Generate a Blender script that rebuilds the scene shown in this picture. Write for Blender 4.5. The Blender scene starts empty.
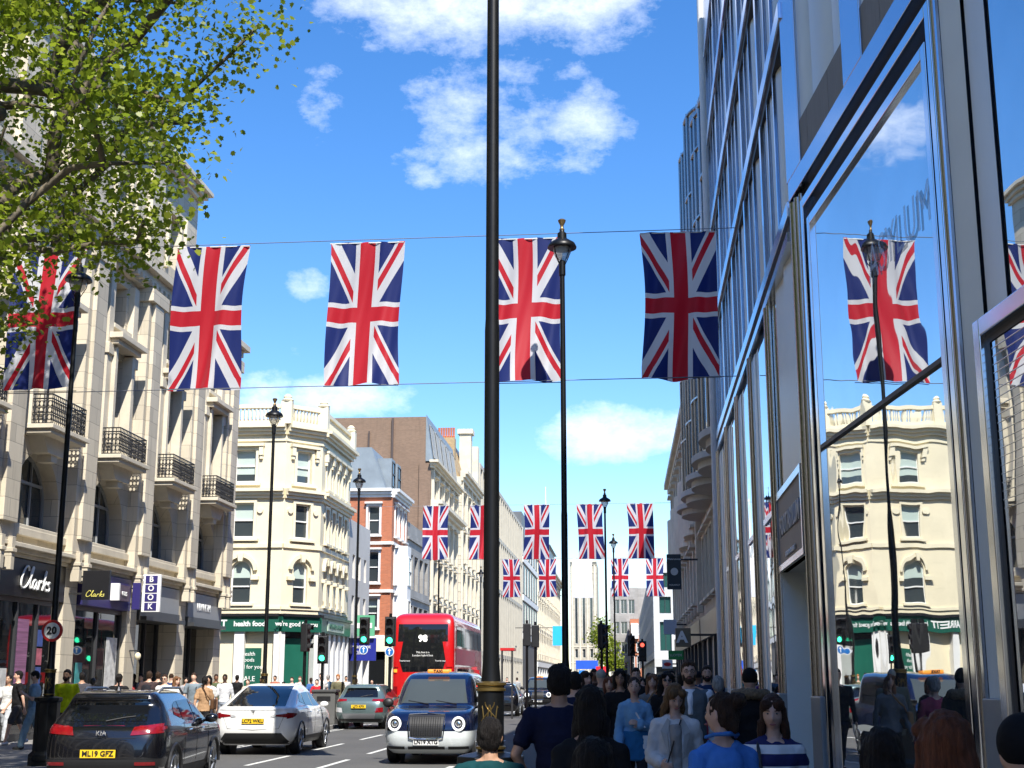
import bpy, bmesh, math, random
from mathutils import Vector, Matrix, noise
from mathutils.geometry import tessellate_polygon
R = math.radians
rnd = random.Random(7)
scene = bpy.context.scene
COL = scene.collection

# ------------------------------------------------------------------ camera
F_PX, CX, CY, HOR, VX, CAM_Z = 1350., 512., 384., 680., 625., 1.7
PITCH = math.atan((HOR - CY) / F_PX)
HF = math.hypot(F_PX, HOR - CY)
YAW = math.atan((VX - CX) / HF)
cam = bpy.data.cameras.new('camera')
cam.sensor_width = 36; cam.lens = F_PX / 1024 * 36
cam.clip_start = .05; cam.clip_end = 5000
camo = bpy.data.objects.new('camera', cam); COL.objects.link(camo)
camo.location = (0, 0, CAM_Z); camo.rotation_euler = (R(90) + PITCH, 0, YAW)
scene.camera = camo

def direction(x, y):
    a = (x - CX) / F_PX; b = (CY - y) / F_PX
    f0 = Vector((-math.sin(YAW) * math.cos(PITCH), math.cos(YAW) * math.cos(PITCH), math.sin(PITCH)))
    r0 = Vector((math.cos(YAW), math.sin(YAW), 0)); u0 = r0.cross(f0)
    return (f0 + r0 * a + u0 * b).normalized()

def gx(px, y):            # world X of picture column px at street distance y (eye level)
    d = direction(px, HOR); return d.x / d.y * y

# ------------------------------------------------------------------ node helper
class NT:
    def __init__(s, tree): s.t = tree; s.n = tree.nodes; s.l = tree.links
    def node(s, ty, **k):
        n = s.n.new(ty)
        for a, b in k.items(): setattr(n, a, b)
        return n
    def put(s, sock, v):
        if isinstance(v, E): s.l.new(v.s, sock)
        elif isinstance(v, bpy.types.NodeSocket): s.l.new(v, sock)
        elif v is not None: sock.default_value = v
    def math(s, op, a, b=None, c=None):
        n = s.node('ShaderNodeMath', operation=op)
        s.put(n.inputs[0], a)
        if b is not None: s.put(n.inputs[1], b)
        if c is not None: s.put(n.inputs[2], c)
        return E(s, n.outputs[0])
    def mix(s, f, a, b):
        n = s.node('ShaderNodeMix', data_type='RGBA')
        s.put(n.inputs[0], f); s.put(n.inputs[6], a); s.put(n.inputs[7], b)
        return n.outputs[2]
    def noise(s, vec, scale, detail=4, rough=.55):
        n = s.node('ShaderNodeTexNoise'); n.inputs['Scale'].default_value = scale
        n.inputs['Detail'].default_value = detail; n.inputs['Roughness'].default_value = rough
        if vec is not None: s.put(n.inputs['Vector'], vec)
        return E(s, n.outputs[0])
class E:
    def __init__(s, nt, sock): s.nt = nt; s.s = sock
    def __add__(s, o): return s.nt.math('ADD', s, o)
    def __sub__(s, o): return s.nt.math('SUBTRACT', s, o)
    def __rsub__(s, o): return s.nt.math('SUBTRACT', o, s)
    def __mul__(s, o): return s.nt.math('MULTIPLY', s, o)
    def __truediv__(s, o): return s.nt.math('DIVIDE', s, o)
    def gt(s, o): return s.nt.math('GREATER_THAN', s, o)
    def lt(s, o): return s.nt.math('LESS_THAN', s, o)
    def max(s, o): return s.nt.math('MAXIMUM', s, o)
    def abs(s): return s.nt.math('ABSOLUTE', s)
    def sign(s): return s.nt.math('SIGN', s)
    __radd__ = __add__; __rmul__ = __mul__

MATS = {}
def rgba(c): return (c[0], c[1], c[2], 1)
def mat(name, col, rough=.6, metal=0., var=.1, scale=1.2, bump=0., bscale=30., coat=0., spec=.5,
        alpha=1., trans=0., emit=None, estr=1., stretch=None, ior=None, dirt=0.):
    if name in MATS: return MATS[name]
    m = bpy.data.materials.new(name); m.use_nodes = True
    nt = NT(m.node_tree); b = m.node_tree.nodes['Principled BSDF']
    tc = nt.node('ShaderNodeTexCoord'); vec = tc.outputs['Object']
    if stretch:
        mp = nt.node('ShaderNodeMapping'); mp.inputs['Scale'].default_value = stretch
        nt.l.new(vec, mp.inputs['Vector']); vec = mp.outputs[0]
    if var:
        f = nt.noise(vec, scale, 6, .6)
        lo = tuple(max(0, c * (1 - var)) for c in col); hi = tuple(min(1, c * (1 + var)) for c in col)
        f2 = nt.math('MULTIPLY_ADD', f, 2.2, -.6); f2n = f2.s.node; f2n.use_clamp = True
        cs = nt.mix(f2, rgba(lo), rgba(hi))
        if dirt:
            g = nt.noise(vec, scale * 5.3, 8, .7); g2 = nt.math('MULTIPLY_ADD', g, 4., -2.2); g2.s.node.use_clamp = True
            cs = nt.mix(g2 * dirt, cs, rgba(tuple(c * .35 for c in col)))
        nt.l.new(cs, b.inputs['Base Color'])
        r = nt.math('MULTIPLY_ADD', f, rough * .3, rough * .85)
        nt.l.new(r.s, b.inputs['Roughness'])
    else:
        b.inputs['Base Color'].default_value = rgba(col); b.inputs['Roughness'].default_value = rough
    b.inputs['Metallic'].default_value = metal
    b.inputs['Specular IOR Level'].default_value = spec
    b.inputs['Coat Weight'].default_value = coat
    b.inputs['Coat Roughness'].default_value = .04
    b.inputs['Transmission Weight'].default_value = trans
    if ior: b.inputs['IOR'].default_value = ior
    b.inputs['Alpha'].default_value = alpha
    if emit:
        b.inputs['Emission Color'].default_value = rgba(emit); b.inputs['Emission Strength'].default_value = estr
    if bump:
        h = nt.noise(vec, bscale, 5, .6)
        bn = nt.node('ShaderNodeBump'); bn.inputs['Strength'].default_value = bump; bn.inputs['Distance'].default_value = .02
        nt.l.new(h.s, bn.inputs['Height']); nt.l.new(bn.outputs[0], b.inputs['Normal'])
    MATS[name] = m
    return m

def ashlar(name, col, joint, bw=.9, bh=.42, rough=.75, var=.13, mortar=.008, brick=False, dirt=.35):
    """masonry: courses along x+y, height z"""
    if name in MATS: return MATS[name]
    m = bpy.data.materials.new(name); m.use_nodes = True
    nt = NT(m.node_tree); b = m.node_tree.nodes['Principled BSDF']
    g = nt.node('ShaderNodeNewGeometry'); sp = nt.node('ShaderNodeSeparateXYZ'); nt.l.new(g.outputs['Position'], sp.inputs[0])
    u = E(nt, sp.outputs[0]) + E(nt, sp.outputs[1])
    cb = nt.node('ShaderNodeCombineXYZ'); nt.put(cb.inputs[0], u); nt.put(cb.inputs[1], sp.outputs[2])
    br = nt.node('ShaderNodeTexBrick'); nt.l.new(cb.outputs[0], br.inputs['Vector'])
    lo = tuple(c * (1 - var) for c in col); hi = tuple(min(1, c * (1 + var)) for c in col)
    br.inputs['Color1'].default_value = rgba(lo); br.inputs['Color2'].default_value = rgba(hi); br.inputs['Mortar'].default_value = rgba(joint)
    br.inputs['Scale'].default_value = 1; br.inputs['Mortar Size'].default_value = mortar
    br.inputs['Brick Width'].default_value = bw; br.inputs['Row Height'].default_value = bh
    br.inputs['Mortar Smooth'].default_value = .3
    f = nt.noise(g.outputs['Position'], .45, 8, .65)
    f2 = nt.math('MULTIPLY_ADD', f, 3., -1.2); f2.s.node.use_clamp = True
    mp = nt.node('ShaderNodeMapping'); mp.inputs['Scale'].default_value = (2.2, 2.2, .25); nt.l.new(g.outputs['Position'], mp.inputs[0])
    st = nt.noise(mp.outputs[0], 1.3, 7, .7); st2 = nt.math('MULTIPLY_ADD', st, 4., -2.1); st2.s.node.use_clamp = True
    c1 = nt.mix(f2 * .35, br.outputs[0], rgba(tuple(c * .72 for c in col)))
    c2 = nt.mix(st2 * dirt, c1, rgba(tuple(c * .42 for c in col)))
    nt.l.new(c2, b.inputs['Base Color']); b.inputs['Roughness'].default_value = rough
    bn = nt.node('ShaderNodeBump'); bn.inputs['Strength'].default_value = .35; bn.inputs['Distance'].default_value = .012
    hh = nt.noise(g.outputs['Position'], 14, 6, .7) * .5 + E(nt, br.outputs['Fac']) * -1.
    nt.put(bn.inputs['Height'], hh); nt.l.new(bn.outputs[0], b.inputs['Normal'])
    MATS[name] = m
    return m

# ------------------------------------------------------------------ mesh builder
def _basis(d):
    d = d.normalized(); a = Vector((0, 0, 1)) if abs(d.z) < .9 else Vector((1, 0, 0))
    x = d.cross(a).normalized(); return x, d.cross(x).normalized()
class MB:
    def __init__(s, tf=None): s.v = []; s.f = []; s.m = []; s.tf = tf; s.k = 0
    def add(s, vs, fs):
        o = len(s.v)
        s.v += [s.tf(*v) if s.tf else tuple(v) for v in vs]
        s.f += [tuple(i + o for i in f) for f in fs]; s.m += [s.k] * len(fs); return s
    def mat(s, k): s.k = k; return s
    def box(s, x0, x1, y0, y1, z0, z1):
        return s.add([(x0, y0, z0), (x1, y0, z0), (x1, y1, z0), (x0, y1, z0), (x0, y0, z1), (x1, y0, z1), (x1, y1, z1), (x0, y1, z1)],
                     [(0, 3, 2, 1), (4, 5, 6, 7), (0, 1, 5, 4), (1, 2, 6, 5), (2, 3, 7, 6), (3, 0, 4, 7)])
    def quad(s, *p): return s.add(p, [tuple(range(len(p)))])
    def tube(s, pts, rad, n=8, caps=True, sx=1.):
        pts = [Vector(p) for p in pts]; rad = [rad] * len(pts) if isinstance(rad, (int, float)) else rad
        vs = []; fs = []; N = len(pts); X = None
        for i, p in enumerate(pts):
            d = (pts[min(i + 1, N - 1)] - pts[max(i - 1, 0)])
            if d.length < 1e-9: d = Vector((0, 0, 1))
            if X is None: X, Y = _basis(d)
            else:
                dn = d.normalized(); X = (X - dn * X.dot(dn))
                X = X.normalized() if X.length > 1e-6 else _basis(d)[0]; Y = dn.cross(X)
            for j in range(n):
                a = 2 * math.pi * j / n
                vs.append(tuple(p + X * (math.cos(a) * rad[i] * sx) + Y * (math.sin(a) * rad[i])))
        for i in range(N - 1):
            for j in range(n):
                k = (j + 1) % n; fs.append((i * n + j, i * n + k, (i + 1) * n + k, (i + 1) * n + j))
        if caps: fs.append(tuple(range(n - 1, -1, -1))); fs.append(tuple(range((N - 1) * n, N * n)))
        return s.add(vs, fs)
    def lathe(s, prof, n=20, c=(0, 0, 0), sx=1., sy=1., rot=0.):
        vs = []; fs = []
        for r, z in prof:
            for j in range(n):
                a = 2 * math.pi * j / n + rot; vs.append((c[0] + r * sx * math.cos(a), c[1] + r * sy * math.sin(a), c[2] + z))
        for i in range(len(prof) - 1):
            for j in range(n):
                k = (j + 1) % n; fs.append((i * n + j, i * n + k, (i + 1) * n + k, (i + 1) * n + j))
        fs.append(tuple(range(n - 1, -1, -1))); fs.append(tuple(range((len(prof) - 1) * n, len(prof) * n)))
        return s.add(vs, fs)
    def ell(s, c, r, n=14, m=9, M=None):
        vs = []; fs = []
        for i in range(m + 1):
            t = math.pi * i / m
            for j in range(n):
                a = 2 * math.pi * j / n
                p = Vector((r[0] * math.sin(t) * math.cos(a), r[1] * math.sin(t) * math.sin(a), r[2] * math.cos(t)))
                if M: p = M @ p
                vs.append((c[0] + p.x, c[1] + p.y, c[2] + p.z))
        for i in range(m):
            for j in range(n):
                k = (j + 1) % n; fs.append((i * n + j, (i + 1) * n + j, (i + 1) * n + k, i * n + k))
        return s.add(vs, fs)
    def cap(s, p0, r0, p1, r1, n=12):
        p0 = Vector(p0); p1 = Vector(p1); d = p1 - p0; L = d.length; d.normalize()
        P = []; Q = []
        for t in (-1, -.7, -.35): P.append(p0 + d * (r0 * t)); Q.append(r0 * math.sqrt(max(0.0004, 1 - t * t)))
        P += [p0, p0.lerp(p1, .5), p1]; Q += [r0, (r0 + r1) / 2, r1]
        for t in (.35, .7, 1): P.append(p1 + d * (r1 * t)); Q.append(r1 * math.sqrt(max(0.0004, 1 - t * t)))
        return s.tube(P, Q, n)
    def loft(s, rings, n=20):          # rings (x,y,z,rx,ry)
        vs = []; fs = []
        for x, y, z, rx, ry in rings:
            for j in range(n):
                a = 2 * math.pi * j / n; vs.append((x + rx * math.cos(a), y + ry * math.sin(a), z))
        for i in range(len(rings) - 1):
            for j in range(n):
                k = (j + 1) % n; fs.append((i * n + j, i * n + k, (i + 1) * n + k, (i + 1) * n + j))
        fs.append(tuple(range(n - 1, -1, -1))); fs.append(tuple(range((len(rings) - 1) * n, len(rings) * n)))
        return s.add(vs, fs)
    def poly(s, loops, y0, y1=None):   # loops of (x,z): outer then holes, extruded from y0 to y1 (tf space x,y,z)
        L = [[Vector((x, z, 0)) for x, z in lp] for lp in loops]
        tr = tessellate_polygon(L); fl = [p for lp in loops for p in lp]
        s.add([(x, y0, z) for x, z in fl], [tuple(t) for t in tr])
        if y1 is not None:
            s.add([(x, y1, z) for x, z in fl], [tuple(reversed(t)) for t in tr])
            for lp in loops: s.ring(lp, y0, y1)
        return s
    def ring(s, lp, y0, y1):
        n = len(lp)
        s.add([(x, y0, z) for x, z in lp] + [(x, y1, z) for x, z in lp], [(i, (i + 1) % n, n + (i + 1) % n, n + i) for i in range(n)])
        return s
    def build(s, name, mats, parent=None, smooth=False, bevel=0., recalc=True, seg=2):
        me = bpy.data.meshes.new(name)
        if parent is not None and not parent.get('_local'):
            o = world_loc(parent)
            vs = [(v[0] - o[0], v[1] - o[1], v[2] - o[2]) for v in s.v]
        else: vs = s.v
        me.from_pydata(vs, [], s.f)
        if not isinstance(mats, (list, tuple)): mats = [mats]
        for m in mats: me.materials.append(m)
        if any(s.m): me.polygons.foreach_set('material_index', s.m)
        if recalc:
            bm = bmesh.new(); bm.from_mesh(me); bmesh.ops.recalc_face_normals(bm, faces=bm.faces); bm.to_mesh(me); bm.free()
        if smooth:
            if smooth is True: me.shade_smooth()
            else: me.shade_smooth(); me.set_sharp_from_angle(angle=R(smooth))
        me.update()
        ob = bpy.data.objects.new(name, me); COL.objects.link(ob)
        if parent is not None:
            ob.parent = parent
            if parent.get('_local'): ob['_local'] = 1
        if bevel:
            b = ob.modifiers.new('bevel', 'BEVEL'); b.width = bevel; b.segments = seg; b.limit_method = 'ANGLE'; b.angle_limit = R(40)
        return ob
def world_loc(o):
    v = Vector(o.location)
    while o.parent is not None: o = o.parent; v += Vector(o.location)
    return v
def tag(o, label=None, cat=None, group=None, kind=None):
    if label: o['label'] = label
    if cat: o['category'] = cat
    if group: o['group'] = group
    if kind: o['kind'] = kind
    return o
def thing(name, label, cat, loc=(0, 0, 0), rz=0., group=None, local=False):
    o = bpy.data.objects.new(name, None); COL.objects.link(o); o.empty_display_size = .2
    o.location = loc; o.rotation_euler = (0, 0, rz)
    if local: o['_local'] = 1
    return tag(o, label, cat, group)
def kids(o): return [c for c in bpy.data.objects if c.parent == o]
def copy_tree(o, parent=None, table=None):
    c = o.copy(); COL.objects.link(c)
    if parent is not None: c.parent = parent
    for ch in kids(o): copy_tree(ch, c)
    return c
def frame(o, u, n):
    o = Vector(o); u = Vector(u); n = Vector(n)
    return lambda a, d, z: (o.x + u.x * a + n.x * d, o.y + u.y * a + n.y * d, o.z + z)
def rect(a0, a1, z0, z1): return [(a0, z0), (a1, z0), (a1, z1), (a0, z1)]
def arch(a0, a1, z0, zs, n=14, k=1.):
    c = (a0 + a1) / 2; r = (a1 - a0) / 2
    return [(a0, z0), (a1, z0)] + [(c + r * math.cos(math.pi * i / n), zs + r * k * math.sin(math.pi * i / n)) for i in range(n + 1)]
def scale_loop(lp, d):
    xs = [p[0] for p in lp]; zs = [p[1] for p in lp]; cx = (min(xs) + max(xs)) / 2; cz = (min(zs) + max(zs)) / 2
    w = max(xs) - min(xs); h = max(zs) - min(zs)
    return [(cx + (x - cx) * (w - 2 * d) / w, cz + (z - cz) * (h - 2 * d) / h) for x, z in lp]
def text(s, size, tf, at, m, parent, name='lettering', ext=.01, bold=0., shear=0., flip=False, align='CENTER', sp=1.):
    """tf(a,d,z) frame; at=(a,d,z) of the text centre; reads along +a when flip is False"""
    cu = bpy.data.curves.new(name, 'FONT'); cu.body = s; cu.size = size; cu.extrude = ext; cu.offset = bold; cu.shear = shear
    cu.align_x = align; cu.align_y = 'CENTER'; cu.resolution_u = 3; cu.space_character = sp
    t = bpy.data.objects.new('tmp', cu); COL.objects.link(t)
    dg = bpy.context.evaluated_depsgraph_get(); me = bpy.data.meshes.new_from_object(t.evaluated_get(dg))
    bpy.data.objects.remove(t)
    k = -1 if flip else 1
    o = world_loc(parent) if not parent.get('_local') else Vector((0, 0, 0))
    for v in me.vertices:
        x, y, z = v.co; p = tf(at[0] + k * x, at[1] + z, at[2] + y); v.co = Vector(p) - o
    me.name = name; me.materials.clear(); me.materials.append(m); me.update()
    ob = bpy.data.objects.new(name, me); COL.objects.link(ob); ob.parent = parent
    if parent.get('_local'): ob['_local'] = 1
    return ob
# ------------------------------------------------------------------ sky, sun
SUNV = Vector((.235, -.60, .765)).normalized()
EL = math.asin(SUNV.z); AZ = math.atan2(SUNV.x, SUNV.y)
w = bpy.data.worlds.new('World'); scene.world = w; w.use_nodes = True
nt = NT(w.node_tree); bg = w.node_tree.nodes['Background']
sky = nt.node('ShaderNodeTexSky', sky_type='NISHITA'); sky.sun_disc = False
sky.sun_elevation = EL; sky.sun_rotation = AZ; sky.air_density = 1.0; sky.dust_density = .25; sky.ozone_density = 3.
tc = nt.node('ShaderNodeTexCoord'); sp = nt.node('ShaderNodeSeparateXYZ'); nt.l.new(tc.outputs['Generated'], sp.inputs[0])
x, y, z = (E(nt, sp.outputs[i]) for i in range(3))
az = nt.math('ARCTAN2', x, y); el = nt.math('ARCSINE', z)
def blob(px, py, wx, wy, k):
    d = direction(px, py); a = math.atan2(d.x, d.y); e = math.asin(d.z)
    u = (az - a) / (wx / F_PX); v = (el - e) / (wy / F_PX)
    return (k - (u * u + v * v)).max(-1.6)
blobs = [blob(475, 0, 175, 44, 1.3), blob(560, 5, 85, 42, 1.3), blob(605, 22, 40, 26, .8), blob(380, -10, 90, 34, 1.), blob(500, 125, 150, 75, .45), blob(580, 120, 60, 38, .85), blob(455, 135, 48, 50, .9), blob(530, 70, 70, 24, .6), blob(425, 175, 30, 18, .5),
         blob(625, 434, 76, 26, 1.5), blob(650, 440, 50, 20, 1.3), blob(355, 400, 66, 20, 1.4), blob(320, 105, 34, 40, .7),
         blob(306, 284, 26, 17, .9), blob(90, 130, 90, 45, .7), blob(262, 395, 34, 26, .9), blob(615, 555, 60, 26, .5), blob(600, 600, 50, 40, .5),
         blob(-400, 150, 260, 60, .6), blob(-700, 380, 260, 70, .9), blob(-160, 330, 120, 50, .7)]
m_ = blobs[0]
for b_ in blobs[1:]: m_ = m_.max(b_)
mp = nt.node('ShaderNodeMapping'); mp.inputs['Scale'].default_value = (1, 1, 1.7); nt.l.new(tc.outputs['Generated'], mp.inputs[0])
n1 = nt.noise(mp.outputs[0], 15., 10, .68)
n2 = nt.noise(mp.outputs[0], 2.1, 5, .5)
base = nt.math('MULTIPLY_ADD', n2, 4.0, -3.35)     # sparse clouds elsewhere
hgt = nt.math('SMOOTH_MIN', z * 6., 1., .1)
dens = m_.max(base) + (n1 - .50) * 4.6 - .05
cl = nt.math('MULTIPLY', dens, .40); cl.s.node.use_clamp = True
cl = cl * nt.math('MINIMUM', hgt.max(0.), 1.)
hs = nt.node('ShaderNodeHueSaturation'); hs.inputs['Saturation'].default_value = 1.30; hs.inputs['Value'].default_value = .93; hs.inputs['Hue'].default_value = .507
nt.l.new(sky.outputs[0], hs.inputs['Color'])
skc = nt.mix(cl * .93, hs.outputs[0], (6.6, 6.9, 7.4, 1))
nt.l.new(skc, bg.inputs['Color']); bg.inputs['Strength'].default_value = .15
sun = bpy.data.lights.new('sun', 'SUN'); sun.energy = 5.; sun.angle = R(.53); sun.color = (1, .955, .88)
so = bpy.data.objects.new('sun', sun); COL.objects.link(so); so.rotation_euler = SUNV.to_track_quat('Z', 'Y').to_euler(); so.location = (20, -20, 60)
scene.view_settings.view_transform = 'Standard'; scene.view_settings.look = 'None'
scene.view_settings.exposure = .8; scene.view_settings.gamma = 1.
scene.cycles.max_bounces = 7; scene.cycles.diffuse_bounces = 3; scene.cycles.glossy_bounces = 4; scene.cycles.transmission_bounces = 4
scene.cycles.transparent_max_bounces = 8; scene.cycles.caustics_reflective = False; scene.cycles.caustics_refractive = False
scene.cycles.sample_clamp_indirect = 6.; scene.cycles.use_denoising = True

# ------------------------------------------------------------------ materials
BLACK = mat('black_paint', (.004, .0045, .005), .4, var=.3, spec=.35, coat=.0, bump=.05, bscale=6)
GOLD = mat('gilding', (.26, .18, .06), .38, .85, var=.3, scale=9)
STONE = ashlar('portland_stone', (.58, .515, .395), (.24, .21, .16), bw=.95, bh=.48, dirt=.5)
TRIM = mat('carved_stone', (.61, .545, .42), .75, var=.18, scale=.9, bump=.25, bscale=9, dirt=.3)
CREAM = mat('cream_stucco', (.72, .64, .45), .6, var=.07, scale=.7, bump=.1, bscale=12, dirt=.2)
CREAMT = mat('cream_trim', (.74, .665, .475), .55, var=.07, scale=1.2, bump=.08, bscale=10, dirt=.22)
WHITE = mat('white_stucco', (.52, .50, .46), .7, var=.08, scale=.6, bump=.1, dirt=.22)
WHITET = mat('white_trim', (.70, .69, .66), .6, var=.08, scale=1.2, bump=.1, dirt=.25)
REDBRICK = ashlar('red_brick', (.42, .13, .055), (.3, .2, .14), bw=.24, bh=.08, mortar=.006, dirt=.2)
BROWNBRICK = ashlar('brown_brick', (.20, .125, .08), (.2, .16, .12), bw=.24, bh=.08, mortar=.006, dirt=.45)
YELLOWBRICK = ashlar('stock_brick', (.40, .28, .14), (.3, .25, .18), bw=.24, bh=.08, mortar=.006, dirt=.35)
GREYSTONE = ashlar('grey_stone', (.30, .29, .27), (.18, .17, .15), bw=1.2, bh=.6, dirt=.4)
PALE = ashlar('pale_stone', (.44, .40, .32), (.3, .27, .2), bw=1.1, bh=.55, dirt=.4)
SLATE = mat('slate', (.10, .115, .13), .5, var=.2, scale=2, bump=.2, bscale=8)
LEAD = mat('lead_sheet', (.20, .235, .26), .45, var=.15, scale=1.2, bump=.1)
ROOFM = mat('roof_felt', (.10, .10, .10), .9)
CONC = mat('concrete', (.45, .44, .41), .75, var=.1, scale=.8, bump=.1, dirt=.2)
def glass_mat(name, col, rough=.03, spec=1., ior=1.9, wav=.0, metal=0.):
    if name in MATS: return MATS[name]
    m = bpy.data.materials.new(name); m.use_nodes = True; nt = NT(m.node_tree); b = m.node_tree.nodes['Principled BSDF']
    g = nt.node('ShaderNodeNewGeometry')
    f = nt.noise(g.outputs['Position'], .8, 3); c = nt.mix(f, rgba(tuple(k * .85 for k in col)), rgba(tuple(k * 1.15 for k in col)))
    nt.l.new(c, b.inputs['Base Color']); b.inputs['Roughness'].default_value = rough; b.inputs['IOR'].default_value = ior; b.inputs['Metallic'].default_value = metal
    if wav:
        h = nt.noise(g.outputs['Position'], 1.1, 1); bn = nt.node('ShaderNodeBump'); bn.inputs['Strength'].default_value = 1.; bn.inputs['Distance'].default_value = wav
        nt.l.new(h.s, bn.inputs['Height']); nt.l.new(bn.outputs[0], b.inputs['Normal'])
    MATS[name] = m; return m
PANE = glass_mat('window_pane', (.035, .045, .05), .04, ior=1.7, wav=.006)
SHOPGL = glass_mat('shop_glass', (.012, .013, .014), .02, ior=1.75, wav=.0015)
CARGL = glass_mat('car_glass', (.006, .007, .009), .02, ior=1.6)
MIRGL = glass_mat('coated_facade_glass', (.66, .69, .70), .010, ior=1.6, wav=.0028, metal=.95)
BLIND = mat('window_blind', (.42, .50, .45), .6, var=.05)
FRAMEW = mat('white_window_paint', (.72, .72, .69), .4, var=.04)
FRAMED = mat('dark_window_frame', (.04, .042, .045), .4, var=.1)
FRAMEG = mat('grey_window_frame', (.30, .31, .31), .4, var=.1)
IRON = mat('black_ironwork', (.02, .02, .021), .5, var=.2, bump=.1)
STEEL = mat('polished_steel', (.66, .70, .76), .14, 1., var=.06, scale=2.)
STEELD = mat('brushed_steel', (.40, .40, .40), .27, 1., var=.12, scale=3., stretch=(1, 1, .15))
PANELG = mat('pale_metal_panel', (.80, .84, .81), .38, .0, var=.06, scale=.7)
GASKET = mat('black_gasket', (.008, .008, .009), .5, var=.1)
SPAN = mat('reeded_stone_spandrel', (.26, .235, .20), .7, var=.16, scale=5, bump=.3, bscale=14, stretch=(6, 6, .4))
RUBBER = mat('tyre_rubber', (.012, .012, .012), .75, var=.2, bump=.1)
ALLOY = mat('alloy_wheel', (.35, .36, .37), .3, .9, var=.05)
CHROME = mat('chrome', (.7, .7, .7), .08, 1., var=0)
PLASTIC = mat('black_plastic', (.013, .013, .014), .5, var=.15)
YPLATE = mat('yellow_plate', (.80, .52, .02), .35, var=.05)
WPLATE = mat('white_plate', (.7, .7, .68), .35, var=.05)
TAILR = mat('red_lamp_lens', (.20, .005, .008), .12, var=.3, scale=14, coat=1.)
CLEARL = mat('clear_lamp_lens', (.62, .63, .64), .12, .3, var=.15, scale=20, coat=1.)
INK = mat('black_ink', (.01, .01, .01), .5, var=0)
WHINK = mat('white_lettering', (.78, .78, .75), .45, var=0)

# ------------------------------------------------------------------ ground
ASPH = mat('asphalt', (.088, .086, .082), .82, var=.22, scale=.35, bump=.5, bscale=90, dirt=.25)
PAVE = ashlar('paving_slabs', (.27, .255, .23), (.12, .11, .10), bw=.6, bh=.6, mortar=.012)
# paving pattern lies flat: use x,y
def paving():
    m = bpy.data.materials.new('paving'); m.use_nodes = True; nt = NT(m.node_tree); b = m.node_tree.nodes['Principled BSDF']
    g = nt.node('ShaderNodeNewGeometry'); br = nt.node('ShaderNodeTexBrick'); nt.l.new(g.outputs['Position'], br.inputs['Vector'])
    br.inputs['Scale'].default_value = 1; br.inputs['Brick Width'].default_value = .75; br.inputs['Row Height'].default_value = .5
    br.inputs['Color1'].default_value = (.20, .19, .175, 1); br.inputs['Color2'].default_value = (.27, .255, .235, 1); br.inputs['Mortar'].default_value = (.09, .085, .08, 1)
    br.inputs['Mortar Size'].default_value = .008
    f = nt.noise(g.outputs['Position'], .9, 8, .7); f2 = nt.math('MULTIPLY_ADD', f, 3, -1.3); f2.s.node.use_clamp = True
    nt.l.new(nt.mix(f2 * .45, br.outputs[0], (.11, .105, .10, 1)), b.inputs['Base Color']); b.inputs['Roughness'].default_value = .8
    return m
PAVE = paving()
def struct(name, mb, m, **k): return tag(mb.build(name, m, **k), kind='structure')
struct('ground', MB().quad((-900, -300, -.02), (900, -300, -.02), (900, 2500, -.02), (-900, 2500, -.02)), mat('town_ground', (.12, .118, .11), .9))
struct('road', MB().quad((-10.4, -40, 0), (-1.3, -40, 0), (-1.3, 1200, 0), (-10.4, 1200, 0)), ASPH)
KL, KR = -10.4, -1.3
KERB = mat('granite_kerb', (.30, .29, .275), .7, var=.15, scale=3, bump=.2)
SIDES = [(54.2, 68.2), (85.2, 92.6)]        # side streets on the left
ys = [-40, 54.2, 68.2, 85.2, 92.6, 1200]
for a, b in ((ys[0], ys[1]), (ys[2], ys[3]), (ys[4], ys[5])):
    struct('pavement', MB().box(-60, KL - .15, a, b, -.01, .12), PAVE)
    struct('kerb', MB().box(KL - .15, KL, a, b, -.01, .124), KERB)
for a, b in SIDES: struct('side_road', MB().quad((-60, a, .004), (KL, a, .004), (KL, b, .004), (-60, b, .004)), ASPH)
struct('pavement', MB().box(KR + .15, 40, -40, 1200, -.01, .12), PAVE)
struct('kerb', MB().box(KR, KR + .15, -40, 1200, -.01, .124), KERB)
LINE = mat('road_line_paint', (.62, .62, .58), .6, var=.15, scale=4, dirt=.5)
mk = MB()
for X, y0, L, G in ((-6.05, -27, 3.6, 2.35), (-7.7, -27, 3.6, 2.5), (-3.5, -22, 2., 4.)):
    y = y0
    while y < 330: mk.quad((X - .06, y, .004), (X + .06, y, .004), (X + .06, y + L, .004), (X - .06, y + L, .004)); y += L + G
for X in (KL + .25, KL + .45, KR - .25):
    mk.quad((X - .04, -40, .004), (X + .04, -40, .004), (X + .04, 54, .004), (X - .04, 54, .004))
struct('road_markings', mk, LINE)
# ------------------------------------------------------------------ people
SKINS = [mat('skin_%s' % n, c, .5, var=.08, scale=18) for n, c in (('fair', (.60, .37, .27)), ('tan', (.42, .24, .15)), ('brown', (.19, .09, .05)), ('dark', (.075, .036, .022)))]
_cl = {}
def cloth(c, r=.85):
    k = tuple(round(v, 3) for v in c)
    if k not in _cl: _cl[k] = mat('cloth_%02d' % len(_cl), k, r, spec=.15, var=.18, scale=4, bump=.35, bscale=16)
    return _cl[k]
def hairm(c):
    k = ('h',) + tuple(round(v, 3) for v in c)
    if k not in _cl: _cl[k] = mat('hair_%02d' % len(_cl), k[1:], .55, spec=.25, var=.55, scale=9, bump=.8, bscale=22, stretch=(9, 9, .9))
    return _cl[k]
JOBS = []
CLT = bpy.data.textures.new('wrinkles', 'CLOUDS'); CLT.noise_scale = .10
HRT = bpy.data.textures.new('locks', 'CLOUDS'); HRT.noise_scale = .035
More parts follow.
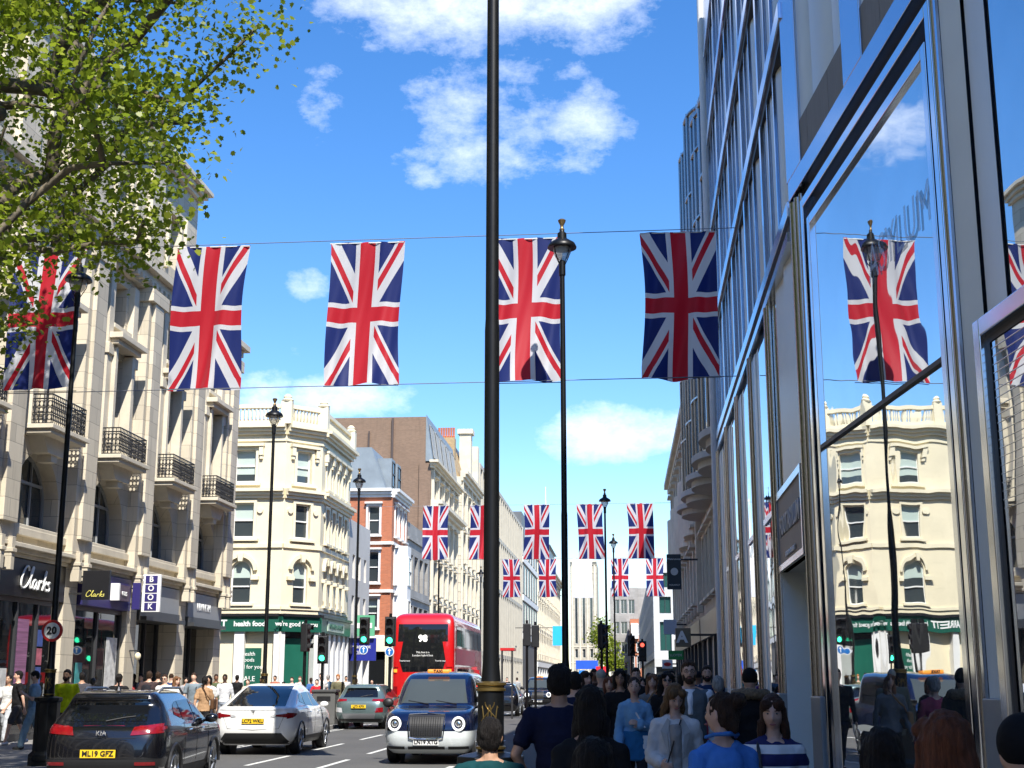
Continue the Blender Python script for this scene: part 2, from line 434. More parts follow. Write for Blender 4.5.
def skinned(name, mb, m, parent, voxel, smooth=3, disp=None):
    me = bpy.data.meshes.new(name); me.from_pydata(mb.v, [], mb.f); ob = bpy.data.objects.new(name, me); COL.objects.link(ob)
    ob.parent = parent; ob['_local'] = 1
    r = ob.modifiers.new('r', 'REMESH'); r.mode = 'VOXEL'; r.voxel_size = voxel; r.use_smooth_shade = True
    if smooth: s = ob.modifiers.new('s', 'SMOOTH'); s.iterations = smooth; s.factor = .5
    if disp: d = ob.modifiers.new('d', 'DISPLACE'); d.texture = disp[0]; d.strength = disp[1]; d.mid_level = .5
    JOBS.append((ob, m)); return ob
def flush_jobs():
    dg = bpy.context.evaluated_depsgraph_get()
    for ob, m in JOBS:
        me = bpy.data.meshes.new_from_object(ob.evaluated_get(dg)); ob.modifiers.clear(); ob.data = me
        if ob.name.startswith('hair'):
            for v in me.vertices:
                p = v.co; k = noise.noise(Vector((p.x * 75, p.y * 75, p.z * 6))) + .6 * noise.noise(Vector((p.x * 30 + 7, p.y * 30, p.z * 4))); v.co = p + v.normal * (k * .0075)
        me.materials.clear(); me.materials.append(m); me.shade_smooth()
    JOBS.clear()
def head_mesh(mb, M, fem):
    n, k = 40, 30; vs = []; fs = []
    for i in range(k + 1):
        th = math.pi * i / k
        for j in range(n):
            a = 2 * math.pi * j / n; x, y, z = math.sin(th) * math.cos(a), math.sin(th) * math.sin(a), math.cos(th)
            X, Y, Z = .075 * x, .094 * y, .118 * z
            if z < 0: X *= 1 - .30 * z * z; Y *= (1 - .22 * z * z) if y < 0 else (1 - .06 * z * z)
            if y > 0: Y *= 1 - .06 * (1 - abs(z)) 
            if y > .3:
                g = lambda cx, cz, sx, sz: math.exp(-(((X - cx) / sx) ** 2 + ((Z - cz) / sz) ** 2))
                Y += .022 * g(0, -.022, .011, .016) + .012 * g(0, .0, .009, .022) - .010 * (g(.031, .012, .016, .012) + g(-.031, .012, .016, .012)) + .004 * (g(.03, .032, .02, .007) + g(-.03, .032, .02, .007)) \
                     + .006 * g(0, -.055, .02, .006) + .005 * g(0, -.066, .018, .006) - .003 * g(0, -.0605, .02, .003) + .008 * g(0, -.094, .022, .016) + .004 * (g(.042, -.02, .02, .02) + g(-.042, -.02, .02, .02))
            p = M @ Vector((X, Y, Z)); vs.append(tuple(p))
    for i in range(k):
        for j in range(n): q = (j + 1) % n; fs.append((i * n + j, (i + 1) * n + j, (i + 1) * n + q, i * n + q))
    mb.add(vs, fs)
def hand(mb, w, d, side, curl=.5, s=1.):
    """w wrist, d forearm direction, palm + 5 fingers"""
    w = Vector(w); d = Vector(d).normalized(); X = Vector((side, 0, 0)); X = (X - d * X.dot(d)).normalized(); Nn = d.cross(X).normalized()
    if Nn.y < 0: Nn = -Nn
    c = w + d * .045 * s; mb.cap(w, .024 * s, w + d * .03 * s, .026 * s)
    for t in (-1, -.33, .33, 1): mb.cap(w + d * .02 * s + Nn * .013 * t * s, .016 * s, w + d * .085 * s + Nn * .03 * t * s, .013 * s, 8)
    for t, L in ((-1, .062), (-.33, .078), (.33, .082), (1, .072)):
        b = w + d * .09 * s + Nn * .031 * t * s; m_ = b + (d * math.cos(curl * .6) - X * math.sin(curl * .6)) * L * .5 * s; e = m_ + (d * math.cos(curl * 1.7) - X * math.sin(curl * 1.7)) * L * .5 * s
        mb.cap(b, .0095 * s, m_, .0085 * s, 8); mb.cap(m_, .0085 * s, e, .007 * s, 8)
    b = w + d * .03 * s + Nn * .03 * s; m_ = b + (d * .7 + Nn * .6 - X * .3).normalized() * .04 * s; mb.cap(b, .012 * s, m_, .010 * s, 8); mb.cap(m_, .010 * s, m_ + (d * .9 - X * .4).normalized() * .03 * s, .008 * s, 8)
def person(label, px, y, face='to', h=1.72, fem=False, top=((.05, .05, .05), 'long'), legs=((.03, .03, .04), 'trousers'), hair=((.02, .015, .01), 'short'),
           skin=0, arms=('down', 'down'), stride=.22, yaw=0., hpitch=0., hyaw=0., q=0, X=None, z0=.12, extra=(), group=None, inner=None, shoes=(.04, .04, .04), lod=None):
    """face: 'to' camera, 'away', or degrees of turn from 'to'"""
    x = gx(px, y) if X is None else X
    base = math.pi if face == 'to' else (0 if face == 'away' else math.pi + R(face)); rz = base + R(yaw)
    t = thing('person', label, 'person', (x, y, z0), rz, group, local=True)
    S = h / 1.75; vox = {0: .022, 1: .013, 2: .0085}[q] if lod is None else lod
    wf = .9 if fem else 1.; lean = .02
    def P(a, b, c): return Vector((a * S, b * S, c * S))
    sk = MB(); tp = MB(); tr = MB(); sh = MB()
    # torso
    if fem: rings = [(.84, .155, .105), (.92, .168, .115), (1.02, .14, .10), (1.12, .122, .088), (1.24, .14, .112), (1.32, .148, .105), (1.40, .145, .085), (1.455, .07, .06)]
    else: rings = [(.84, .15, .105), (.93, .16, .112), (1.05, .152, .108), (1.15, .155, .108), (1.28, .178, .122), (1.36, .18, .115), (1.425, .155, .09), (1.475, .075, .065)]
    sk.loft([(0, lean * S * (z - .9), z * S, a * S, b * S) for z, a, b in rings], 22)
    sw = .158 if fem else .190; zs = 1.375 if fem else 1.395
    HC = P(0, .025, 1.633)
    Mh = Matrix.Translation(HC) @ Matrix.Rotation(R(hyaw), 4, 'Z') @ Matrix.Rotation(R(-hpitch), 4, 'X') @ Matrix.Scale(S ** .5 * (.96 if fem else 1.), 4)
    sk.cap(P(0, 0, 1.42), (.052 if fem else .062) * S, HC + Vector((0, -.012, -.06)) * S, (.046 if fem else .056) * S)
    head_mesh(sk, Mh, fem)
    for s_ in (-1, 1): sk.cap(P(s_ * .035, -.01, 1.47), .032 * S, P(s_ * sw * .92, 0, zs + .01), .045 * S); tp.cap(P(s_ * .06, -.008, 1.44), .045 * S, P(s_ * sw * .95, 0, zs + .004), .062 * S)
    for s_ in (-1, 1):
        c = Mh @ Vector((s_ * .074, -.008, -.002)); sk.ell(c, (.010, .018, .03), 10, 7)
    # legs
    st = stride
    for i, s_ in enumerate((-1, 1)):
        f = st * (1 if i == 0 else -1)
        hip = P(s_ * .085, 0, .90); knee = P(s_ * .088, f * .55 + .03, .49); ank = P(s_ * .085, f * (1 if f > 0 else 1.15), .085 + (.05 if f < -.1 else 0))
        toe = ank + P(0, .15, -.05)
        sk.cap(hip, .083 * S, knee, .055 * S); sk.cap(knee, .052 * S, ank, .034 * S); sk.cap(ank + P(0, -.02, -.03), .036 * S, toe + P(0, -.03, 0), .03 * S)
        if legs[1] == 'shorts': tr.cap(hip, .105 * S, hip.lerp(knee, .85), .085 * S)
        elif legs[1] == 'loose': tr.cap(hip, .105 * S, knee, .088 * S); tr.cap(knee, .085 * S, ank + P(0, 0, .02), .078 * S)
        else: tr.cap(hip, .098 * S, knee, .068 * S); tr.cap(knee, .066 * S, ank + P(0, 0, .02), .052 * S)
        sh.cap(ank + P(0, -.035, -.035), .046 * S, toe + P(0, -.05, -.005), .040 * S, 12); sh.cap(toe + P(0, -.05, -.005), .040 * S, toe, .033 * S)
    tr.loft([(0, 0, z * S, a * S, b * S) for z, a, b in ((.80, .15, .115), (.86, .172, .125), (.93, .178 if fem else .17, .127), (1.0, .155 if fem else .165, .118))], 20)
    # arms
    sleeve = top[1]; inf = .03 if sleeve in ('coat', 'blazer') else .018
    hands = []
    for i, s_ in enumerate((-1, 1)):
        a = arms[i]; f = -st * (1 if i == 0 else -1); SH = P(s_ * sw, 0, zs)
        if a == 'down': EL_ = SH + P(s_ * .055, f * .35 - .02, -.28); WR = EL_ + P(s_ * .0, f * .5 + .06, -.245)
        elif a == 'phone': EL_ = SH + P(s_ * .05, .03, -.28); WR = EL_ + P(-s_ * .09, .20, .12)
        elif a == 'up': EL_ = SH + P(s_ * .10, .12, -.20); WR = EL_ + P(-s_ * .03, .15, .20)
        elif a == 'strap': EL_ = SH + P(s_ * .07, -.03, -.28); WR = EL_ + P(-s_ * .17, .17, .07)
        elif a == 'bag': EL_ = SH + P(s_ * .06, .0, -.28); WR = EL_ + P(-s_ * .08, .22, -.04)
        elif a == 'hip': EL_ = SH + P(s_ * .12, -.06, -.26); WR = EL_ + P(-s_ * .10, .12, -.20)
        else: EL_ = SH + P(s_ * .05, 0, -.28); WR = EL_ + P(0, .05, -.24)
        sk.cap(SH, .05 * S, EL_, .038 * S); sk.cap(EL_, .037 * S, WR, .025 * S)
        hand(sk, WR, WR - EL_, s_, .7 if a != 'down' else .45, S); hands.append(WR)
        if sleeve == 'tee': tp.cap(SH, (.05 + .022) * S, SH.lerp(EL_, .62), (.045 + .024) * S)
        elif sleeve == 'none': pass
        else:
            tp.cap(SH, (.05 + inf) * S, EL_, (.038 + inf) * S); tp.cap(EL_, (.038 + inf) * S, EL_.lerp(WR, .97), (.026 + inf * .9) * S)
            if sleeve == 'wide': tp.cap(EL_, .06 * S, EL_.lerp(WR, .95), .075 * S)
    zb = {'coat': .68, 'blazer': .80, 'tee': .86, 'long': .86, 'none': .95, 'crop': 1.08, 'wide': .74}.get(sleeve, .86)
    R2 = [(z, a, b) for z, a, b in rings if z > zb + .02]
    a0, b0 = R2[0][1], R2[0][2]
    if zb < .84: a0, b0 = .165, .12
    R2 = [(zb, a0 * 1.04, b0 * 1.08)] + R2
    tp.loft([(0, lean * S * (z - .9), z * S, (a + inf) * S, (b + inf) * S) for z, a, b in R2[:-1]] + [(0, 0, (R2[-1][0] - .005) * S, .085 * S, .075 * S)], 24)
    bodyo = skinned('body', sk, SKINS[skin], t, vox, 1)
    wr = (CLT, .034)
    topo = skinned('top', tp, cloth(top[0]), t, max(vox, .012), 3, wr)
    skinned('trousers', tr, cloth(legs[0]), t, max(vox, .014), 3, wr); skinned('shoes', sh, cloth(shoes, .5), t, max(vox, .012), 2)
    if inner:       # shirt front showing in an open jacket
        ib = MB(); ib.loft([(0, lean * S * (z - .9) + .02 * S, z * S, a * S * .56, (b + inf + .012) * S) for z, a, b in R2[:-1]], 20)
        skinned('shirt_front', ib, cloth(inner), t, max(vox, .012), 2, wr)
    # hair
    hc, hs = hair; hb = MB(); hk = S ** .5 * (.96 if fem else 1.)
    def H(c, r, nn=18, mm=12): hb.ell(Mh @ Vector(c), tuple(v * hk for v in r), nn, mm, Mh.to_3x3().normalized())
    if hs != 'bald':
        H((0, -.020, .030), (.083, .098, .106))
    if hs == 'short': H((0, .018, .082), (.062, .062, .040)); H((0, -.045, -.015), (.078, .062, .075))
    if hs == 'thick': H((0, .0, .075), (.083, .088, .065)); H((0, -.04, 0), (.09, .075, .10))
    if hs in ('long', 'vlong', 'wavy'):
        k_ = 1.25 if hs == 'wavy' else 1.; dn = -.17 if hs != 'vlong' else -.26
        H((0, -.055, -.06), (.088 * k_, .06, .14)); H((0, -.065, dn), (.098 * k_, .05, .15)); H((0, -.07, dn - .1), (.09 * k_, .04, .12))
        for s_ in (-1, 1): H((s_ * .068 * k_, -.005, -.03), (.026 * k_, .052, .11)); H((s_ * .085 * k_, -.005, -.135), (.030 * k_, .04, .105)); H((s_ * .045, .055, .07), (.042, .042, .04))
    if hs == 'bob':
        H((0, -.05, -.05), (.09, .065, .12))
        for s_ in (-1, 1): H((s_ * .075, -.0, -.04), (.028, .055, .12)); H((s_ * .045, .055, .07), (.042, .042, .04))
    if hs in ('bun', 'pony'):
        H((0, -.05, -.01), (.080, .06, .075)); H((0, -.115, .075) if hs == 'bun' else (0, -.12, .02), (.045, .042, .042))
        if hs == 'pony': H((0, -.135, -.08), (.03, .03, .10))
    if hs == 'curly': H((0, -.03, .04), (.115, .115, .115)); H((0, -.05, -.05), (.12, .08, .09))
    if hs == 'messybun': H((0, -.05, 0), (.088, .07, .09)); H((.01, -.11, .08), (.065, .055, .055)); H((-.02, -.09, -.06), (.04, .04, .05))
    if hs != 'bald':
        if hs == 'beanie':
            bn = MB(); bn.ell(Mh @ Vector((0, -.012, .045)), tuple(v * hk for v in (.092, .106, .105)), 20, 12); skinned('beanie', bn, cloth(hc), t, max(vox, .01), 2)
        elif hs == 'cap':
            bn = MB(); bn.ell(Mh @ Vector((0, -.012, .045)), tuple(v * hk for v in (.09, .105, .095)), 20, 12); bn.ell(Mh @ Vector((0, .10, .045)), (.06, .06, .012), 14, 8); skinned('cap', bn, cloth(hc), t, max(vox, .01), 2)
        else: skinned('hair', hb, hairm(hc), t, max(vox, .009), 1, (HRT, .020 if hs in ('wavy', 'curly', 'messybun') else .012))
    # face details
    if q >= 1:
        for s_ in (-1, 1):
            e = MB(); e.ell(Mh @ Vector((s_ * .031, .0735, .012)), (.0115, .009, .0048), 12, 8); eo = e.build('eye', mat('eye_white', (.30, .27, .25), .4, var=0), t, smooth=True)
            MB().ell(Mh @ Vector((s_ * .031, .0805, .012)), (.0058, .0035, .0048), 10, 6).build('iris', mat('iris_dark', (.03, .02, .015), .2, var=0), eo, smooth=True)
            MB().tube([Mh @ Vector((s_ * (.016 + .010 * k), .0835 - .0014 * k * k, .030 + .0022 * math.sin(k * .9))) for k in range(4)], [.0028, .0034, .003, .0015], 6).build('eyebrow', hairm(hc if hs not in ('beanie', 'cap') else (.03, .02, .015)), t, smooth=True)
        MB().ell(Mh @ Vector((0, .0895, -.060)), (.021, .006, .0065), 14, 8).build('lips', mat('lips', (.36, .12, .10), .45, var=0), t, smooth=True)
    for ex in extra:
        if ex == 'beard':
            e = MB(); e.ell(Mh @ Vector((0, .055, -.085)), (.052, .042, .045), 16, 10, None); e.ell(Mh @ Vector((0, .084, -.047)), (.028, .010, .007), 12, 8)
            for s_ in (-1, 1): e.ell(Mh @ Vector((s_ * .058, .03, -.055)), (.016, .035, .04))
            e.build('beard', hairm(hc if hs != 'cap' else (.03, .02, .012)), t, smooth=True)
        if ex in ('glasses', 'sunglasses'):
            e = MB()
            for s_ in (-1, 1):
                e.tube([Mh @ Vector((s_ * .032 + .021 * math.cos(a), .098, .010 + .016 * math.sin(a))) for a in [2 * math.pi * k / 16 for k in range(17)]], .0022, 5, False)
                e.tube([Mh @ Vector((s_ * .052, .097, .014)), Mh @ Vector((s_ * .079, .01, .012))], .0022, 5)
                if ex == 'sunglasses': e.ell(Mh @ Vector((s_ * .032, .097, .010)), (.022, .005, .017))
            e.tube([Mh @ Vector((-.012, .099, .014)), Mh @ Vector((.012, .099, .014))], .0022, 5); e.build(ex, PLASTIC, t)
    return t, S, P, hands, Mh
def carried(name, label, cat, at, rz, parts):
    """thing held by a person: parts = [(name, mb, mat)], local coordinates turned by rz"""
    o = thing(name, label, cat, at, rz, local=True)
    for n_, mb, m in parts: mb.build(n_, m, o, smooth=40)
    return o
def w_at(t, v):     # person local -> world
    a = t.rotation_euler[2]; return (t.location.x + v[0] * math.cos(a) - v[1] * math.sin(a), t.location.y + v[0] * math.sin(a) + v[1] * math.cos(a), t.location.z + v[2])
K_ = (.012, .012, .013); NV = (.012, .016, .04)
BR = (.035, .018, .010); DK = (.008, .006, .005)

# ---- foreground, on the right pavement
person('person from behind in teal top with short dark hair below the gilded collar', 490, 8.3, 'away', 1.46, False, ((.006, .045, .05), 'tee'), hair=(DK, 'short'), q=2, skin=1, z0=.0, stride=.1)
T, S, P, hd, Mh = person('large person from behind in dark navy t-shirt with hands on hips', 559, 10.2, 'away', 1.80, False, ((.010, .012, .032), 'tee'), hair=(DK, 'thick'), q=2, skin=1, arms=('hip', 'hip'), z0=.0, stride=.08)
T2, *_ = person('person from behind with long very dark hair and dark coat beside the navy t-shirt', 590, 7.6, 'away', 1.66, True, (K_, 'long'), hair=(DK, 'vlong'), q=2, skin=1, z0=0, stride=.1)
person('short person from behind with smooth black hair at the bottom edge below the navy t-shirt', 592, 5.3, 'away', 1.47, True, (K_, 'long'), hair=(DK, 'vlong'), q=2, skin=1, z0=0, stride=.1)
T, S, P, hd, Mh = person('person in loose pale blue and denim blouse carrying a white tote strap', 634, 16.8, 'to', 1.60, True, ((.20, .38, .56), 'wide'), legs=((.02, .02, .025), 'trousers'), hair=(BR, 'bun'), q=2, arms=('strap', 'down'), hyaw=0)
mb = MB().tube([P(.05, .03, 1.46), P(-.02, .13, 1.30), P(-.13, .17, 1.12)], [.012 * S] * 3, 6)
carried('tote_bag', 'white tote bag hanging from the shoulder of the person in pale blue blouse', 'bag', T.location, T.rotation_euler[2], [('strap', mb, WHITET), ('bag', MB().box(-.30 * S, -.10 * S, .06, .12, .60 * S, 1.02 * S), mat('white_canvas', (.72, .71, .68), .8, var=.05, bump=.1))])
LWB = MB(); LWB.loft([(0, 0, z * S, rx * S, ry * S) for z, rx, ry in ((.70, .215, .17), (.85, .205, .16), (.98, .20, .155), (1.08, .185, .15))], 24)
skinned('dip_dye_hem', LWB, cloth((.03, .15, .30)), T, .013, 2, (CLT, .03))
T, S, P, hd, Mh = person('person in off-white blazer and cropped grey top looking down at a phone', 674, 11.8, 'to', 1.60, True, ((.66, .63, .60), 'blazer'), legs=((.015, .015, .017), 'trousers'), hair=((.16, .085, .035), 'long'), q=2, hpitch=28, hyaw=18, inner=(.34, .31, .28), arms=('down', 'bag'), z0=.06)
LP = MB()
for s_ in (-1, 1): LP.add([P(s_ * .055, .155, 1.10), P(s_ * .062, .158, 1.10), P(s_ * .135, .125, 1.34), P(s_ * .07, .085, 1.45), P(s_ * .045, .10, 1.43), P(s_ * .075, .150, 1.30)], [(0, 1, 2, 3, 4, 5)])
lo = LP.build('lapel', cloth((.44, .42, .39)), T, recalc=False); sm = lo.modifiers.new('s', 'SOLIDIFY'); sm.thickness = .012
MB().tube([P(-.05, .12, 1.44), P(.02, .165, 1.25), P(.10, .175, 1.0), P(.13, .15, .85)], .007, 6).build('bag_strap', PLASTIC, T)
T, S, P, hd, Mh = person('bearded person with glasses in grey padded vest over white shirt', 689, 15., 'to', 1.78, False, ((.12, .14, .15), 'none'), legs=((.10, .06, .04), 'trousers'), hair=((.06, .03, .015), 'short'), q=2, extra=('beard', 'glasses'))
VB = MB()
for i, s_ in enumerate((-1, 1)):
    SH = P(s_ * .190, 0, 1.395); f = -.22 * (1 if i == 0 else -1); EL_ = SH + P(s_ * .055, f * .35 - .02, -.28); WR = EL_ + P(0, f * .5 + .06, -.245)
    VB.cap(SH, .068 * S, EL_, .056 * S); VB.cap(EL_, .056 * S, EL_.lerp(WR, .9), .045 * S)
VB.loft([(0, .02 * S, z * S, rx * S, ry * S) for z, rx, ry in ((1.2, .05, .14), (1.35, .065, .14), (1.46, .085, .085))], 16)
skinned('shirt', VB, cloth((.75, .77, .8)), T, .012, 2, (CLT, .02))
T, S, P, hd, Mh = person('person in white sweater with broad navy stripes and shoulder length brown hair', 771, 9.0, 'to', 1.60, True, ((.55, .55, .54), 'long'), legs=((.02, .03, .06), 'trousers'), hair=((.05, .022, .012), 'long'), q=2, hpitch=10, hyaw=-8, z0=.0)
# navy stripes on the sweater: a horizontal band pattern
def striped(name, a, b, zs_):
    m = bpy.data.materials.new(name); m.use_nodes = True; n_ = NT(m.node_tree); bs = m.node_tree.nodes['Principled BSDF']
    tc_ = n_.node('ShaderNodeTexCoord'); sp_ = n_.node('ShaderNodeSeparateXYZ'); n_.l.new(tc_.outputs['Object'], sp_.inputs[0]); z = E(n_, sp_.outputs[2]); f = None
    for (u, v) in zs_:
        g = z.gt(u) * z.lt(v); f = g if f is None else f.max(g)
    n_.l.new(n_.mix(f, rgba(a), rgba(b)), bs.inputs['Base Color']); bs.inputs['Roughness'].default_value = .9
    h_ = n_.noise(tc_.outputs['Object'], 30, 4); bn = n_.node('ShaderNodeBump'); bn.inputs['Strength'].default_value = .3; bn.inputs['Distance'].default_value = .01; n_.l.new(h_.s, bn.inputs['Height']); n_.l.new(bn.outputs[0], bs.inputs['Normal'])
    return m
for j, (ob, m) in enumerate(JOBS):
    if ob.parent == T and ob.name.startswith('top'): JOBS[j] = (ob, striped('striped_knit', (.72, .72, .70), (.012, .016, .09), ((1.30, 1.5), (1.17, 1.245), (1.02, 1.09), (.86, .93))))
MB().tube([P(.11, .03, 1.44), P(.115, .13, 1.36), P(.10, .165, 1.15), P(.09, .16, .95)], .012, 6).build('bag_strap', PLASTIC, T)
T, S, P, hd, Mh = person('person with dark gathered hair and blue shirt looking away at lower right centre', 721, 7.8, 'away', 1.62, True, ((.07, .22, .58), 'long'), hair=(BR, 'messybun'), q=2, hyaw=38, yaw=20, z0=0, stride=.1)
CB = MB(); CB.tube([P(-.1, .04, 1.50), P(-.075, -.05, 1.52), P(.0, -.085, 1.525), P(.075, -.05, 1.52), P(.1, .04, 1.50)], [.012 * S, .014 * S, .016 * S, .014 * S, .012 * S], 8); 
for s_ in (-1, 1): CB.cap(P(s_ * .06, .07, 1.475), .011, P(s_ * .075, .12, 1.42), .008)
skinned('collar', CB, cloth((.05, .17, .44)), T, .008, 1)
person('person from behind in black beanie and black coat with tan fur collar', 750, 16., 'away', 1.76, False, (K_, 'coat'), hair=((.010, .010, .010), 'beanie'), q=2, z0=.05)
T = bpy.context.scene.objects[-1] if False else [o for o in bpy.data.objects if o.get('label', '').startswith('person from behind in black beanie')][0]
FU = MB(); FP = [(.17 * math.cos(a), .10 * math.sin(a) - .03, 1.485 - .01 * math.sin(a)) for a in [2 * math.pi * k / 14 for k in range(15)]]; [FU.cap(FP[k], .062, FP[k + 1], .062) for k in range(14)]; skinned('fur_collar', FU, hairm((.24, .16, .09)), T, .014, 1, (HRT, .03))
person('person from behind with dark brown hair at the bottom right before the mirror glass', 879, 5.4, 'away', 1.51, True, (K_, 'long'), hair=((.010, .007, .006), 'vlong'), q=2, z0=0, stride=.1)
person('person from behind with long straight auburn hair at the bottom right', 943, 4.1, 'away', 1.60, True, ((.03, .02, .02), 'long'), hair=((.13, .042, .018), 'vlong'), q=2, z0=0, stride=.1)
T, S, P, hd, Mh = person('person in black hood raising a phone at the right edge of the picture', 1020, 4.5, 'away', 1.57, True, (K_, 'coat'), hair=((.01, .01, .011), 'beanie'), q=2, z0=0, arms=('up', 'down'), stride=.1)
MB().tube([P(-.12, .10, 1.45), P(-.16, .10, 1.30), P(-.15, .10, 1.0)], .011, 6).build('orange_strap', mat('orange_strap', (.5, .14, .05), .6), T)
ph = MB().box(-.035, .035, -.004, .004, -.07, .07); hw_ = w_at(T, hd[0]); carried('phone', 'phone held up by the hooded person at the right edge', 'phone', (hw_[0], hw_[1] + .05, hw_[2] + .08), 0, [('phone_case', ph, WHITET)])

# ---- middle crowd facing us
G1 = 'people walking on the shaded right pavement'
def crowd(lab, px, y, **k): return person(lab, px, y, k.pop('face', 'to'), group=G1, **k)
crowd('person with glasses and black hair in plain black top left of the pale blue blouse', 620, 18.5, h=1.72, top=(K_, 'long'), hair=(DK, 'bob'), fem=True, q=1, extra=('glasses',), skin=1)
crowd('person in sunglasses and black top with wavy dark hair right of the pale blue blouse', 667, 18., h=1.68, top=((.012, .012, .014), 'tee'), hair=(DK, 'wavy'), fem=True, q=1, extra=('sunglasses',))
crowd('person with long reddish blonde hair in grey top behind the pale blue blouse', 652, 21., h=1.66, top=((.16, .16, .16), 'long'), hair=((.20, .09, .045), 'long'), fem=True, q=1)
crowd('bearded person in dark blue jacket by the glass wall', 707, 22., h=1.80, top=((.015, .03, .075), 'coat'), hair=((.03, .018, .012), 'short'), q=1, extra=('beard',))
crowd('grey haired person from behind in pink top beside the glass wall', 718, 17.5, face='away', h=1.62, top=((.35, .06, .10), 'long'), hair=((.32, .31, .29), 'short'), q=1, fem=True)
crowd('young person with reddish hair in black seen left of the glasses wearer', 609, 21., h=1.62, top=(K_, 'long'), hair=((.18, .06, .03), 'bob'), fem=True, q=1)
crowd('person in black sweatshirt with small chest print and short hair', 636, 24., h=1.78, top=((.014, .014, .015), 'long'), hair=(DK, 'short'), q=1)
crowd('person in camouflage jacket and pale cap behind the black haired woman', 601, 23, face='away', h=1.74, top=((.12, .12, .09), 'coat'), hair=((.4, .38, .33), 'cap'), q=0)
crowd('person from behind in dark top with black hair right of the lamp plinth', 575, 16., face='away', h=1.66, top=(NV, 'long'), hair=(DK, 'short'), q=1)
crowd('person with brown hair half turned beyond the lamp plinth', 585, 20, face=40, h=1.70, top=(K_, 'long'), hair=(BR, 'long'), fem=True, q=1)
crowd('person from behind in white t-shirt with black hair in the far crowd', 683, 27, face='away', h=1.70, top=((.55, .55, .56), 'tee'), hair=(DK, 'curly'), q=0)
spec = [
 ('person in grey hoodie and cropped brown hair in the far crowd', 649, 30, (.2, .2, .21), BR, 'short', 0), ('tall person in charcoal coat with black hair in the far crowd', 672, 33, (.05, .05, .055), DK, 'short', 0),
 ('person with dark afro hair in the far crowd', 660, 25, (.03, .03, .03), DK, 'curly', 1), ('person in bottle green jacket in the far crowd', 627, 31, (.02, .07, .04), BR, 'short', 0),
 ('person in maroon sweater in the far crowd', 643, 37, (.12, .015, .02), DK, 'bob', 1), ('person in camel coat in the far crowd', 614, 36, (.22, .13, .06), BR, 'long', 1),
 ('person in dark cap beside the glass wall', 698, 31, K_, (.015, .015, .02), 'cap', 0), ('person in denim jacket in the far crowd', 655, 42, (.05, .09, .15), BR, 'short', 0),
 ('person in mustard beanie in the far crowd', 635, 44, (.04, .04, .05), (.35, .2, .03), 'beanie', 0), ('person in black puffer and long black hair in the far crowd', 690, 36, K_, DK, 'long', 1),
 ('person in olive parka in the far crowd', 619, 46, (.07, .075, .04), DK, 'short', 0), ('person in pale grey coat in the far crowd', 666, 47, (.3, .3, .3), BR, 'pony', 1),
 ('person in purple top in the far crowd', 646, 52, (.09, .03, .12), DK, 'bob', 1), ('blond person in navy coat in the far crowd', 630, 55, NV, (.35, .22, .09), 'short', 0),
 ('person in rust coloured jacket in the far crowd', 674, 54, (.2, .06, .02), DK, 'short', 0), ('white haired person in black coat in the far crowd', 657, 60, K_, (.5, .5, .48), 'short', 0),
 ('person in turquoise scarf-coloured top in the far crowd', 640, 64, (.03, .2, .2), BR, 'bob', 1), ('person in cream sweater in the far crowd', 667, 66, (.4, .37, .3), DK, 'short', 0),
 ('person in red cap and dark coat in the far crowd', 624, 66, K_, (.35, .02, .02), 'cap', 0), ('person in dark brown leather jacket behind the red haired one', 594, 30, (.05, .025, .015), DK, 'short', 0),
 ('person in steel blue anorak near the kerb in the far crowd', 604, 42, (.07, .11, .16), DK, 'short', 0), ('person in long black dress coat by the kerb in the far crowd', 611, 55, K_, BR, 'long', 1)]
for i, (lab, px, y, c, hc, hs, fm) in enumerate(spec): crowd(lab, px, y, face='to' if i % 3 else 'away', h=rnd.uniform(1.66, 1.84) - .06 * fm, top=(c, 'coat' if i % 2 else 'long'), hair=(hc, hs), fem=bool(fm), q=0, yaw=rnd.uniform(-15, 15), skin=rnd.choice((0, 0, 1, 2)), stride=rnd.choice((.22, -.22, .15)))
# ---- left pavement, sunny side
G2 = 'people on the sunny left pavement'
def left(lab, px, y, **k): return person(lab, px, y, k.pop('face', 'to'), group=G2, **k)
left('person in white top and pale trousers by the black shop window', 9, 34.5, h=1.70, top=((.6, .6, .58), 'tee'), legs=((.4, .42, .45), 'loose'), hair=(DK, 'bun'), fem=True, skin=1, q=1)
left('person in black t-shirt and dark grey shorts with white shoes at the left edge', 19, 33.5, face=-60, h=1.80, top=(K_, 'tee'), legs=((.07, .07, .075), 'shorts'), hair=(DK, 'short'), q=1, shoes=(.6, .6, .6))
left('person in light blue denim shirt and pale jeans looking down beside the lamp plinth', 36, 31.5, face=-70, h=1.78, top=((.20, .32, .44), 'tee'), legs=((.24, .36, .45), 'loose'), hair=(DK, 'short'), q=1, arms=('phone', 'phone'), hpitch=20)
left('bearded person in bright yellow green t-shirt behind the black car', 67, 29.5, h=1.80, top=((.50, .58, .01), 'tee'), legs=((.03, .03, .03), 'trousers'), hair=(DK, 'short'), skin=1, q=1, extra=('beard',))
left('person from behind in black t-shirt just above the roof of the black car', 119, 33, face='away', h=1.72, top=(K_, 'tee'), hair=(DK, 'short'), q=1)
left('person from behind in dark brown jacket with a backpack', 149, 38, face='away', h=1.82, top=((.045, .03, .03), 'coat'), hair=((.04, .022, .012), 'short'), q=0, extra=())
left('person in dark jacket right of the brown jacket and backpack', 158, 41, face='away', h=1.82, top=(K_, 'long'), hair=(BR, 'short'))
left('person in white shirt with sunglasses by the grey shutters', 165, 36, h=1.72, top=((.62, .6, .58), 'long'), hair=(BR, 'short'), extra=('sunglasses',))
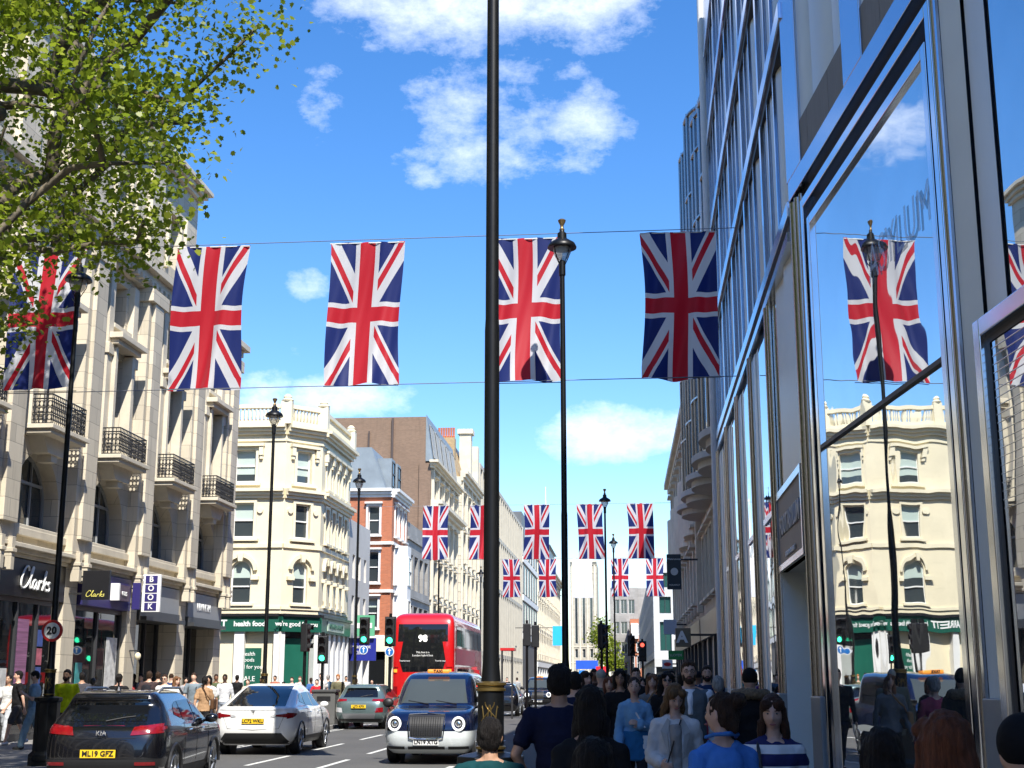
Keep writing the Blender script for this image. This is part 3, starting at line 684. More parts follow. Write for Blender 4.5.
left('person with long light brown hair and white top above the black car', 176, 33.5, face=60, h=1.66, top=((.62, .61, .60), 'long'), hair=((.17, .08, .035), 'long'), fem=True, q=1)
left('person in pale shorts with grey t-shirt and backpack straps', 194, 39, h=1.78, top=((.17, .21, .24), 'tee'), legs=((.45, .36, .28), 'shorts'), hair=(BR, 'short'))
left('person from behind in tan shirt and black trousers with dark tied hair', 205, 34, face='away', h=1.66, top=((.36, .22, .12), 'tee'), legs=((.012, .012, .014), 'trousers'), hair=(DK, 'pony'), fem=True, skin=1, q=1)
left('person in white top behind the tan shirt', 209, 37, h=1.70, top=((.62, .62, .6), 'tee'), hair=(DK, 'bob'), fem=True, skin=1)
left('dark skinned person in loose white shirt left of the white car roof', 225, 44, h=1.76, top=((.62, .63, .65), 'long'), legs=((.3, .34, .4), 'loose'), hair=(DK, 'short'), skin=3)
left('person in cream top in front of the green poster', 248, 52, h=1.60, top=((.6, .52, .42), 'long'), hair=((.06, .03, .02), 'short'))
left('person in bright blue jacket by the cream building door', 292, 62, h=1.70, top=((.015, .05, .42), 'long'), hair=(BR, 'short'))
left('person in beige top beside the bright blue jacket', 284, 60, h=1.50, top=((.5, .35, .25), 'tee'), hair=(DK, 'bob'), fem=True)
left('person in white shirt right of the bright blue jacket', 300, 63, h=1.74, top=((.62, .6, .62), 'tee'), hair=((.12, .05, .03), 'short'))
left('person in mint green top with dark hair above the white car', 304, 56, h=1.50, top=((.15, .42, .36), 'tee'), hair=(DK, 'long'), fem=True, face=-60)
left('person in white top with dark hair standing tallest by the bin', 321, 58, h=1.86, top=((.62, .6, .58), 'tee'), hair=(DK, 'short'))
left('person in bright red t-shirt by the grey bin', 317, 54, h=1.60, top=((.5, .02, .03), 'tee'), hair=(DK, 'short'))
left('person in slate blue jacket behind the grey bin', 328, 60, h=1.80, top=((.08, .13, .18), 'coat'), hair=((.3, .28, .26), 'short'), face='away')
left('person in olive green coat with ginger hair right of the bin', 338, 57, h=1.80, top=((.13, .12, .07), 'coat'), legs=((.3, .22, .13), 'trousers'), hair=((.36, .14, .04), 'thick'))
left('person in dark red top beyond the grey green SUV', 372, 70, h=1.6, top=((.4, .03, .05), 'long'), hair=(DK, 'short'))
left('person in dark top by the black bollards far left pavement beyond the lamp post', 507, 95, h=1.75, top=(K_, 'long'), hair=(DK, 'short'))
left('person in pale grey hoodie far down the left pavement beside the signals', 517, 98, h=1.75, top=((.3, .3, .3), 'long'), hair=(BR, 'short'), face='away')
for j_, (px_, y_, col_, hs_, fm_, lab_) in enumerate(((82, 36, (.05, .05, .06), 'short', 0, 'person in charcoal top in the shop doorway behind the yellow green t-shirt'), (131, 44, (.35, .05, .05), 'long', 1, 'person in brick red top by the grey shutters'), (141, 46, (.55, .53, .5), 'short', 0, 'person in ivory shirt left of the brown jacket and backpack'), (171, 47, (.03, .05, .12), 'cap', 0, 'person in blue cap and navy top by the grey shop'), (186, 48, (.3, .3, .32), 'bob', 1, 'person in light grey dress by the grey shop'), (216, 50, (.08, .1, .05), 'short', 0, 'person in khaki jacket at the stone building corner'), (237, 57, K_, 'short', 0, 'person in black jacket in front of the cream shop pier'), (262, 60, (.45, .4, .35), 'long', 1, 'person in sand coloured dress by the green poster'), (275, 64, (.3, .08, .05), 'short', 0, 'person in terracotta shirt near the cream corner pier'), (311, 66, (.05, .12, .3), 'pony', 1, 'person in cobalt dress near the fluted shop piers'), (346, 72, (.5, .5, .5), 'short', 0, 'person in pale shirt under the blue banner sign'), (356, 76, (.05, .05, .05), 'bob', 1, 'person in black dress under the green hanging sign'))):
    left(lab_, px_, y_, h=1.78 - .1 * fm_, top=(col_, 'tee' if j_ % 2 else 'long'), hair=((DK, BR)[j_ % 2], hs_), fem=bool(fm_), face='to' if j_ % 3 else 'away', yaw=rnd.uniform(-40, 40), skin=rnd.choice((0, 0, 1, 2)))
def shoulder_bag(lab, name, col):
    o = [p for p in bpy.data.objects if p.get('label') == name][0]
    mb = MB().box(.19, .29, -.14, .16, .86, 1.12); st = MB().tube([(-.10, .02, 1.46), (.0, .145, 1.38), (.12, .165, 1.2), (.22, .06, 1.05)], .012, 6).tube([(-.10, .02, 1.46), (.0, -.12, 1.40), (.12, -.15, 1.2), (.22, -.05, 1.05)], .012, 6)
    ob = thing('shoulder_bag', lab, 'bag', tuple(o.location), o.rotation_euler[2], local=True)
    mb.build('bag', cloth(col, .5), ob, bevel=.03); st.build('strap', cloth(col, .5), ob)
shoulder_bag('black shoulder bag of the person in sunglasses', 'person in sunglasses and black top with wavy dark hair right of the pale blue blouse', (.02, .02, .02))
shoulder_bag('brown shoulder bag of the person in the tan shirt', 'person from behind in tan shirt and black trousers with dark tied hair', (.10, .05, .025))
shoulder_bag('tan shoulder bag of the person with reddish blonde hair', 'person with long reddish blonde hair in grey top behind the pale blue blouse', (.3, .17, .08))
def backpack(lab, name, col):
    o = [p for p in bpy.data.objects if p.get('label') == name][0]
    ob = thing('backpack', lab, 'backpack', tuple(o.location), o.rotation_euler[2], local=True)
    MB().loft([(0, -.21, z, rx, .09) for z, rx in ((.98, .10), (1.02, .145), (1.3, .15), (1.42, .12), (1.46, .05))], 16).build('pack', cloth(col), ob, smooth=True)
    for s_ in (-1, 1): MB().tube([(s_ * .10, -.12, 1.42), (s_ * .12, .0, 1.475), (s_ * .115, .135, 1.36), (s_ * .13, .12, 1.15)], .017, 6).build('strap', cloth(col), ob)
backpack('dark backpack worn over the dark brown jacket', 'person from behind in dark brown jacket with a backpack', (.02, .02, .025))
backpack('grey backpack worn by the person in pale shorts', 'person in pale shorts with grey t-shirt and backpack straps', (.05, .055, .06))
flush_jobs()
# ------------------------------------------------------------------ street lamps
def make_lamp():
    t = thing('street_lamp', 'x', 'street lamp', local=True)
    MB().box(-.23, .23, -.23, .23, 0, .16).lathe([(.30, .1), (.30, .2), (.235, .26), (.225, 1.16), (.26, 1.2), (.26, 1.25), (.12, 1.28)], 8, rot=R(22.5)).build('plinth', BLACK, t, bevel=.008)
    d = MB().lathe([(.098, 1.26), (.098, 1.74), (.08, 1.76)], 24).build('drum', BLACK, t, smooth=40)
    g = MB()
    for z, r in ((1.29, .108), (1.75, .112)):
        g.lathe([(r - .015, z - .035), (r, z - .028), (r, z - .012), (r - .012, z - .006), (r - .012, z + .006), (r + .004, z + .014), (r + .004, z + .03), (r - .02, z + .04)], 24)
    g.build('gilded_collar', GOLD, t, smooth=40)
    em = MB()
    def W(cx, n):
        P = []
        for k in range(33):
            a = k / 32; x = -.06 + .12 * a; z = 1.52 + .10 * math.cos(a * 4 * math.pi) * (1 if 0.02 < a < .98 else .8)
            P.append((x, z))
        for sx in (1, -1):
            Q = [(sx * (.015 + .05 * math.sin(a * math.pi * 1.5)), 1.40 + .24 * a) for a in [i / 14 for i in range(15)]]
            yield Q
        yield P[:17]; yield P[16:]
    for face in (-1, 1):
        for Q in W(0, 0):
            em.tube([(x, face * math.sqrt(.1 ** 2 - min(x * x, .0095)), z) for x, z in Q], .0045, 6)
    em.build('gilded_monogram', GOLD, d)
    MB().lathe([(.075, 1.78), (.061, 1.95), (.058, 4.5), (.053, 4.6), (.048, 7.8), (.044, 9.3)], 20).build('column', BLACK, t, smooth=50)
    s = MB().lathe([(.05, 9.0), (.062, 9.02), (.062, 9.28), (.05, 9.3)], 16)
    for k in range(4):
        a = R(45 + 90 * k); s.tube([(.05 * math.cos(a), .05 * math.sin(a), 9.2), (.17 * math.cos(a), .17 * math.sin(a), 9.42), (.2 * math.cos(a), .2 * math.sin(a), 9.56)], .009, 6)
    s.build('bracket', BLACK, t)
    MB().lathe([(.04, 9.30), (.12, 9.36), (.165, 9.46), (.17, 9.56)], 24).build('lamp_glass', mat('lamp_glass', (.75, .75, .7), .15, alpha=.55, var=.05), t, smooth=50)
    MB().lathe([(.27, 9.545), (.275, 9.57), (.24, 9.64), (.13, 9.71), (.09, 9.74), (.085, 9.84), (.05, 9.87), (.045, 9.90)], 28).build('shade', BLACK, t, smooth=40)
    MB().lathe([(.045, 9.89), (.05, 9.92), (.03, 9.95), (.035, 10.0), (.07, 10.07), (.075, 10.10), (.05, 10.12)], 16).build('finial', mat('copper_finial', (.30, .20, .09), .35, .8, var=.3, scale=9), t, smooth=40)
    return t
LAMP0 = make_lamp(); lamp_used = False
def lamp(x, y, label, z=.12, s=1.):
    global lamp_used
    o = copy_tree(LAMP0) if lamp_used else LAMP0
    lamp_used = True
    o.location = (x, y, z); o.scale = (s, s, s); tag(o, label, None, 'traditional black street lamps')
    return o
lamp(-1.0, 10.3, 'tall black lamp post with gilded collar crossing the whole sky at the near kerb', z=-.10, s=1.)
lamp(-1.04, 24.3, 'black lamp post whose shade stands beside the third big flag', z=.1)
lamp(gx(50, 25.7), 25.7, 'black lamp post under the tree carrying the round 20 sign', z=.12)
lamp(-10.65, 40.2, 'black lamp post in front of the cream corner building', z=.1)
lamp(-10.75, 54.4, 'black lamp post before the red brick building by the green traffic light', z=.1)
lamp(-.78, 61.5, 'black lamp post standing between the distant flags in the street middle')
lamp(-.55, 81., 'more distant black lamp post right of the one between the far flags', s=1.0)
lamp(-10.9, 80., 'black lamp post in front of the brown brick wall, behind the bus')
lamp(-10.9, 104., 'slim black lamp post beyond the bus by the small flags')

# 20 sign on the left lamp
s = thing('speed_limit_sign', 'round 20 sign with red ring on the lamp post under the tree', 'traffic sign', (gx(50, 25.7) + .05, 25.45, 2.62))
fr = frame((gx(50, 25.7) + .09, 25.45, 0), (1, 0, 0), (0, -1, 0))
def disc(mb, r, z, d0, d1, a=0, n=28): return mb.poly([[(a + r * math.cos(2 * math.pi * i / n), z + r * math.sin(2 * math.pi * i / n)) for i in range(n)]], d0, d1)
disc(MB(fr), .205, 2.62, .0, .03).build('rim', mat('sign_red', (.55, .02, .02), .4, var=.05), s)
disc(MB(fr), .155, 2.62, .033, .036).build('face', mat('sign_white', (.75, .75, .73), .4, var=.04), s)
text('20', .19, fr, (0, .045, 2.62), INK, s, 'numerals', bold=.006)
MB(fr).box(-.02, .02, -.2, 0, 2.5, 2.75).build('bracket', IRON, s)

# ------------------------------------------------------------------ flags
def flag_material(W=1.5, H=2.9):
    m = bpy.data.materials.new('union_flag_cloth'); m.use_nodes = True; nt = NT(m.node_tree)
    uv = nt.node('ShaderNodeUVMap'); sp = nt.node('ShaderNodeSeparateXYZ'); nt.l.new(uv.outputs[0], sp.inputs[0])
    x = (E(nt, sp.outputs[0]) - .5) * W; y = (E(nt, sp.outputs[1]) - .5) * H
    L = math.hypot(W, H)
    d1 = (x * (H / L) + y * (W / L)) * y.sign()       # TL-BR diagonal
    d2 = (x * (H / L) - y * (W / L)) * y.sign()
    same = (x * y).gt(0.)
    d = d1 * (1. - same) + d2 * same
    wh = d.abs().lt(.165); rd = d.lt(0.0) * d.gt(-.105)
    ax = x.abs(); ay = y.abs(); mn = nt.math('MINIMUM', ax, ay)
    cw = mn.lt(.245); cr = mn.lt(.15)
    c = nt.mix(wh, (.008, .024, .17, 1), (.78, .78, .80, 1))
    c = nt.mix(rd, c, (.62, .012, .03, 1)); c = nt.mix(cw, c, (.78, .78, .80, 1)); c = nt.mix(cr, c, (.62, .012, .03, 1))
    b = m.node_tree.nodes['Principled BSDF']; nt.l.new(c, b.inputs['Base Color']); b.inputs['Roughness'].default_value = .55
    b.inputs['Sheen Weight'].default_value = .15
    tr = nt.node('ShaderNodeBsdfTranslucent'); nt.l.new(c, tr.inputs[0]); mx = nt.node('ShaderNodeMixShader'); mx.inputs[0].default_value = .48
    nt.l.new(b.outputs[0], mx.inputs[1]); nt.l.new(tr.outputs[0], mx.inputs[2]); nt.l.new(mx.outputs[0], m.node_tree.nodes['Material Output'].inputs[0])
    return m
FLAG = flag_material()
WFLAG = mat('white_banner_cloth', (.75, .75, .77), .6, var=.04)
def flag(x, y, ztop, W, H, seed, label, group, lean=-.05, m=None):
    t = thing('union_flag' if m is None else 'white_banner', label, 'flag', (x, y, ztop), group=group)
    n, k = 26, 40; r = random.Random(seed); ph = [r.uniform(0, 6) for _ in range(6)]; am = r.uniform(.7, 1.3)
    me = bpy.data.meshes.new('cloth'); vs = []; fs = []; uvs = []
    for j in range(k + 1):
        v = j / k
        for i in range(n + 1):
            u = i / n; s = u - .5; q = 1 - v
            wv = W * (1 - .05 * math.sin(math.pi * min(1, q * 1.1)) * am)
            dx = s * wv + lean * q * W * am + .018 * W * math.sin(5 * q + ph[0])
            dy = .10 * q * math.sin(7 * u * am + 3.5 * q + ph[1]) + .035 * math.sin(17 * u + 3 * q * q + ph[2]) * (.3 + q) + .02 * math.sin(26 * u + 8 * q + ph[3]) + .2 * math.sin(2.2 * q + ph[4]) * q + .12 * (u - .5) * q * math.sin(ph[5])
            dz = -q * H + .02 * math.cos(8 * u + ph[5]) * q - .02 * math.cos(s * 3) * 0 + (.025 * abs(math.sin(2.5 * math.pi * u)) if v > .985 else 0) * 1 - .03 * (s * s) * 4 * (q > .9) * -1
            vs.append((dx, dy, dz)); uvs.append((u, v))
    for j in range(k):
        for i in range(n):
            a = j * (n + 1) + i; fs.append((a, a + 1, a + n + 2, a + n + 1))
    me.from_pydata(vs, [], fs); uvl = me.uv_layers.new()
    for lp in me.loops: uvl.data[lp.index].uv = uvs[lp.vertex_index]
    me.materials.append(m or FLAG); me.shade_smooth()
    ob = bpy.data.objects.new('cloth', me); COL.objects.link(ob); ob.parent = t
    MB().tube([(x - W / 2, y, ztop), (x + W / 2, y, ztop)], .012, 6).build('header_rope', WHITET, t)
    MB().tube([(x - W / 2 + lean * W * am, y + .02, ztop - H), (x + W / 2 + lean * W * am, y + .02, ztop - H)], .008, 6).build('hem_rod', IRON, t)
    return t
def cable(x0, z0, x1, z1, y, label, sag=.35):
    P = [(x0 + (x1 - x0) * i / 24, y, z0 + (z1 - z0) * i / 24 - sag * 4 * (i / 24) * (1 - i / 24) * 0 + .0) for i in range(25)]
    tag(MB().tube(P, .009, 5).build('flag_cable', mat('cable_steel', (.25, .26, .28), .4, .6), None), label, 'cable')
FZ = 10.42
cable(-15.6, FZ + .0, 2.35, FZ + .12, 26, 'thin cable holding the tops of the five big flags')
cable(-15.6, 7.38, 2.35, 7.5, 26, 'thin cable along the bottoms of the five big flags')
for i, (X, lab, ln) in enumerate(((-11.75, 'big union flag half hidden behind the tree leaves', -.02), (-8.3, 'big union flag just right of the tree against the stone building', -.12),
                              (-5.1, 'big union flag alone in clear sky, second left of the near lamp post', -.05), (-1.88, 'big union flag crossed by the near lamp post', -.0), (1.22, 'big union flag in shade beside the steel and glass building', .0))):
    flag(X, 26, FZ + .05 * (i > 3), 1.52, 2.98, 11 + i, lab, 'big union flags of the nearest row', ln)
flag(-15.0, 26, FZ, 1.52, 2.98, 31, 'big union flag at the left end of the near row by the stone facade', 'big union flags of the nearest row')
for i, (px, lab) in enumerate(((434, 'small union flag in front of the white building with the brown brick wall'), (482, 'small union flag partly behind the near lamp post'), (537.5, 'small union flag left of the second lamp post, highest of the distant flags there'), (592, 'small union flag right of the second lamp post above the white banner'), (643.5, 'small union flag right of the two distant lamp posts, upper of the two'), )):
    flag(gx(px, 70), 70, 10.62, 1.36, 2.82, 50 + i, lab, 'small union flags of the second row', -.02 if i < 3 else .03)
cable(-15.7, 10.6, 2.5, 10.66, 70, 'thin cable of the second flag row')
for i, (px, lab) in enumerate(((511, 'tiny union flag just right of the near lamp post over the modern facades'), (548, 'tiny union flag left of the second lamp post, lower of two'), (621.5, 'tiny union flag behind the distant lamp posts'), (657, 'tiny union flag beside the dark hanging shop sign'), )):
    flag(gx(px, 98), 98, 10.25, 1.28, 2.72, 70 + i, lab, 'tiny union flags of the third row', .03)
flag(gx(583.5, 98), 98, 10.25, 1.45, 2.8, 81, 'white banner with faint mark hanging between distant flags', None, .02, WFLAG)
cable(-15.7, 10.25, 2.6, 10.3, 98, 'thin cable of the third flag row')

# ------------------------------------------------------------------ traffic lights
GREENL = mat('green_signal', (0, .5, .25), .3, emit=(.05, 1, .5), estr=3.2, var=0)
DARKL = mat('unlit_signal', (.03, .012, .01), .3, var=0)
REDSIG = mat('red_signal', (.4, .02, .02), .3, emit=(1, .08, .05), estr=2.0, var=0)
BLUES = mat('blue_sign', (.01, .13, .42), .35, var=.03)
def signal(x, y, z, rz, label, lit=2, pole=None, round_sign=True, board=True, group='traffic lights at the crossing'):
    t = thing('traffic_light', label, 'traffic light', (x, y, 0), rz, group, local=True)
    MB().box(-.17, .17, -.13, .12, z, z + 1.0).build('housing', PLASTIC, t, bevel=.03)
    if board: MB().box(-.21, .21, .0, .015, z - .04, z + 1.04).build('backboard', PLASTIC, t, bevel=.01)
    f = frame((0, 0, 0), (1, 0, 0), (0, -1, 0))
    for k in range(3):
        zc = z + .83 - .33 * k
        ob = disc(MB(f), .105, zc, .132, .14).build('lens', (GREENL if lit == 2 else REDSIG) if k == lit else DARKL, t)
        h = MB(f); P = []
        for i in range(11):
            a = R(-20 + 220 * i / 10); P.append((a,))
        vs = []; fs = []
        for i, (a,) in enumerate(P):
            for d, rr in ((.13, .118), (.34 - .08 * abs(math.cos(a)), .118), (.34 - .08 * abs(math.cos(a)), .13), (.13, .13)): vs.append((rr * math.cos(a), d, zc + rr * math.sin(a)))
        for i in range(10):
            for q in range(4): fs.append((i * 4 + q, i * 4 + (q + 1) % 4, (i + 1) * 4 + (q + 1) % 4, (i + 1) * 4 + q))
        h.add(vs, fs); h.build('hood', PLASTIC, t)
    if round_sign:
        disc(MB(f), .17, z - .24, .1, .13).build('roundel', mat('sign_white2', (.7, .72, .75), .4, var=0), t)
        rr = disc(MB(f), .14, z - .24, .132, .137).build('roundel_face', BLUES, t)
        MB(f).box(-.02, .02, .138, .145, z - .34, z - .18).add([(-.07, .141, z - .20), (.07, .141, z - .20), (0, .141, z - .12)], [(0, 1, 2)]).build('arrow', WHINK, rr)
    if pole: MB().lathe([(.06, pole), (.057, z + 1.15)], 12).build('pole', BLACK, t, smooth=40)
    else: MB().box(-.03, .03, .1, .3, z + .2, z + .8).build('bracket', PLASTIC, t)
    return t
signal(gx(363.5, 53.8), 53.8, 3.1, 0, 'green traffic light on the lamp post before the red brick building')
signal(gx(389.5, 50.), 50., 2.95, 0, 'green traffic light on a pole beside the red bus', pole=.12)
signal(gx(304, 49.), 49., 2.7, R(80), 'traffic light seen from its side left of the cream shop door', lit=9, board=False, pole=.12, round_sign=False)
signal(gx(322, 52.), 52., 2.35, 0, 'small green signal in front of the cream building shop door', pole=.12, round_sign=False)
signal(gx(527, 62), 62, 3.2, R(180), 'black signal back on a pole right of the near lamp post, left of the pair', pole=.12, board=False, round_sign=False, lit=9)
signal(gx(535.5, 62.5), 62.5, 3.15, R(180), 'black signal back on a pole left of the second lamp post, right of the pair', pole=.12, board=False, round_sign=False, lit=9)
signal(gx(602, 58), 58, 3.0, R(70), 'black traffic light turned sideways on the far lamp post', pole=.12, round_sign=False, lit=9)
signal(gx(632, 74), 74, 3.0, R(20), 'distant traffic light with dark lenses over the crowd', pole=.12, round_sign=False, lit=9)
signal(gx(643, 74), 74, 2.7, R(0), 'distant red traffic light over the crowd right of the dark one', lit=0, pole=.12, round_sign=False)
# ------------------------------------------------------------------ building helpers
BLD_FR = {}
def building(name, label, cat='building', at=(0, 0, 0), group=None):
    return thing(name, label, cat, at, 0, group)
def win(parent, fr, a0, a1, z0, z1, d=-.22, kind='sash', arched=False, fm=None, pm=None, blind=0., bars=1, fw=.07, name='window'):
    fm = fm or FRAMEW; pm = pm or PANE
    lp = arch(a0, a1, z0, z1 - (a1 - a0) / 2) if arched else rect(a0, a1, z0, z1)
    mb = MB(fr); mb.poly([lp, scale_loop(lp, fw)], d, d - .07)
    zm = (z0 + z1) / 2 - (.1 * (z1 - z0) if arched else 0)
    if kind == 'sash': mb.box(a0 + fw, a1 - fw, d - .05, d + .02, zm - .035, zm + .035)
    if kind == 'grid':
        mb.box(a0 + fw, a1 - fw, d - .05, d + .01, z0 + (z1 - z0) * .62 - .04, z0 + (z1 - z0) * .62 + .04)
    for b in range(1, bars + 1):
        if bars > 1 or kind in ('grid', 'cross'):
            a = a0 + (a1 - a0) * b / (bars + 1); mb.box(a - .03, a + .03, d - .045, d + .008, z0 + fw, z1 - fw if not arched else z1 - .12)
    w_ = mb.build(name, fm, parent, recalc=True)
    MB(fr).poly([scale_loop(lp, fw * .6)], d - .055).build('pane', pm, w_, recalc=False)
    if blind:
        zb = z1 - (z1 - z0) * blind
        bl = [(max(a0 + fw, min(a1 - fw, x)), max(z, zb)) for x, z in scale_loop(lp, fw)]
        MB(fr).poly([bl], d - .052).build('blind', BLIND, w_, recalc=False)
    return w_
def wall(mb, fr_rect, holes, depth=.3):
    a0, a1, z0, z1 = fr_rect
    mb.poly([rect(a0, a1, z0, z1)] + holes, 0)
    for h in holes: mb.ring(h, 0, -depth)
    return mb
def cornice(mb, a0, a1, z, h, proj, back=-.05, ends=True):
    e = proj if ends else 0
    mb.box(a0 - e * .35, a1 + e * .35, back, proj * .35, z, z + h * .33)
    mb.box(a0 - e * .65, a1 + e * .65, back, proj * .65, z + h * .333, z + h * .66)
    mb.box(a0 - e, a1 + e, back, proj, z + h * .663, z + h)
    return mb
def body(parent, x0, x1, y0, y1, z1, m, name='wall', z0=-.02):
    return MB().box(x0, x1, y0, y1, z0, z1).build(name, m, parent)

# ================================================================== A: stone arcade building (left)
A = building('stone_arcade_building', 'long carved stone building with arched windows and iron balconies behind the tree', at=(-16, 28, 0))
YS = -22.0; YE = 53.3
fa = frame((-16, 0, 0), (0, 1, 0), (1, 0, 0))
bays = [(3.2 + 5 * k) for k in range(-5, 11)]          # pier centres ... 53.2
holes = []; BW = 1.72
for c in [b + 2.5 for b in bays[:-1]]:
    if c < -20: continue
    holes += [arch(c - 1.42, c + 1.42, 5.75, 6.4, 18), rect(c - .62, c + .62, 8.45, 11.75), rect(c - .62, c + .62, 12.75, 14.2), rect(c - .6, c + .6, 16.2, 18.2)]
holes = [h for h in holes if not (h[0][1] > 15 and h[0][0] > 47.5)]
W_ = MB(fa); wall(W_, (YS, YE, 4.85, 15.3), [h for h in holes if h[0][1] < 15], .6); wall(W_, (YS, 48., 15.3, 20.), [h for h in holes if h[0][1] > 15], .6)
W_.build('wall', STONE, A, recalc=False)
MB().box(-34, -16.96, YS, YE, 0, 15.28).box(-34, -16.65, YS, 47.9, 15.28, 19.98).build('core_wall', STONE, A)
MB().box(-16.96, -16.0, YE - .75, YE, 0, 15.3).box(-34, -16.01, 47.6, 48.02, 15.3, 20).build('end_wall', STONE, A)
MB().poly([[(-34, 20), (-16.6, 20), (-19.6, 24), (-34, 24)]], YS, 47.8).build('roof', SLATE, A)
tr = MB(fa)
cornice(tr, YS, YE, 4.87, .34, .35); cornice(tr, YS, YE - .1, 14.55, .75, .62); cornice(tr, YS, 48, 19.6, .5, .45)
k = YS
for i in range(int((YE - YS) / .45)): tr.box(YS + .45 * i, YS + .45 * i + .2, 0, .45, 14.62, 14.8)
tr.box(YS, YE, -.02, .14, 5.45, 5.66)
tr.box(YS, 48, -.02, .10, 15.5, 15.75)
for c in [b + 2.5 for b in bays[:-1]]:
    if c < -20: continue
    tr.box(c - 1.55, c + 1.55, -.9, .12, 5.62, 5.75)                    # sill
    tr.box(c - 1.0, c + 1.0, -.3, .46, 11.95, 12.12); tr.box(c - 1.12, c + 1.12, -.3, .62, 12.12, 12.3)   # hood
    tr.box(c - .75, c + .75, -.3, .2, 12.55, 12.7)
    for s_ in (-1, 1):
        tr.box(c + s_ * 1.02 - .2, c + s_ * 1.02 + .2, -.02, .2, 8.3, 14.3)
        tr.box(c + s_ * 1.02 - .26, c + s_ * 1.02 + .26, -.02, .27, 11.6, 11.95)
        tr.box(c + s_ * .72 - .1, c + s_ * .72 + .1, -.02, .33, 8.42, 11.9)
        (tr.box(c + s_ * .95 - .09, c + s_ * .95 + .09, -.02, .1, 16, 18.4) if c < 47 else 0)
    tr.poly([[(c - .18, 7.55), (c + .18, 7.55), (c + .26, 8.0), (c - .26, 8.0)]], 0, .4)   # keystone bracket
tr.build('trim', TRIM, A, bevel=.012, seg=1)
pi = MB(fa)
for b in bays:
    if b < -20: continue
    b_ = min(b, YE - .62)
    pi.box(b_ - .68, b_ + .68, -.02, .34, 5.2, 14.56); pi.box(b_ - .42, b_ + .42, .3, .46, 5.66, 14.3)
    (pi.box(b_ - .6, b_ + .6, -.02, .2, 15.3, 19.6) if b_ < 48 else 0); pi.box(b_ - .8, b_ + .8, -.02, .5, 14.1, 14.56)
    pi.box(b_ - .45, b_ + .45, -.95, .10, 0, 4.87)                          # ground pier
    pi.box(b_ - .5, b_ + .5, -.02, .16, 0, .6)
    for s_ in (-1, 1):
        pi.box(b_ + s_ * .3 - .1, b_ + s_ * .3 + .1, .2, .46, 4.45, 5.3); pi.box(b_ + s_ * .3 - .13, b_ + s_ * .3 + .13, .2, .5, 4.9, 5.0)
pi.build('pier', STONE, A, bevel=.01, seg=1)
for c in [b + 2.5 for b in bays[:-1]]:
    if c < 8: continue
    win(A, fa, c - 1.42, c + 1.42, 5.75, 7.82, -.42, 'grid', True, FRAMEG, PANE, 0, 2, .09)
    win(A, fa, c - .62, c + .62, 8.45, 11.75, -.45, 'sash', False, FRAMED, PANE, .0, 0, .07)
    win(A, fa, c - .62, c + .62, 12.75, 14.2, -.4, 'sash', False, FRAMED, PANE, .0, 0, .06)
    if c < 47: win(A, fa, c - .6, c + .6, 16.2, 18.2, -.5, 'sash', False, FRAMEG, PANE, .0, 0, .06)
    sl = MB(fa).box(c - 1.2, c + 1.2, -.02, .78, 8.18, 8.36).box(c - 1.28, c + 1.28, -.02, .86, 8.3, 8.42).poly([[(c - .9, 8.18), (c + .9, 8.18), (c + .55, 7.75), (c - .55, 7.75)]], 0, .45).build('balcony', TRIM, A, bevel=.01, seg=1)
    r = MB(fa); H0, H1 = 8.45, 9.25
    for (p, q) in (((c - 1.15, .74), (c + 1.15, .74)), ((c - 1.15, .02), (c - 1.15, .74)), ((c + 1.15, .02), (c + 1.15, .74))):
        for zz in (H0, H1, H1 - .12): r.tube([(p[0], p[1], zz), (q[0], q[1], zz)], .022, 5)
        L = math.hypot(q[0] - p[0], q[1] - p[1]); n = max(2, int(L / .115))
        for i in range(n + 1):
            t = i / n; a = p[0] + (q[0] - p[0]) * t; d = p[1] + (q[1] - p[1]) * t
            r.tube([(a, d, H0), (a, d, H1)], .012, 4)
            if i < n:
                for zc in (H0 + .17, H0 + .36, H0 + .54):
                    a2 = p[0] + (q[0] - p[0]) * (t + .5 / n); d2 = p[1] + (q[1] - p[1]) * (t + .5 / n); pts = []
                    for j in range(7):
                        g = 2 * math.pi * j / 6; rr = .062
                        pts.append((a2 + rr * math.cos(g) * (q[0] - p[0]) / L, d2 + rr * math.cos(g) * (q[1] - p[1]) / L, zc + .085 * math.sin(g)))
                    r.tube(pts, .017, 4, False)
    r.build('railing', IRON, sl, recalc=False)
# shopfronts
def shopfront(c, fascia_m, dep=-.55, stall=.35, nm=2, col=FRAMED, name='shopfront', recess=None):
    f = MB(fa); a0, a1 = c - 1.98, c + 1.98
    f.box(a0, a1, -.9, dep + .05, 0, stall)
    f.box(a0, a1, dep - .1, dep + .06, 3.72, 3.92)
    for i in range(nm + 1):
        a = a0 + .05 + (a1 - a0 - .1) * i / nm; f.box(a - .05, a + .05, dep - .08, dep + .07, stall, 3.72)
    s_ = f.build(name, col, A)
    MB(fa).quad((a0, dep, stall), (a1, dep, stall), (a1, dep, 3.72), (a0, dep, 3.72)).build('pane', SHOPGL, s_, recalc=False)
    return s_
NAVY = mat('navy_fascia', (.028, .022, .13), .45, var=.05)
BLKF = mat('black_fascia', (.012, .012, .014), .4, var=.1)
GREYF = mat('grey_fascia', (.27, .28, .29), .5, var=.06)
def fascia(c, m, z0=3.85, z1=4.84, d=.1, a0=None, a1=None, name='fascia'):
    return MB(fa).box(a0 if a0 is not None else c - 2.0, a1 if a1 is not None else c + 2.0, -.9, d, z0, z1).build(name, m, A, bevel=.01)
cs = [b + 2.5 for b in bays[:-1]]
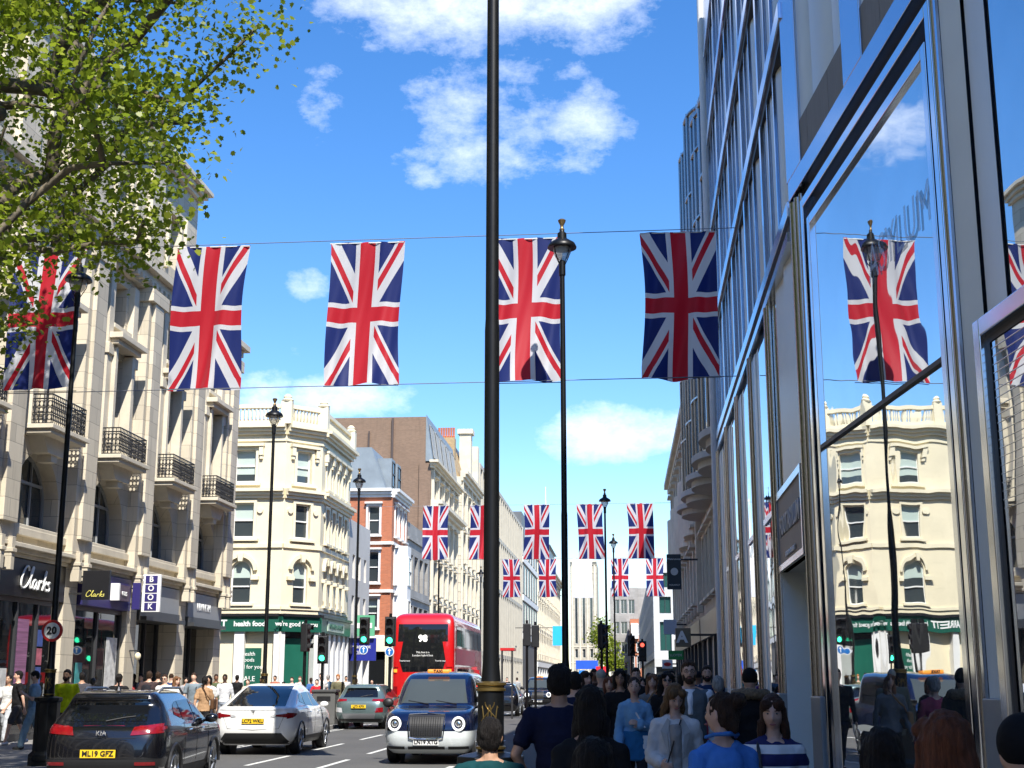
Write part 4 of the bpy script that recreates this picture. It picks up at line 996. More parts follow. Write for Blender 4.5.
for c in cs:
    if c < -15: continue
    if 33 < c < 37 or 28 < c < 32 : fascia(c, BLKF, a0=c - 2.05, a1=c + 2.05); shopfront(c, BLKF, -.08, .3, 3)
    elif 38 < c < 42: fascia(c, NAVY, d=.22); shopfront(c, NAVY, -.10, .12, 2)
    elif c > 42: fascia(c, GREYF, 3.95, 4.84, .16); MB(fa).box(c - 2, c + 2, -.9, .42, 3.62, 3.75).box(c - 2, c + 2, -.9, .2, 3.75, 3.96).build('shutter_box', FRAMED, A); shopfront(c, GREYF, -.6, .1, 3)
    else: fascia(c, [NAVY, GREYF, BLKF][int(c) % 3]); shopfront(c, FRAMED, -.2, .3, 2)
# drainpipes, posters, handles, interior lamps seen in the shop windows
for yy in (38.95, 43.95, 48.95, 33.95): MB().tube([(-15.9, yy, 4.9), (-15.9, yy, 14.4)], .05, 8).build('drainpipe', mat('grey_drainpipe', (.13, .12, .11), .6), A)
POST = [mat('poster_%s' % n, c, .5, var=.4, scale=5) for n, c in (('blue', (.05, .09, .3)), ('pink', (.45, .12, .16)), ('white', (.6, .6, .58)), ('teal', (.05, .25, .25)))]
for k_, (a, z0, w_2, h_2, m_2, dd) in enumerate(((34.2, .9, .55, 1.1, 2, -.06), (36.35, 2.6, .5, .45, 0, -.06), (36.35, 2.1, .5, .45, 1, -.06), (36.35, 1.6, .5, .45, 0, -.06), (39.3, .6, .5, 1.6, 3, -.08), (41.6, .4, .9, 2.6, 2, -.08), (44.6, .8, .5, 1.2, 2, -.57), (49.3, .6, .7, 1.5, 0, -.57), (31.5, 1.2, .8, 1.4, 1, -.06))):
    MB(fa).box(a, a + w_2, dd, dd + .01, z0, z0 + h_2).build('window_poster', POST[m_2], A)
for a in (34.9, 40.0, 46.0, 51.0): MB(fa).tube([(a, .02 if a < 42 else -.48, .9), (a, .02 if a < 42 else -.48, 1.5)], .02, 6).build('door_handle', CHROME, A)
# shop writing: script lettering drawn as strokes
def script_clarks(fr, a, z, h, d, m, parent, name='lettering'):
    S = [[(1.35, 2.1), (1.2, 2.55), (.8, 2.6), (.35, 1.9), (.1, 1.1), (.15, .3), (.5, 0), (1.0, .15), (1.5, .7), (1.8, 1.4), (2.1, 2.2), (2.15, 2.6), (1.95, 2.5), (1.75, 1.6), (1.75, .5), (1.9, .05), (2.2, .25)],
         [(2.95, 1.0), (2.65, 1.15), (2.35, .75), (2.35, .2), (2.6, .0), (2.85, .4), (3.0, 1.05), (2.95, .2), (3.15, .0), (3.4, .3)],
         [(3.4, .0), (3.5, .6), (3.6, 1.1), (3.7, .85), (3.95, 1.1), (4.15, 1.0)],
         [(4.3, .0), (4.45, 1.0), (4.75, 2.2), (4.65, 2.3), (4.5, 1.4), (4.4, .5)], [(4.5, .5), (4.9, 1.1), (4.95, .9), (4.6, .6), (4.95, .0), (5.2, .15)],
         [(5.75, 1.0), (5.5, 1.1), (5.35, .8), (5.65, .45), (5.6, .1), (5.35, .0), (5.2, .2)]]
    mb = MB(fr); k = h / 2.6
    for st in S:
        P = [Vector((a + (x - 2.9) * k * 1.45 + z_ * k * .15, d, z + (z_ - 1.3) * k)) for x, z_ in st]; Q = []
        for i in range(len(P) - 1):
            p0 = P[max(i - 1, 0)]; p1 = P[i]; p2 = P[i + 1]; p3 = P[min(i + 2, len(P) - 1)]
            for t in (0, .34, .67): Q.append(.5 * ((2 * p1) + (p2 - p0) * t + (2 * p0 - 5 * p1 + 4 * p2 - p3) * t * t + (3 * p1 - p0 - 3 * p2 + p3) * t ** 3))
        Q.append(P[-1]); mb.tube(Q, h * .05, 6)
    return mb.build(name, m, parent)
script_clarks(fa, 35.7, 4.38, .58, .13, WHINK, A)
# BP-like window writing seen behind glass, posters
MB(fa).box(35.15, 35.9, -.06, -.05, 1.6, 3.3).build('window_poster', mat('striped_poster', (.28, .12, .22), .5, var=.5, scale=3, stretch=(.2, .2, 6)), A)
# projecting signs
def blade(y, d0, d1, z0, z1, m, label, name='hanging_sign', th=.12):
    t = thing(name, label, 'shop sign', (-16 + d0, y, z0))
    MB(fa).box(y - th / 2, y + th / 2, d0, d1, z0, z1).build('panel', m, t, bevel=.01)
    MB(fa).box(y - .02, y + .02, .0, d0 + .02, z0 + .15, z0 + .2).box(y - .02, y + .02, .0, d0 + .02, z1 - .2, z1 - .15).build('bracket', IRON, t)
    return t
t = blade(38.05, .5, 1.3, 3.95, 4.78, BLKF, 'square black hanging sign with small yellow script above the kerb lamp')
script_clarks(frame((-15.1, 38.05, 0), (1, 0, 0), (0, -1, 0)), 0, 4.12, .17, .07, mat('yellow_lettering', (.75, .68, .15), .5, var=0), t)
t = thing('light_box_sign', 'grey box sign with white edge fixed on the navy shop fascia', 'shop sign', (-15.7, 41.3, 4.2))
MB(fa).box(40.9, 41.0, .23, .5, 4.1, 4.62).build('white_edge', WHINK, t)
MB(fa).box(41.0, 42.1, .23, .4, 4.12, 4.6).build('panel', mat('dull_purple', (.09, .06, .09), .4, var=.1), t)
text('mas', .28, fa, (41.6, .42, 4.36), WHINK, t)
t = blade(43.2, .42, 1.02, 3.85, 5.05, WHINK, 'tall white sign of stacked blue letter squares on the stone pier')
f2 = frame((-15.28, 43.14, 0), (1, 0, 0), (0, -1, 0))
for i, ch in enumerate('BOOK'):
    zc = 4.89 - .29 * i; MB(f2).box(-.2, .2, 0, .012, zc - .125, zc + .125).build('letter_square', NAVY, t); text(ch, .25, f2, (0, .02, zc), WHINK, t, bold=.004)
t = blade(42.65, .3, .55, 3.9, 4.75, NAVY, 'narrow navy upright sign at the end of the navy shop')
text('I BWNTIH', .36, fa, (50.6, .17, 4.35), WHINK, A, bold=.012)
t = thing('wall_lantern', 'round cream lantern on the stone pier beside the navy shop', 'lamp', (-15.7, 42.8, 2.6))
MB().ell((-15.62, 43.2, 2.45), (.10, .10, .12)).build('globe', CREAM, t, smooth=True); MB(fa).box(43.16, 43.24, .1, .4, 2.6, 2.64).build('bracket', IRON, t)
# display in the navy shop window: pale diagonal drape and a red-white mannequin dress
t = thing('shop_mannequin', 'mannequin in red and white outfit outside the navy shop', 'mannequin', (-15.9, 40.3, .12))
MB().loft([(-15.9, 40.3, z, rx, ry) for z, rx, ry in ((.55, .24, .2), (.9, .2, .17), (1.15, .13, .11), (1.4, .19, .12), (1.52, .07, .06))], 16).build('dress', mat('red_cloth', (.45, .02, .03), .7, bump=.2), t, smooth=True)
MB().loft([(-15.74, 40.1, z, rx, ry) for z, rx, ry in ((1.1, .05, .1), (1.35, .09, .12), (1.5, .03, .05))], 12).build('sash_panel', WHITET, t, smooth=True)
MB().ell((-15.9, 40.3, 1.66), (.08, .095, .11)).lathe([(.04, 0), (.035, .55)], 8, (-15.9, 40.3, .12)).build('head', PLASTIC, t, smooth=True)

# ================================================================== B: cream corner building
Bq = building('cream_corner_building', 'cream stucco corner building with balustrade and green shopfront', at=(-16.5, 69, 0))
XB = -16.; YB = 68.9; CH = 1.55
f1 = frame((-34, YB, 0), (1, 0, 0), (0, -1, 0)); W1 = 34 - 16 - CH            # camera facing side, a = X+34
c0 = Vector((XB - CH, YB, 0)); c1 = Vector((XB, YB + CH * 1.15, 0)); cu_ = (c1 - c0).normalized(); CWD = (c1 - c0).length
f2_ = frame(c0, cu_, Vector((cu_.y, -cu_.x, 0)))
f3 = frame((XB, YB + CH * 1.15, 0), (0, 1, 0), (1, 0, 0)); W3 = 78.3 - (YB + CH * 1.15)
def cream_face(fr, W, centres, wd=1.12, archw=1.05, shop=True):
    hs = []
    for c in centres:
        hs += [rect(c - wd / 2, c + wd / 2, 11.85, 13.55), rect(c - wd / 2, c + wd / 2, 8.95, 10.75), arch(c - archw / 2, c + archw / 2, 5.55, 7.75 - archw / 2)]
    mb = MB(fr); wall(mb, (0, W, 4.95, 16.0 - 1.05), hs, .24)
    mb.build('wall', CREAM, Bq, recalc=False)
    t_ = MB(fr)
    cornice(t_, 0, W, 14.35, .5, .5, ends=False); cornice(t_, 0, W, 10.98, .5, .42, ends=False)
    t_.box(0, W, -.05, .1, 8.4, 8.62); t_.box(0, W, -.05, .07, 14.0, 14.12); t_.box(0, W, -.05, .07, 5.25, 5.4)
    t_.box(0, W, -.25, .12, 14.85, 15.1); t_.box(0, W, -.22, .08, 15.78, 15.98)
    n = int(W / .21)
    for i in range(n):
        a = (i + .5) * W / n
        t_.add(*[([(fx, dd, zz) for (fx, dd, zz) in ((a - .05, -.1, 15.1), (a + .05, -.1, 15.1), (a + .05, 0, 15.1), (a - .05, 0, 15.1), (a - .07, -.12, 15.35), (a + .07, -.12, 15.35), (a + .07, .02, 15.35), (a - .07, .02, 15.35), (a - .04, -.09, 15.78), (a + .04, -.09, 15.78), (a + .04, -.01, 15.78), (a - .04, -.01, 15.78))]),
                   [(0, 1, 5, 4), (1, 2, 6, 5), (2, 3, 7, 6), (3, 0, 4, 7), (4, 5, 9, 8), (5, 6, 10, 9), (6, 7, 11, 10), (7, 4, 8, 11)]])
    for c in centres:
        for z0, z1 in ((11.85, 13.55), (8.95, 10.75)):
            t_.poly([rect(c - wd / 2 - .16, c + wd / 2 + .16, z0 - .12, z1 + .16), rect(c - wd / 2, c + wd / 2, z0, z1)], .0, .07)
            t_.box(c - wd / 2 - .3, c + wd / 2 + .3, 0, .2, z0 - .2, z0 - .08)
        t_.box(c - wd / 2 - .45, c + wd / 2 + .45, 0, .25, 13.72, 13.86)
        for s_ in (-1, 1):
            e = c + s_ * (wd / 2 + .3); t_.box(e - .11, e + .11, 0, .2, 13.25, 13.72); t_.box(e - .08, e + .08, 0, .14, 13.05, 13.25)
            t_.add(*_disc3(e + s_ * .04, 10.35, .16, .0, .1))
        ou = arch(c - archw / 2 - .34, c + archw / 2 + .34, 6.9, 7.75 - archw / 2 + .02, 16); inn = arch(c - archw / 2 - .16, c + archw / 2 + .16, 6.9, 7.75 - archw / 2, 16)
        P = [p for p in ou[2:]] + [p for p in reversed(inn[2:])]
        t_.poly([P], 0, .16); t_.poly([[(c - .11, 7.7), (c + .11, 7.7), (c + .17, 8.1), (c - .17, 8.1)]], 0, .24)
        for s_ in (-1, 1): t_.box(c + s_ * (archw / 2 + .25) - .2, c + s_ * (archw / 2 + .25) + .2, 0, .2, 6.75, 6.93)
        t_.box(c - archw / 2 - .2, c + archw / 2 + .2, 0, .16, 5.43, 5.55)
    t_.build('trim', CREAMT, Bq, recalc=True)
    for i, c in enumerate(centres):
        win(Bq, fr, c - wd / 2, c + wd / 2, 11.85, 13.55, -.17, 'sash', blind=.75 if i % 2 == 0 else .45, bars=0 if i % 2 else 1)
        win(Bq, fr, c - wd / 2, c + wd / 2, 8.95, 10.75, -.17, 'sash', blind=.5 if wd > 1.1 else 0, bars=0)
        win(Bq, fr, c - archw / 2, c + archw / 2, 5.55, 7.75, -.17, 'sash', True, blind=.4, bars=0)
def _disc3(a, z, r, d0, d1, n=14):
    vs = [(a + r * math.cos(2 * math.pi * i / n), d0, z + r * math.sin(2 * math.pi * i / n)) for i in range(n)] + [(a + r * math.cos(2 * math.pi * i / n), d1, z + r * math.sin(2 * math.pi * i / n)) for i in range(n)]
    return vs, [(i, (i + 1) % n, n + (i + 1) % n, n + i) for i in range(n)] + [tuple(range(n, 2 * n))]
cream_face(f1, W1, [14.3, 10.0, 5.7, 1.6])
cream_face(f2_, CWD, [CWD / 2], .95, .9)
cream_face(f3, W3, [1.5, 3.1, 4.7, 6.3], .8, .8)
MB().poly([[(-34, 0), (-34, 14.9), (-16.3, 14.9), (-16.3, 0)]], YB + CH * 1.2, 78.28).build('core_wall', CREAM, Bq)
MB().box(-34, XB - CH - .05, YB + .25, YB + 2.2, 0, 14.9).build('core_wall', CREAM, Bq)
for X, Y in ((XB - CH, YB - .02), (XB, YB + CH * 1.15), (XB, 78.1), (-21.5, YB), (-26, YB)):
    pd = MB().box(X - .28, X + .28, Y - .24, Y + .28, 14.9, 16.1); pd.lathe([(.3, 16.1), (.34, 16.18), (.2, 16.26), (.24, 16.36), (.1, 16.5)], 12, (X, Y, 0)); pd.build('parapet_pedestal', CREAMT, Bq)
GREENF = mat('green_fascia', (.008, .085, .055), .4, var=.06)
for fr, W in ((f1, W1), (f2_, CWD), (f3, W3)):
    MB(fr).box(0, W, -.2, .34, 4.88, 5.02).build('canopy_edge', BLKF, Bq)
    MB(fr).box(0, W, -.2, .22, 4.12, 4.88).build('fascia', GREENF, Bq)
    n = max(1, round(W / 2.1)) if fr is not f3 else 6
    for i in range(n + 1):
        a = W * i / n; MB(fr).box(a - .26 if i else a, a + .26 if i < n else a, -.3, .12, 0, 4.12).build('shop_pier', WHITET, Bq)
    g = MB(fr).box(0, W, -.5, -.3, 0, .5).build('stall_riser', BLKF, Bq)
    MB(fr).quad((0, -.3, .5), (W, -.3, .5), (W, -.3, 4.12), (0, -.3, 4.12)).build('shop_window', SHOPGL, Bq, recalc=False)
text('HOLLAND & BARRETT', .52, f1, (13.75, .235, 4.5), WHINK, Bq, bold=.014, align='RIGHT')
text('health foods', .36, f1, (15.0, .235, 4.5), WHINK, Bq, bold=.01)
text("we're good for you", .34, f2_, (CWD / 2 - .3, .235, 4.5), WHINK, Bq, bold=.004)
MB(f3).box(1.4, 5.6, .22, .27, 4.25, 4.76).build('sign_plate', mat('pale_green_plate', (.45, .55, .45), .5, var=.04), Bq)
text('HOLLAND & BARRETT', .36, f3, (3.5, .29, 4.5), GREENF, Bq, bold=.008)
pf = f1
MB(pf).box(14.2, 15.5, -.2, -.15, 1.3, 3.3).build('window_poster', GREENF, Bq)
for i, (s_, z_) in enumerate((('health', 3.0), ('foods', 2.7), ('good for you', 2.35), ('SALE', 1.75))): text(s_, .28 if i < 3 else .36, pf, (14.85, -.14, z_), WHINK, Bq)
MB(f2_).box(.25, CWD - .35, -.28, -.25, .4, 3.8).build('door', mat('green_door', (.01, .10, .065), .4), Bq)
t = building('green_hanging_sign', 'small green and white square hanging sign above the blue shop banner', 'shop sign', (-15.5, 79, 4))
MB(fa).box(79.0, 79.12, .3, 1.5, 4.2, 5.4).build('panel', mat('green_white_panel', (.10, .36, .2), .5, var=.05), t)
g4 = frame((-15.1, 79, 0), (1, 0, 0), (0, -1, 0)); MB(g4).box(-.45, .45, 0, .02, 4.65, 4.95).build('white_band', WHINK, t)
t = building('blue_banner_sign', 'deep blue square banner sign with white words above the dark shop', 'shop sign', (-15.5, 79.5, 3))
MB(fa).box(79.3, 79.42, -.2, 1.55, 2.8, 4.1).build('panel', mat('deep_blue', (.012, .02, .22), .45, var=.04), t)
g5 = frame((-15.4, 79.3, 0), (1, 0, 0), (0, -1, 0)); text('Treatment', .3, g5, (0, .02, 3.6), WHINK, t); text('Clinic', .3, g5, (0, .02, 3.25), WHINK, t)
# ------------------------------------------------------------------ generic facades
def face(parent, fr, W, z0, z1, cols, rows, wm, tm, ww=.9, depth=.22, kind='sash', margin=.6, fm=None, pm=None, strings=(), corn=None, blind=0., surround=.1, arched_rows=(), bars=0, pilasters=False):
    """rows: list of (zb, zt)"""
    hs = []; P = []
    for (zb, zt) in rows:
        for i in range(cols):
            c = margin + (W - 2 * margin) * (i + .5) / cols
            ar = (zb, zt) in arched_rows
            hs.append(arch(c - ww / 2, c + ww / 2, zb, zt - ww / 2, 8) if ar else rect(c - ww / 2, c + ww / 2, zb, zt)); P.append((c, zb, zt, ar))
    mb = MB(fr); wall(mb, (0, W, z0, z1), hs, depth); mb.build('wall', wm, parent, recalc=False)
    t = MB(fr)
    for z in strings: t.box(0, W, -.03, .14, z, z + .2)
    if corn: cornice(t, 0, W, corn[0], corn[1], corn[2], ends=False)
    for c, zb, zt, ar in P:
        if surround:
            if not ar: t.poly([rect(c - ww / 2 - .14, c + ww / 2 + .14, zb - .05, zt + .14), rect(c - ww / 2, c + ww / 2, zb, zt)], 0, surround * .6)
            t.box(c - ww / 2 - .2, c + ww / 2 + .2, 0, surround * 1.6, zb - .16, zb - .05)
            t.box(c - ww / 2 - .22, c + ww / 2 + .22, 0, surround * 1.8, zt + .15, zt + .27)
    if pilasters:
        for i in range(cols + 1):
            c = margin + (W - 2 * margin) * i / cols; t.box(max(0, c - .25), min(W, c + .25), -.02, .22, z0 + .3, z1 - .3)
    if t.v: t.build('trim', tm, parent)
    for c, zb, zt, ar in P:
        win(parent, fr, c - ww / 2, c + ww / 2, zb, zt, -depth * .75, kind, ar, fm, pm, blind * (1 if rnd.random() < .7 else 0), bars)
def ground_shop(parent, fr, W, h, m, fm=None, n=3, text_=None, tm=None):
    MB(fr).box(0, W, -.25, .18, h - .9, h).build('fascia', m, parent)
    for i in range(n + 1):
        a = W * i / n; MB(fr).box(max(0, a - .15), min(W, a + .15), -.3, .1, 0, h - .9).build('shop_pier', fm or WHITET, parent)
    MB(fr).quad((0, -.25, 0), (W, -.25, 0), (W, -.25, h - .9), (0, -.25, h - .9)).build('shop_window', SHOPGL, parent, recalc=False)
    if text_: text(text_, .42, fr, (W / 2, .2, h - .45), tm or WHINK, parent)

def leftface(y0): return frame((-16, y0, 0), (0, 1, 0), (1, 0, 0))
# C: plain white block
C_ = building('plain_white_building', 'plain white low building with small windows beside the cream corner', at=(-18, 81, 0))
face(C_, leftface(78.4), 6.6, 4.1, 11, 3, [(4.9, 6.6), (7.6, 9.0)], WHITE, WHITET, .75, surround=0, blind=0)
body(C_, -34, -16.3, 78.4, 85, 10.98, WHITE)
face(C_, frame((-34, 85, 0), (1, 0, 0), (0, 1, 0)), 18, 0, 11, 4, [(5, 6.6)], WHITE, WHITET, .8, surround=0)
ground_shop(C_, leftface(78.4), 6.6, 4.1, BLKF)
# D: red brick corner
D_ = building('red_brick_corner_building', 'red brick and white stone corner building with grey mansard roof', at=(-17, 96, 0))
fd = frame((-16.3 - 8, 93, 0), (1, 0, 0), (0, -1, 0))
def pier_face():
    W = 8.3
    face(D_, fd, W, 4.6, 14.6, 3, [(5.2, 7.2), (8.3, 10.4), (11.6, 13.6)], REDBRICK, WHITET, .8, strings=(4.5, 7.6, 10.9), corn=(14.2, .6, .5), surround=.16, blind=.3, margin=-.15)
pier_face()
face(D_, leftface(93), 6.8, 4.6, 14.6, 3, [(5.2, 7.3), (8.3, 10.6), (11.6, 13.7)], REDBRICK, WHITET, .95, strings=(4.5, 7.6, 10.9), corn=(14.2, .6, .5), surround=.16, blind=.3)
bayw = MB(); bayw.poly([[(-16, 94.2), (-15.2, 94.8), (-15.2, 96.2), (-16, 96.8)]], 4.6, 10.9)
bw = MB(lambda a, d, z: (a, z, d)); bw.poly([[(-16, 94.1), (-15.15, 94.8), (-15.15, 96.4), (-16, 97.1)]], 4.6, 10.95)
bw.build('bay_window', WHITET, D_)
for z0 in (5.2, 8.2):
    win(D_, frame((-15.14, 94.9, 0), (0, 1, 0), (1, 0, 0)), .1, 1.3, z0, z0 + 2., .06, 'sash', blind=0)
body(D_, -34, -16.3, 93.3, 99.7, 14.6, REDBRICK); body(D_, -18.6, -16.3, 99.7, 99.8, 14.6, WHITE)
MB(lambda a, d, z: (a, d, z)).poly([[(-34, 14.75), (-16.5, 14.75), (-17.6, 17.8), (-34, 17.8)]], 93.2, 99.7).build('roof', LEAD, D_)
dm = MB().box(-17.6, -16.35, 94.5, 95.9, 15, 17.2).box(-17.6, -16.35, 97, 98.4, 15, 17.2).build('dormer', LEAD, D_)
for y in (94.55, 97.05): win(D_, frame((-16.34, y, 0), (0, 1, 0), (1, 0, 0)), .1, 1.2, 15.2, 17, .06, 'sash', fm=FRAMED, bars=0)
ground_shop(D_, leftface(93), 6.8, 4.5, CREAMT, CREAMT); ground_shop(D_, frame((-24.3, 93, 0), (1, 0, 0), (0, -1, 0)), 8.3, 4.5, CREAMT, CREAMT)
# E: low grey
E_ = building('low_grey_building', 'low grey rendered building with wide dark windows behind the bus', at=(-17, 106, 0))
face(E_, leftface(99.9), 11.9, 4.4, 13.3, 4, [(5.2, 7.2), (8.4, 11.0)], GREYSTONE, GREYSTONE, 1.9, .35, 'cross', surround=0, strings=(7.7, 12.0), fm=mat('bronze_frame', (.10, .06, .04), .5), bars=2)
body(E_, -34, -16.4, 99.9, 111.8, 13.28, GREYSTONE); ground_shop(E_, leftface(99.9), 11.9, 4.4, GREYF)
# F: brown brick with white front
F_ = building('tall_brown_brick_building', 'tall building with blank brown brick side wall and white classical front', at=(-17, 120, 0))
MB().box(-38, -16.5, 111.9, 130, 0, 23.6).build('wall', BROWNBRICK, F_)
MB().box(-27, -26.8, 111.7, 111.88, 12, 23.5).box(-21.4, -21.3, 111.7, 111.88, 17, 22.4).box(-19.4, -19.25, 111.7, 111.88, 12, 23.5).build('downpipe', mat('rust_pipe', (.07, .05, .045), .7), F_)
face(F_, leftface(111.9), 18, 4.4, 19.4, 5, [(5.2, 7.8), (8.8, 11.4), (12.2, 15.2), (16.6, 18.4)], PALE, TRIM, 1.5, .35, 'grid', strings=(8.2, 11.8), corn=(15.5, 1.0, 1.0), surround=.2, fm=FRAMED, pilasters=True, arched_rows=((12.2, 15.2),))
cm = MB(leftface(111.9)); cornice(cm, 0, 18, 19.2, .6, .7); cm.build('cornice', TRIM, F_)
MB(lambda a, d, z: (a, d, z)).poly([[(-16.5, 19.8), (-15.9, 19.8), (-16.48, 23.8), (-16.5, 23.8)]], 112, 130).build('roof', LEAD, F_)
sl_ = lambda y: (lambda a, d, z: (-15.9 - (z - 19.8) * .145 + d, y + a, z))
for i in range(5): win(F_, sl_(112.6 + 3.5 * i), .2, 2.6, 20.2, 23.1, .12, 'cross', fm=FRAMEG, bars=2)
ground_shop(F_, leftface(111.9), 18, 4.4, PALE)
# G: gabled stone
G_ = building('gabled_stone_building', 'tall stone fronted building with yellow brick gable and red chimney pots', at=(-17, 140, 0))
MB().poly([[(-34, 0), (-34, 20), (-19.6, 20), (-18.8, 25), (-17.2, 25), (-16.2, 21.6), (-16.2, 0)]], 133, 150).build('wall', YELLOWBRICK, G_)
q = MB()
for i in range(24): q.box(-16.7 - (.25 if i % 2 else 0), -15.95, 132.9, 133.4, .5 + .88 * i, .5 + .88 * i + .84)
q.build('quoin', TRIM, G_)
face(G_, leftface(133), 17, 4.4, 22.2, 4, [(5.3, 8), (9.2, 12), (13.2, 16), (17.2, 20)], PALE, TRIM, 1.7, .3, 'grid', strings=(8.5, 12.5, 16.5, 20.5), corn=(21.2, 1.0, .7), surround=.18, fm=FRAMED, bars=2, pilasters=True)
MB().poly([[(-22, 22), (-16.4, 22), (-17.6, 26), (-22, 26)]], 135, 149.8).build('roof', SLATE, G_)
MB().box(-16.9, -15.7, 139, 140.4, 22, 27.0).box(-17.1, -15.5, 138.8, 140.6, 27, 27.5).build('gable_pier', TRIM, G_); MB().box(-17.0, -15.8, 147, 148.2, 22, 27).build('gable_pier', TRIM, G_)
ch = MB().box(-18.5, -16.7, 133.2, 134.4, 23.5, 25.6).build('chimney', YELLOWBRICK, G_)
cp = MB()
for i in range(7): cp.lathe([(.11, 25.6), (.13, 25.8), (.10, 25.9), (.11, 26.7)], 8, (-18.35 + i * .25, 133.8, 0))
cp.build('chimney_pot', mat('terracotta', (.4, .12, .05), .7), ch)
ground_shop(G_, leftface(133), 17, 4.4, BLKF)
# H: concrete frame
MB().box(-17, -16.0, 111.72, 111.96, 4, 19.6).build('wall', BROWNBRICK, F_)
H_ = building('concrete_grid_building', 'pale concrete grid facade building with deep vertical openings', at=(-17, 180, 0))
body(H_, -34, -16.8, 150.2, 214, 25.6, CONC)
g_ = MB(leftface(150.2)); WH = 63.8
for z in (4.4, 12.6, 19.2, 25.2): g_.box(0, WH, -.5, .12, z, z + .5)
for i in range(23): a = WH * i / 22; g_.box(a - .22, a + .22, -.5, .16, 0, 25.2)
g_.build('concrete_frame', mat('pale_precast', (.44, .41, .34), .7, var=.08, dirt=.15), H_)
for i in range(22):
    for z0, z1 in ((4.9, 12.6), (13.1, 19.2), (19.7, 25.2)):
        win(H_, leftface(150.2), WH * i / 22 + .28, WH * (i + 1) / 22 - .28, z0, z1, -.2, 'cross', fm=FRAMED, bars=1)
# I: dark modern
I_ = building('dark_striped_building', 'dark grey modern block with pale vertical window strips', at=(-17, 232, 0))
body(I_, -34, -16, 214.2, 252, 28, mat('dark_cladding', (.10, .105, .11), .5))
for z in (8, 14, 20): MB(leftface(214.2)).box(0, 37.8, 0, .3, z, z + .9).build('white_band', WHITET, I_)
for i in range(12):
    for z0 in (9.2, 15.2, 21.2): MB(leftface(214.2)).box(3.1 * i + .6, 3.1 * i + 1.7, 0, .2, z0, z0 + 4.4).build('window', CONC if (i + int(z0)) % 2 else PANE, I_)
# J: classical row far
J_ = building('far_classical_building', 'far cream classical facade with blue banner above the second black taxi', at=(-17, 300, 0))
face(J_, leftface(252.3), 90, 5, 26, 16, [(6.5, 10), (12, 16), (18, 22)], PALE, TRIM, 2., .5, 'grid', strings=(5.2, 11, 17), corn=(23.6, 1.4, 1.2), surround=.3, pilasters=True, bars=1)
body(J_, -40, -16.6, 252.3, 342, 26, PALE); ground_shop(J_, leftface(252.3), 90, 5, WHITET, n=12)
MB().box(-26, -16.6, 300, 330, 26, 31).poly([[(-27, 31), (-16, 31), (-21.5, 36)]], 300, 330).build('roof', LEAD, J_)
t = building('cyan_banner', 'bright cyan banner hanging from the far cream facade', 'banner', (-14, 200, 12))
MB().box(gx(553, 200), gx(566, 200), 200, 200.2, 6.6, 9.4).build('panel', mat('cyan_banner_cloth', (.02, .42, .75), .5, var=.05), t)
MB().box(-16.0, gx(553, 200), 200.05, 200.15, 9.1, 9.2).build('bracket', IRON, t)
# K: tower closing the street
K_ = building('pale_stone_tower_block', 'pale stone tower closing the view at the end of the street', at=(-12, 410, 0))
fk = frame((gx(571, 400), 400, 0), (1, 0, 0), (0, -1, 0))
face(K_, fk, gx(598, 400) - gx(571, 400), 0, 36, 3, [(8, 10.5), (12, 31)], PALE, TRIM, .8, .5, 'cross', strings=(11, 32.5, 6.5), corn=(34.8, 1.2, .8), surround=0, pilasters=True, bars=0)
body(K_, gx(571, 400), gx(598, 400), 400.6, 430, 36, PALE)
MB().lathe([(.35, 26), (.22, 36), (.08, 44)], 8, (gx(546.5, 300), 300, 0)).build('mast', WHITET, J_)
# ------------------------------------------------------------------ far right of the street
L4 = building('white_modern_corner_building', 'white modern corner building with green glass windows beyond the crowd', at=(3.5, 150, 0))
GG = glass_mat('green_glass', (.02, .07, .06), .05, ior=1.6)
f4 = frame((gx(655, 150), 150, 0), (1, 0, 0), (0, -1, 0))
face(L4, f4, 9, 4, 14.4, 4, [(4.8, 7.9), (8.8, 10.6), (11.6, 13.2)], mat('white_precast', (.50, .51, .50), .6, var=.06, dirt=.1), WHITET, 1.25, .3, 'cross', surround=0, bars=1, fm=FRAMED, pm=GG, margin=.2)
f4b = frame((gx(655, 150), 300, 0), (0, -1, 0), (-1, 0, 0))
face(L4, f4b, 150, 4, 14.4, 30, [(4.8, 7.9), (8.8, 10.6), (11.6, 13.2)], MATS['white_precast'], WHITET, 2.2, .3, 'cross', surround=0, bars=1, fm=FRAMED, pm=GG)
body(L4, gx(655, 150) + .4, 30, 150.4, 300, 14.3, MATS['white_precast']); ground_shop(L4, f4, 9, 4, CONC); 
L5 = building('grey_glass_block', 'far grey block with glass upper floors right of the sky gap', at=(0, 330, 0))
f5 = frame((gx(611, 345), 345, 0), (1, 0, 0), (0, -1, 0))
face(L5, f5, 7, 0, 24.5, 3, [(3, 6), (8, 11), (13, 16), (18, 21.5)], GREYSTONE, CONC, 1.5, .3, 'cross', surround=0, bars=1)
body(L5, gx(611, 345), 30, 345.5, 380, 24.4, GREYSTONE)
L6 = building('red_brick_far_house', 'small red brick block with white bay window beyond the crowd', at=(0, 250, 0))
f6 = frame((gx(631, 318), 318, 0), (1, 0, 0), (0, -1, 0))
face(L6, f6, 2.4, 0, 15.5, 2, [(4, 7), (8, 10), (12, 14)], REDBRICK, WHITET, 1.0, .3)
body(L6, gx(631, 318), 6, 318.4, 344, 15.4, REDBRICK)
MB(f6).box(.2, 1.9, 0, .9, 11, 14.5).build('bay_window', WHITET, L6)

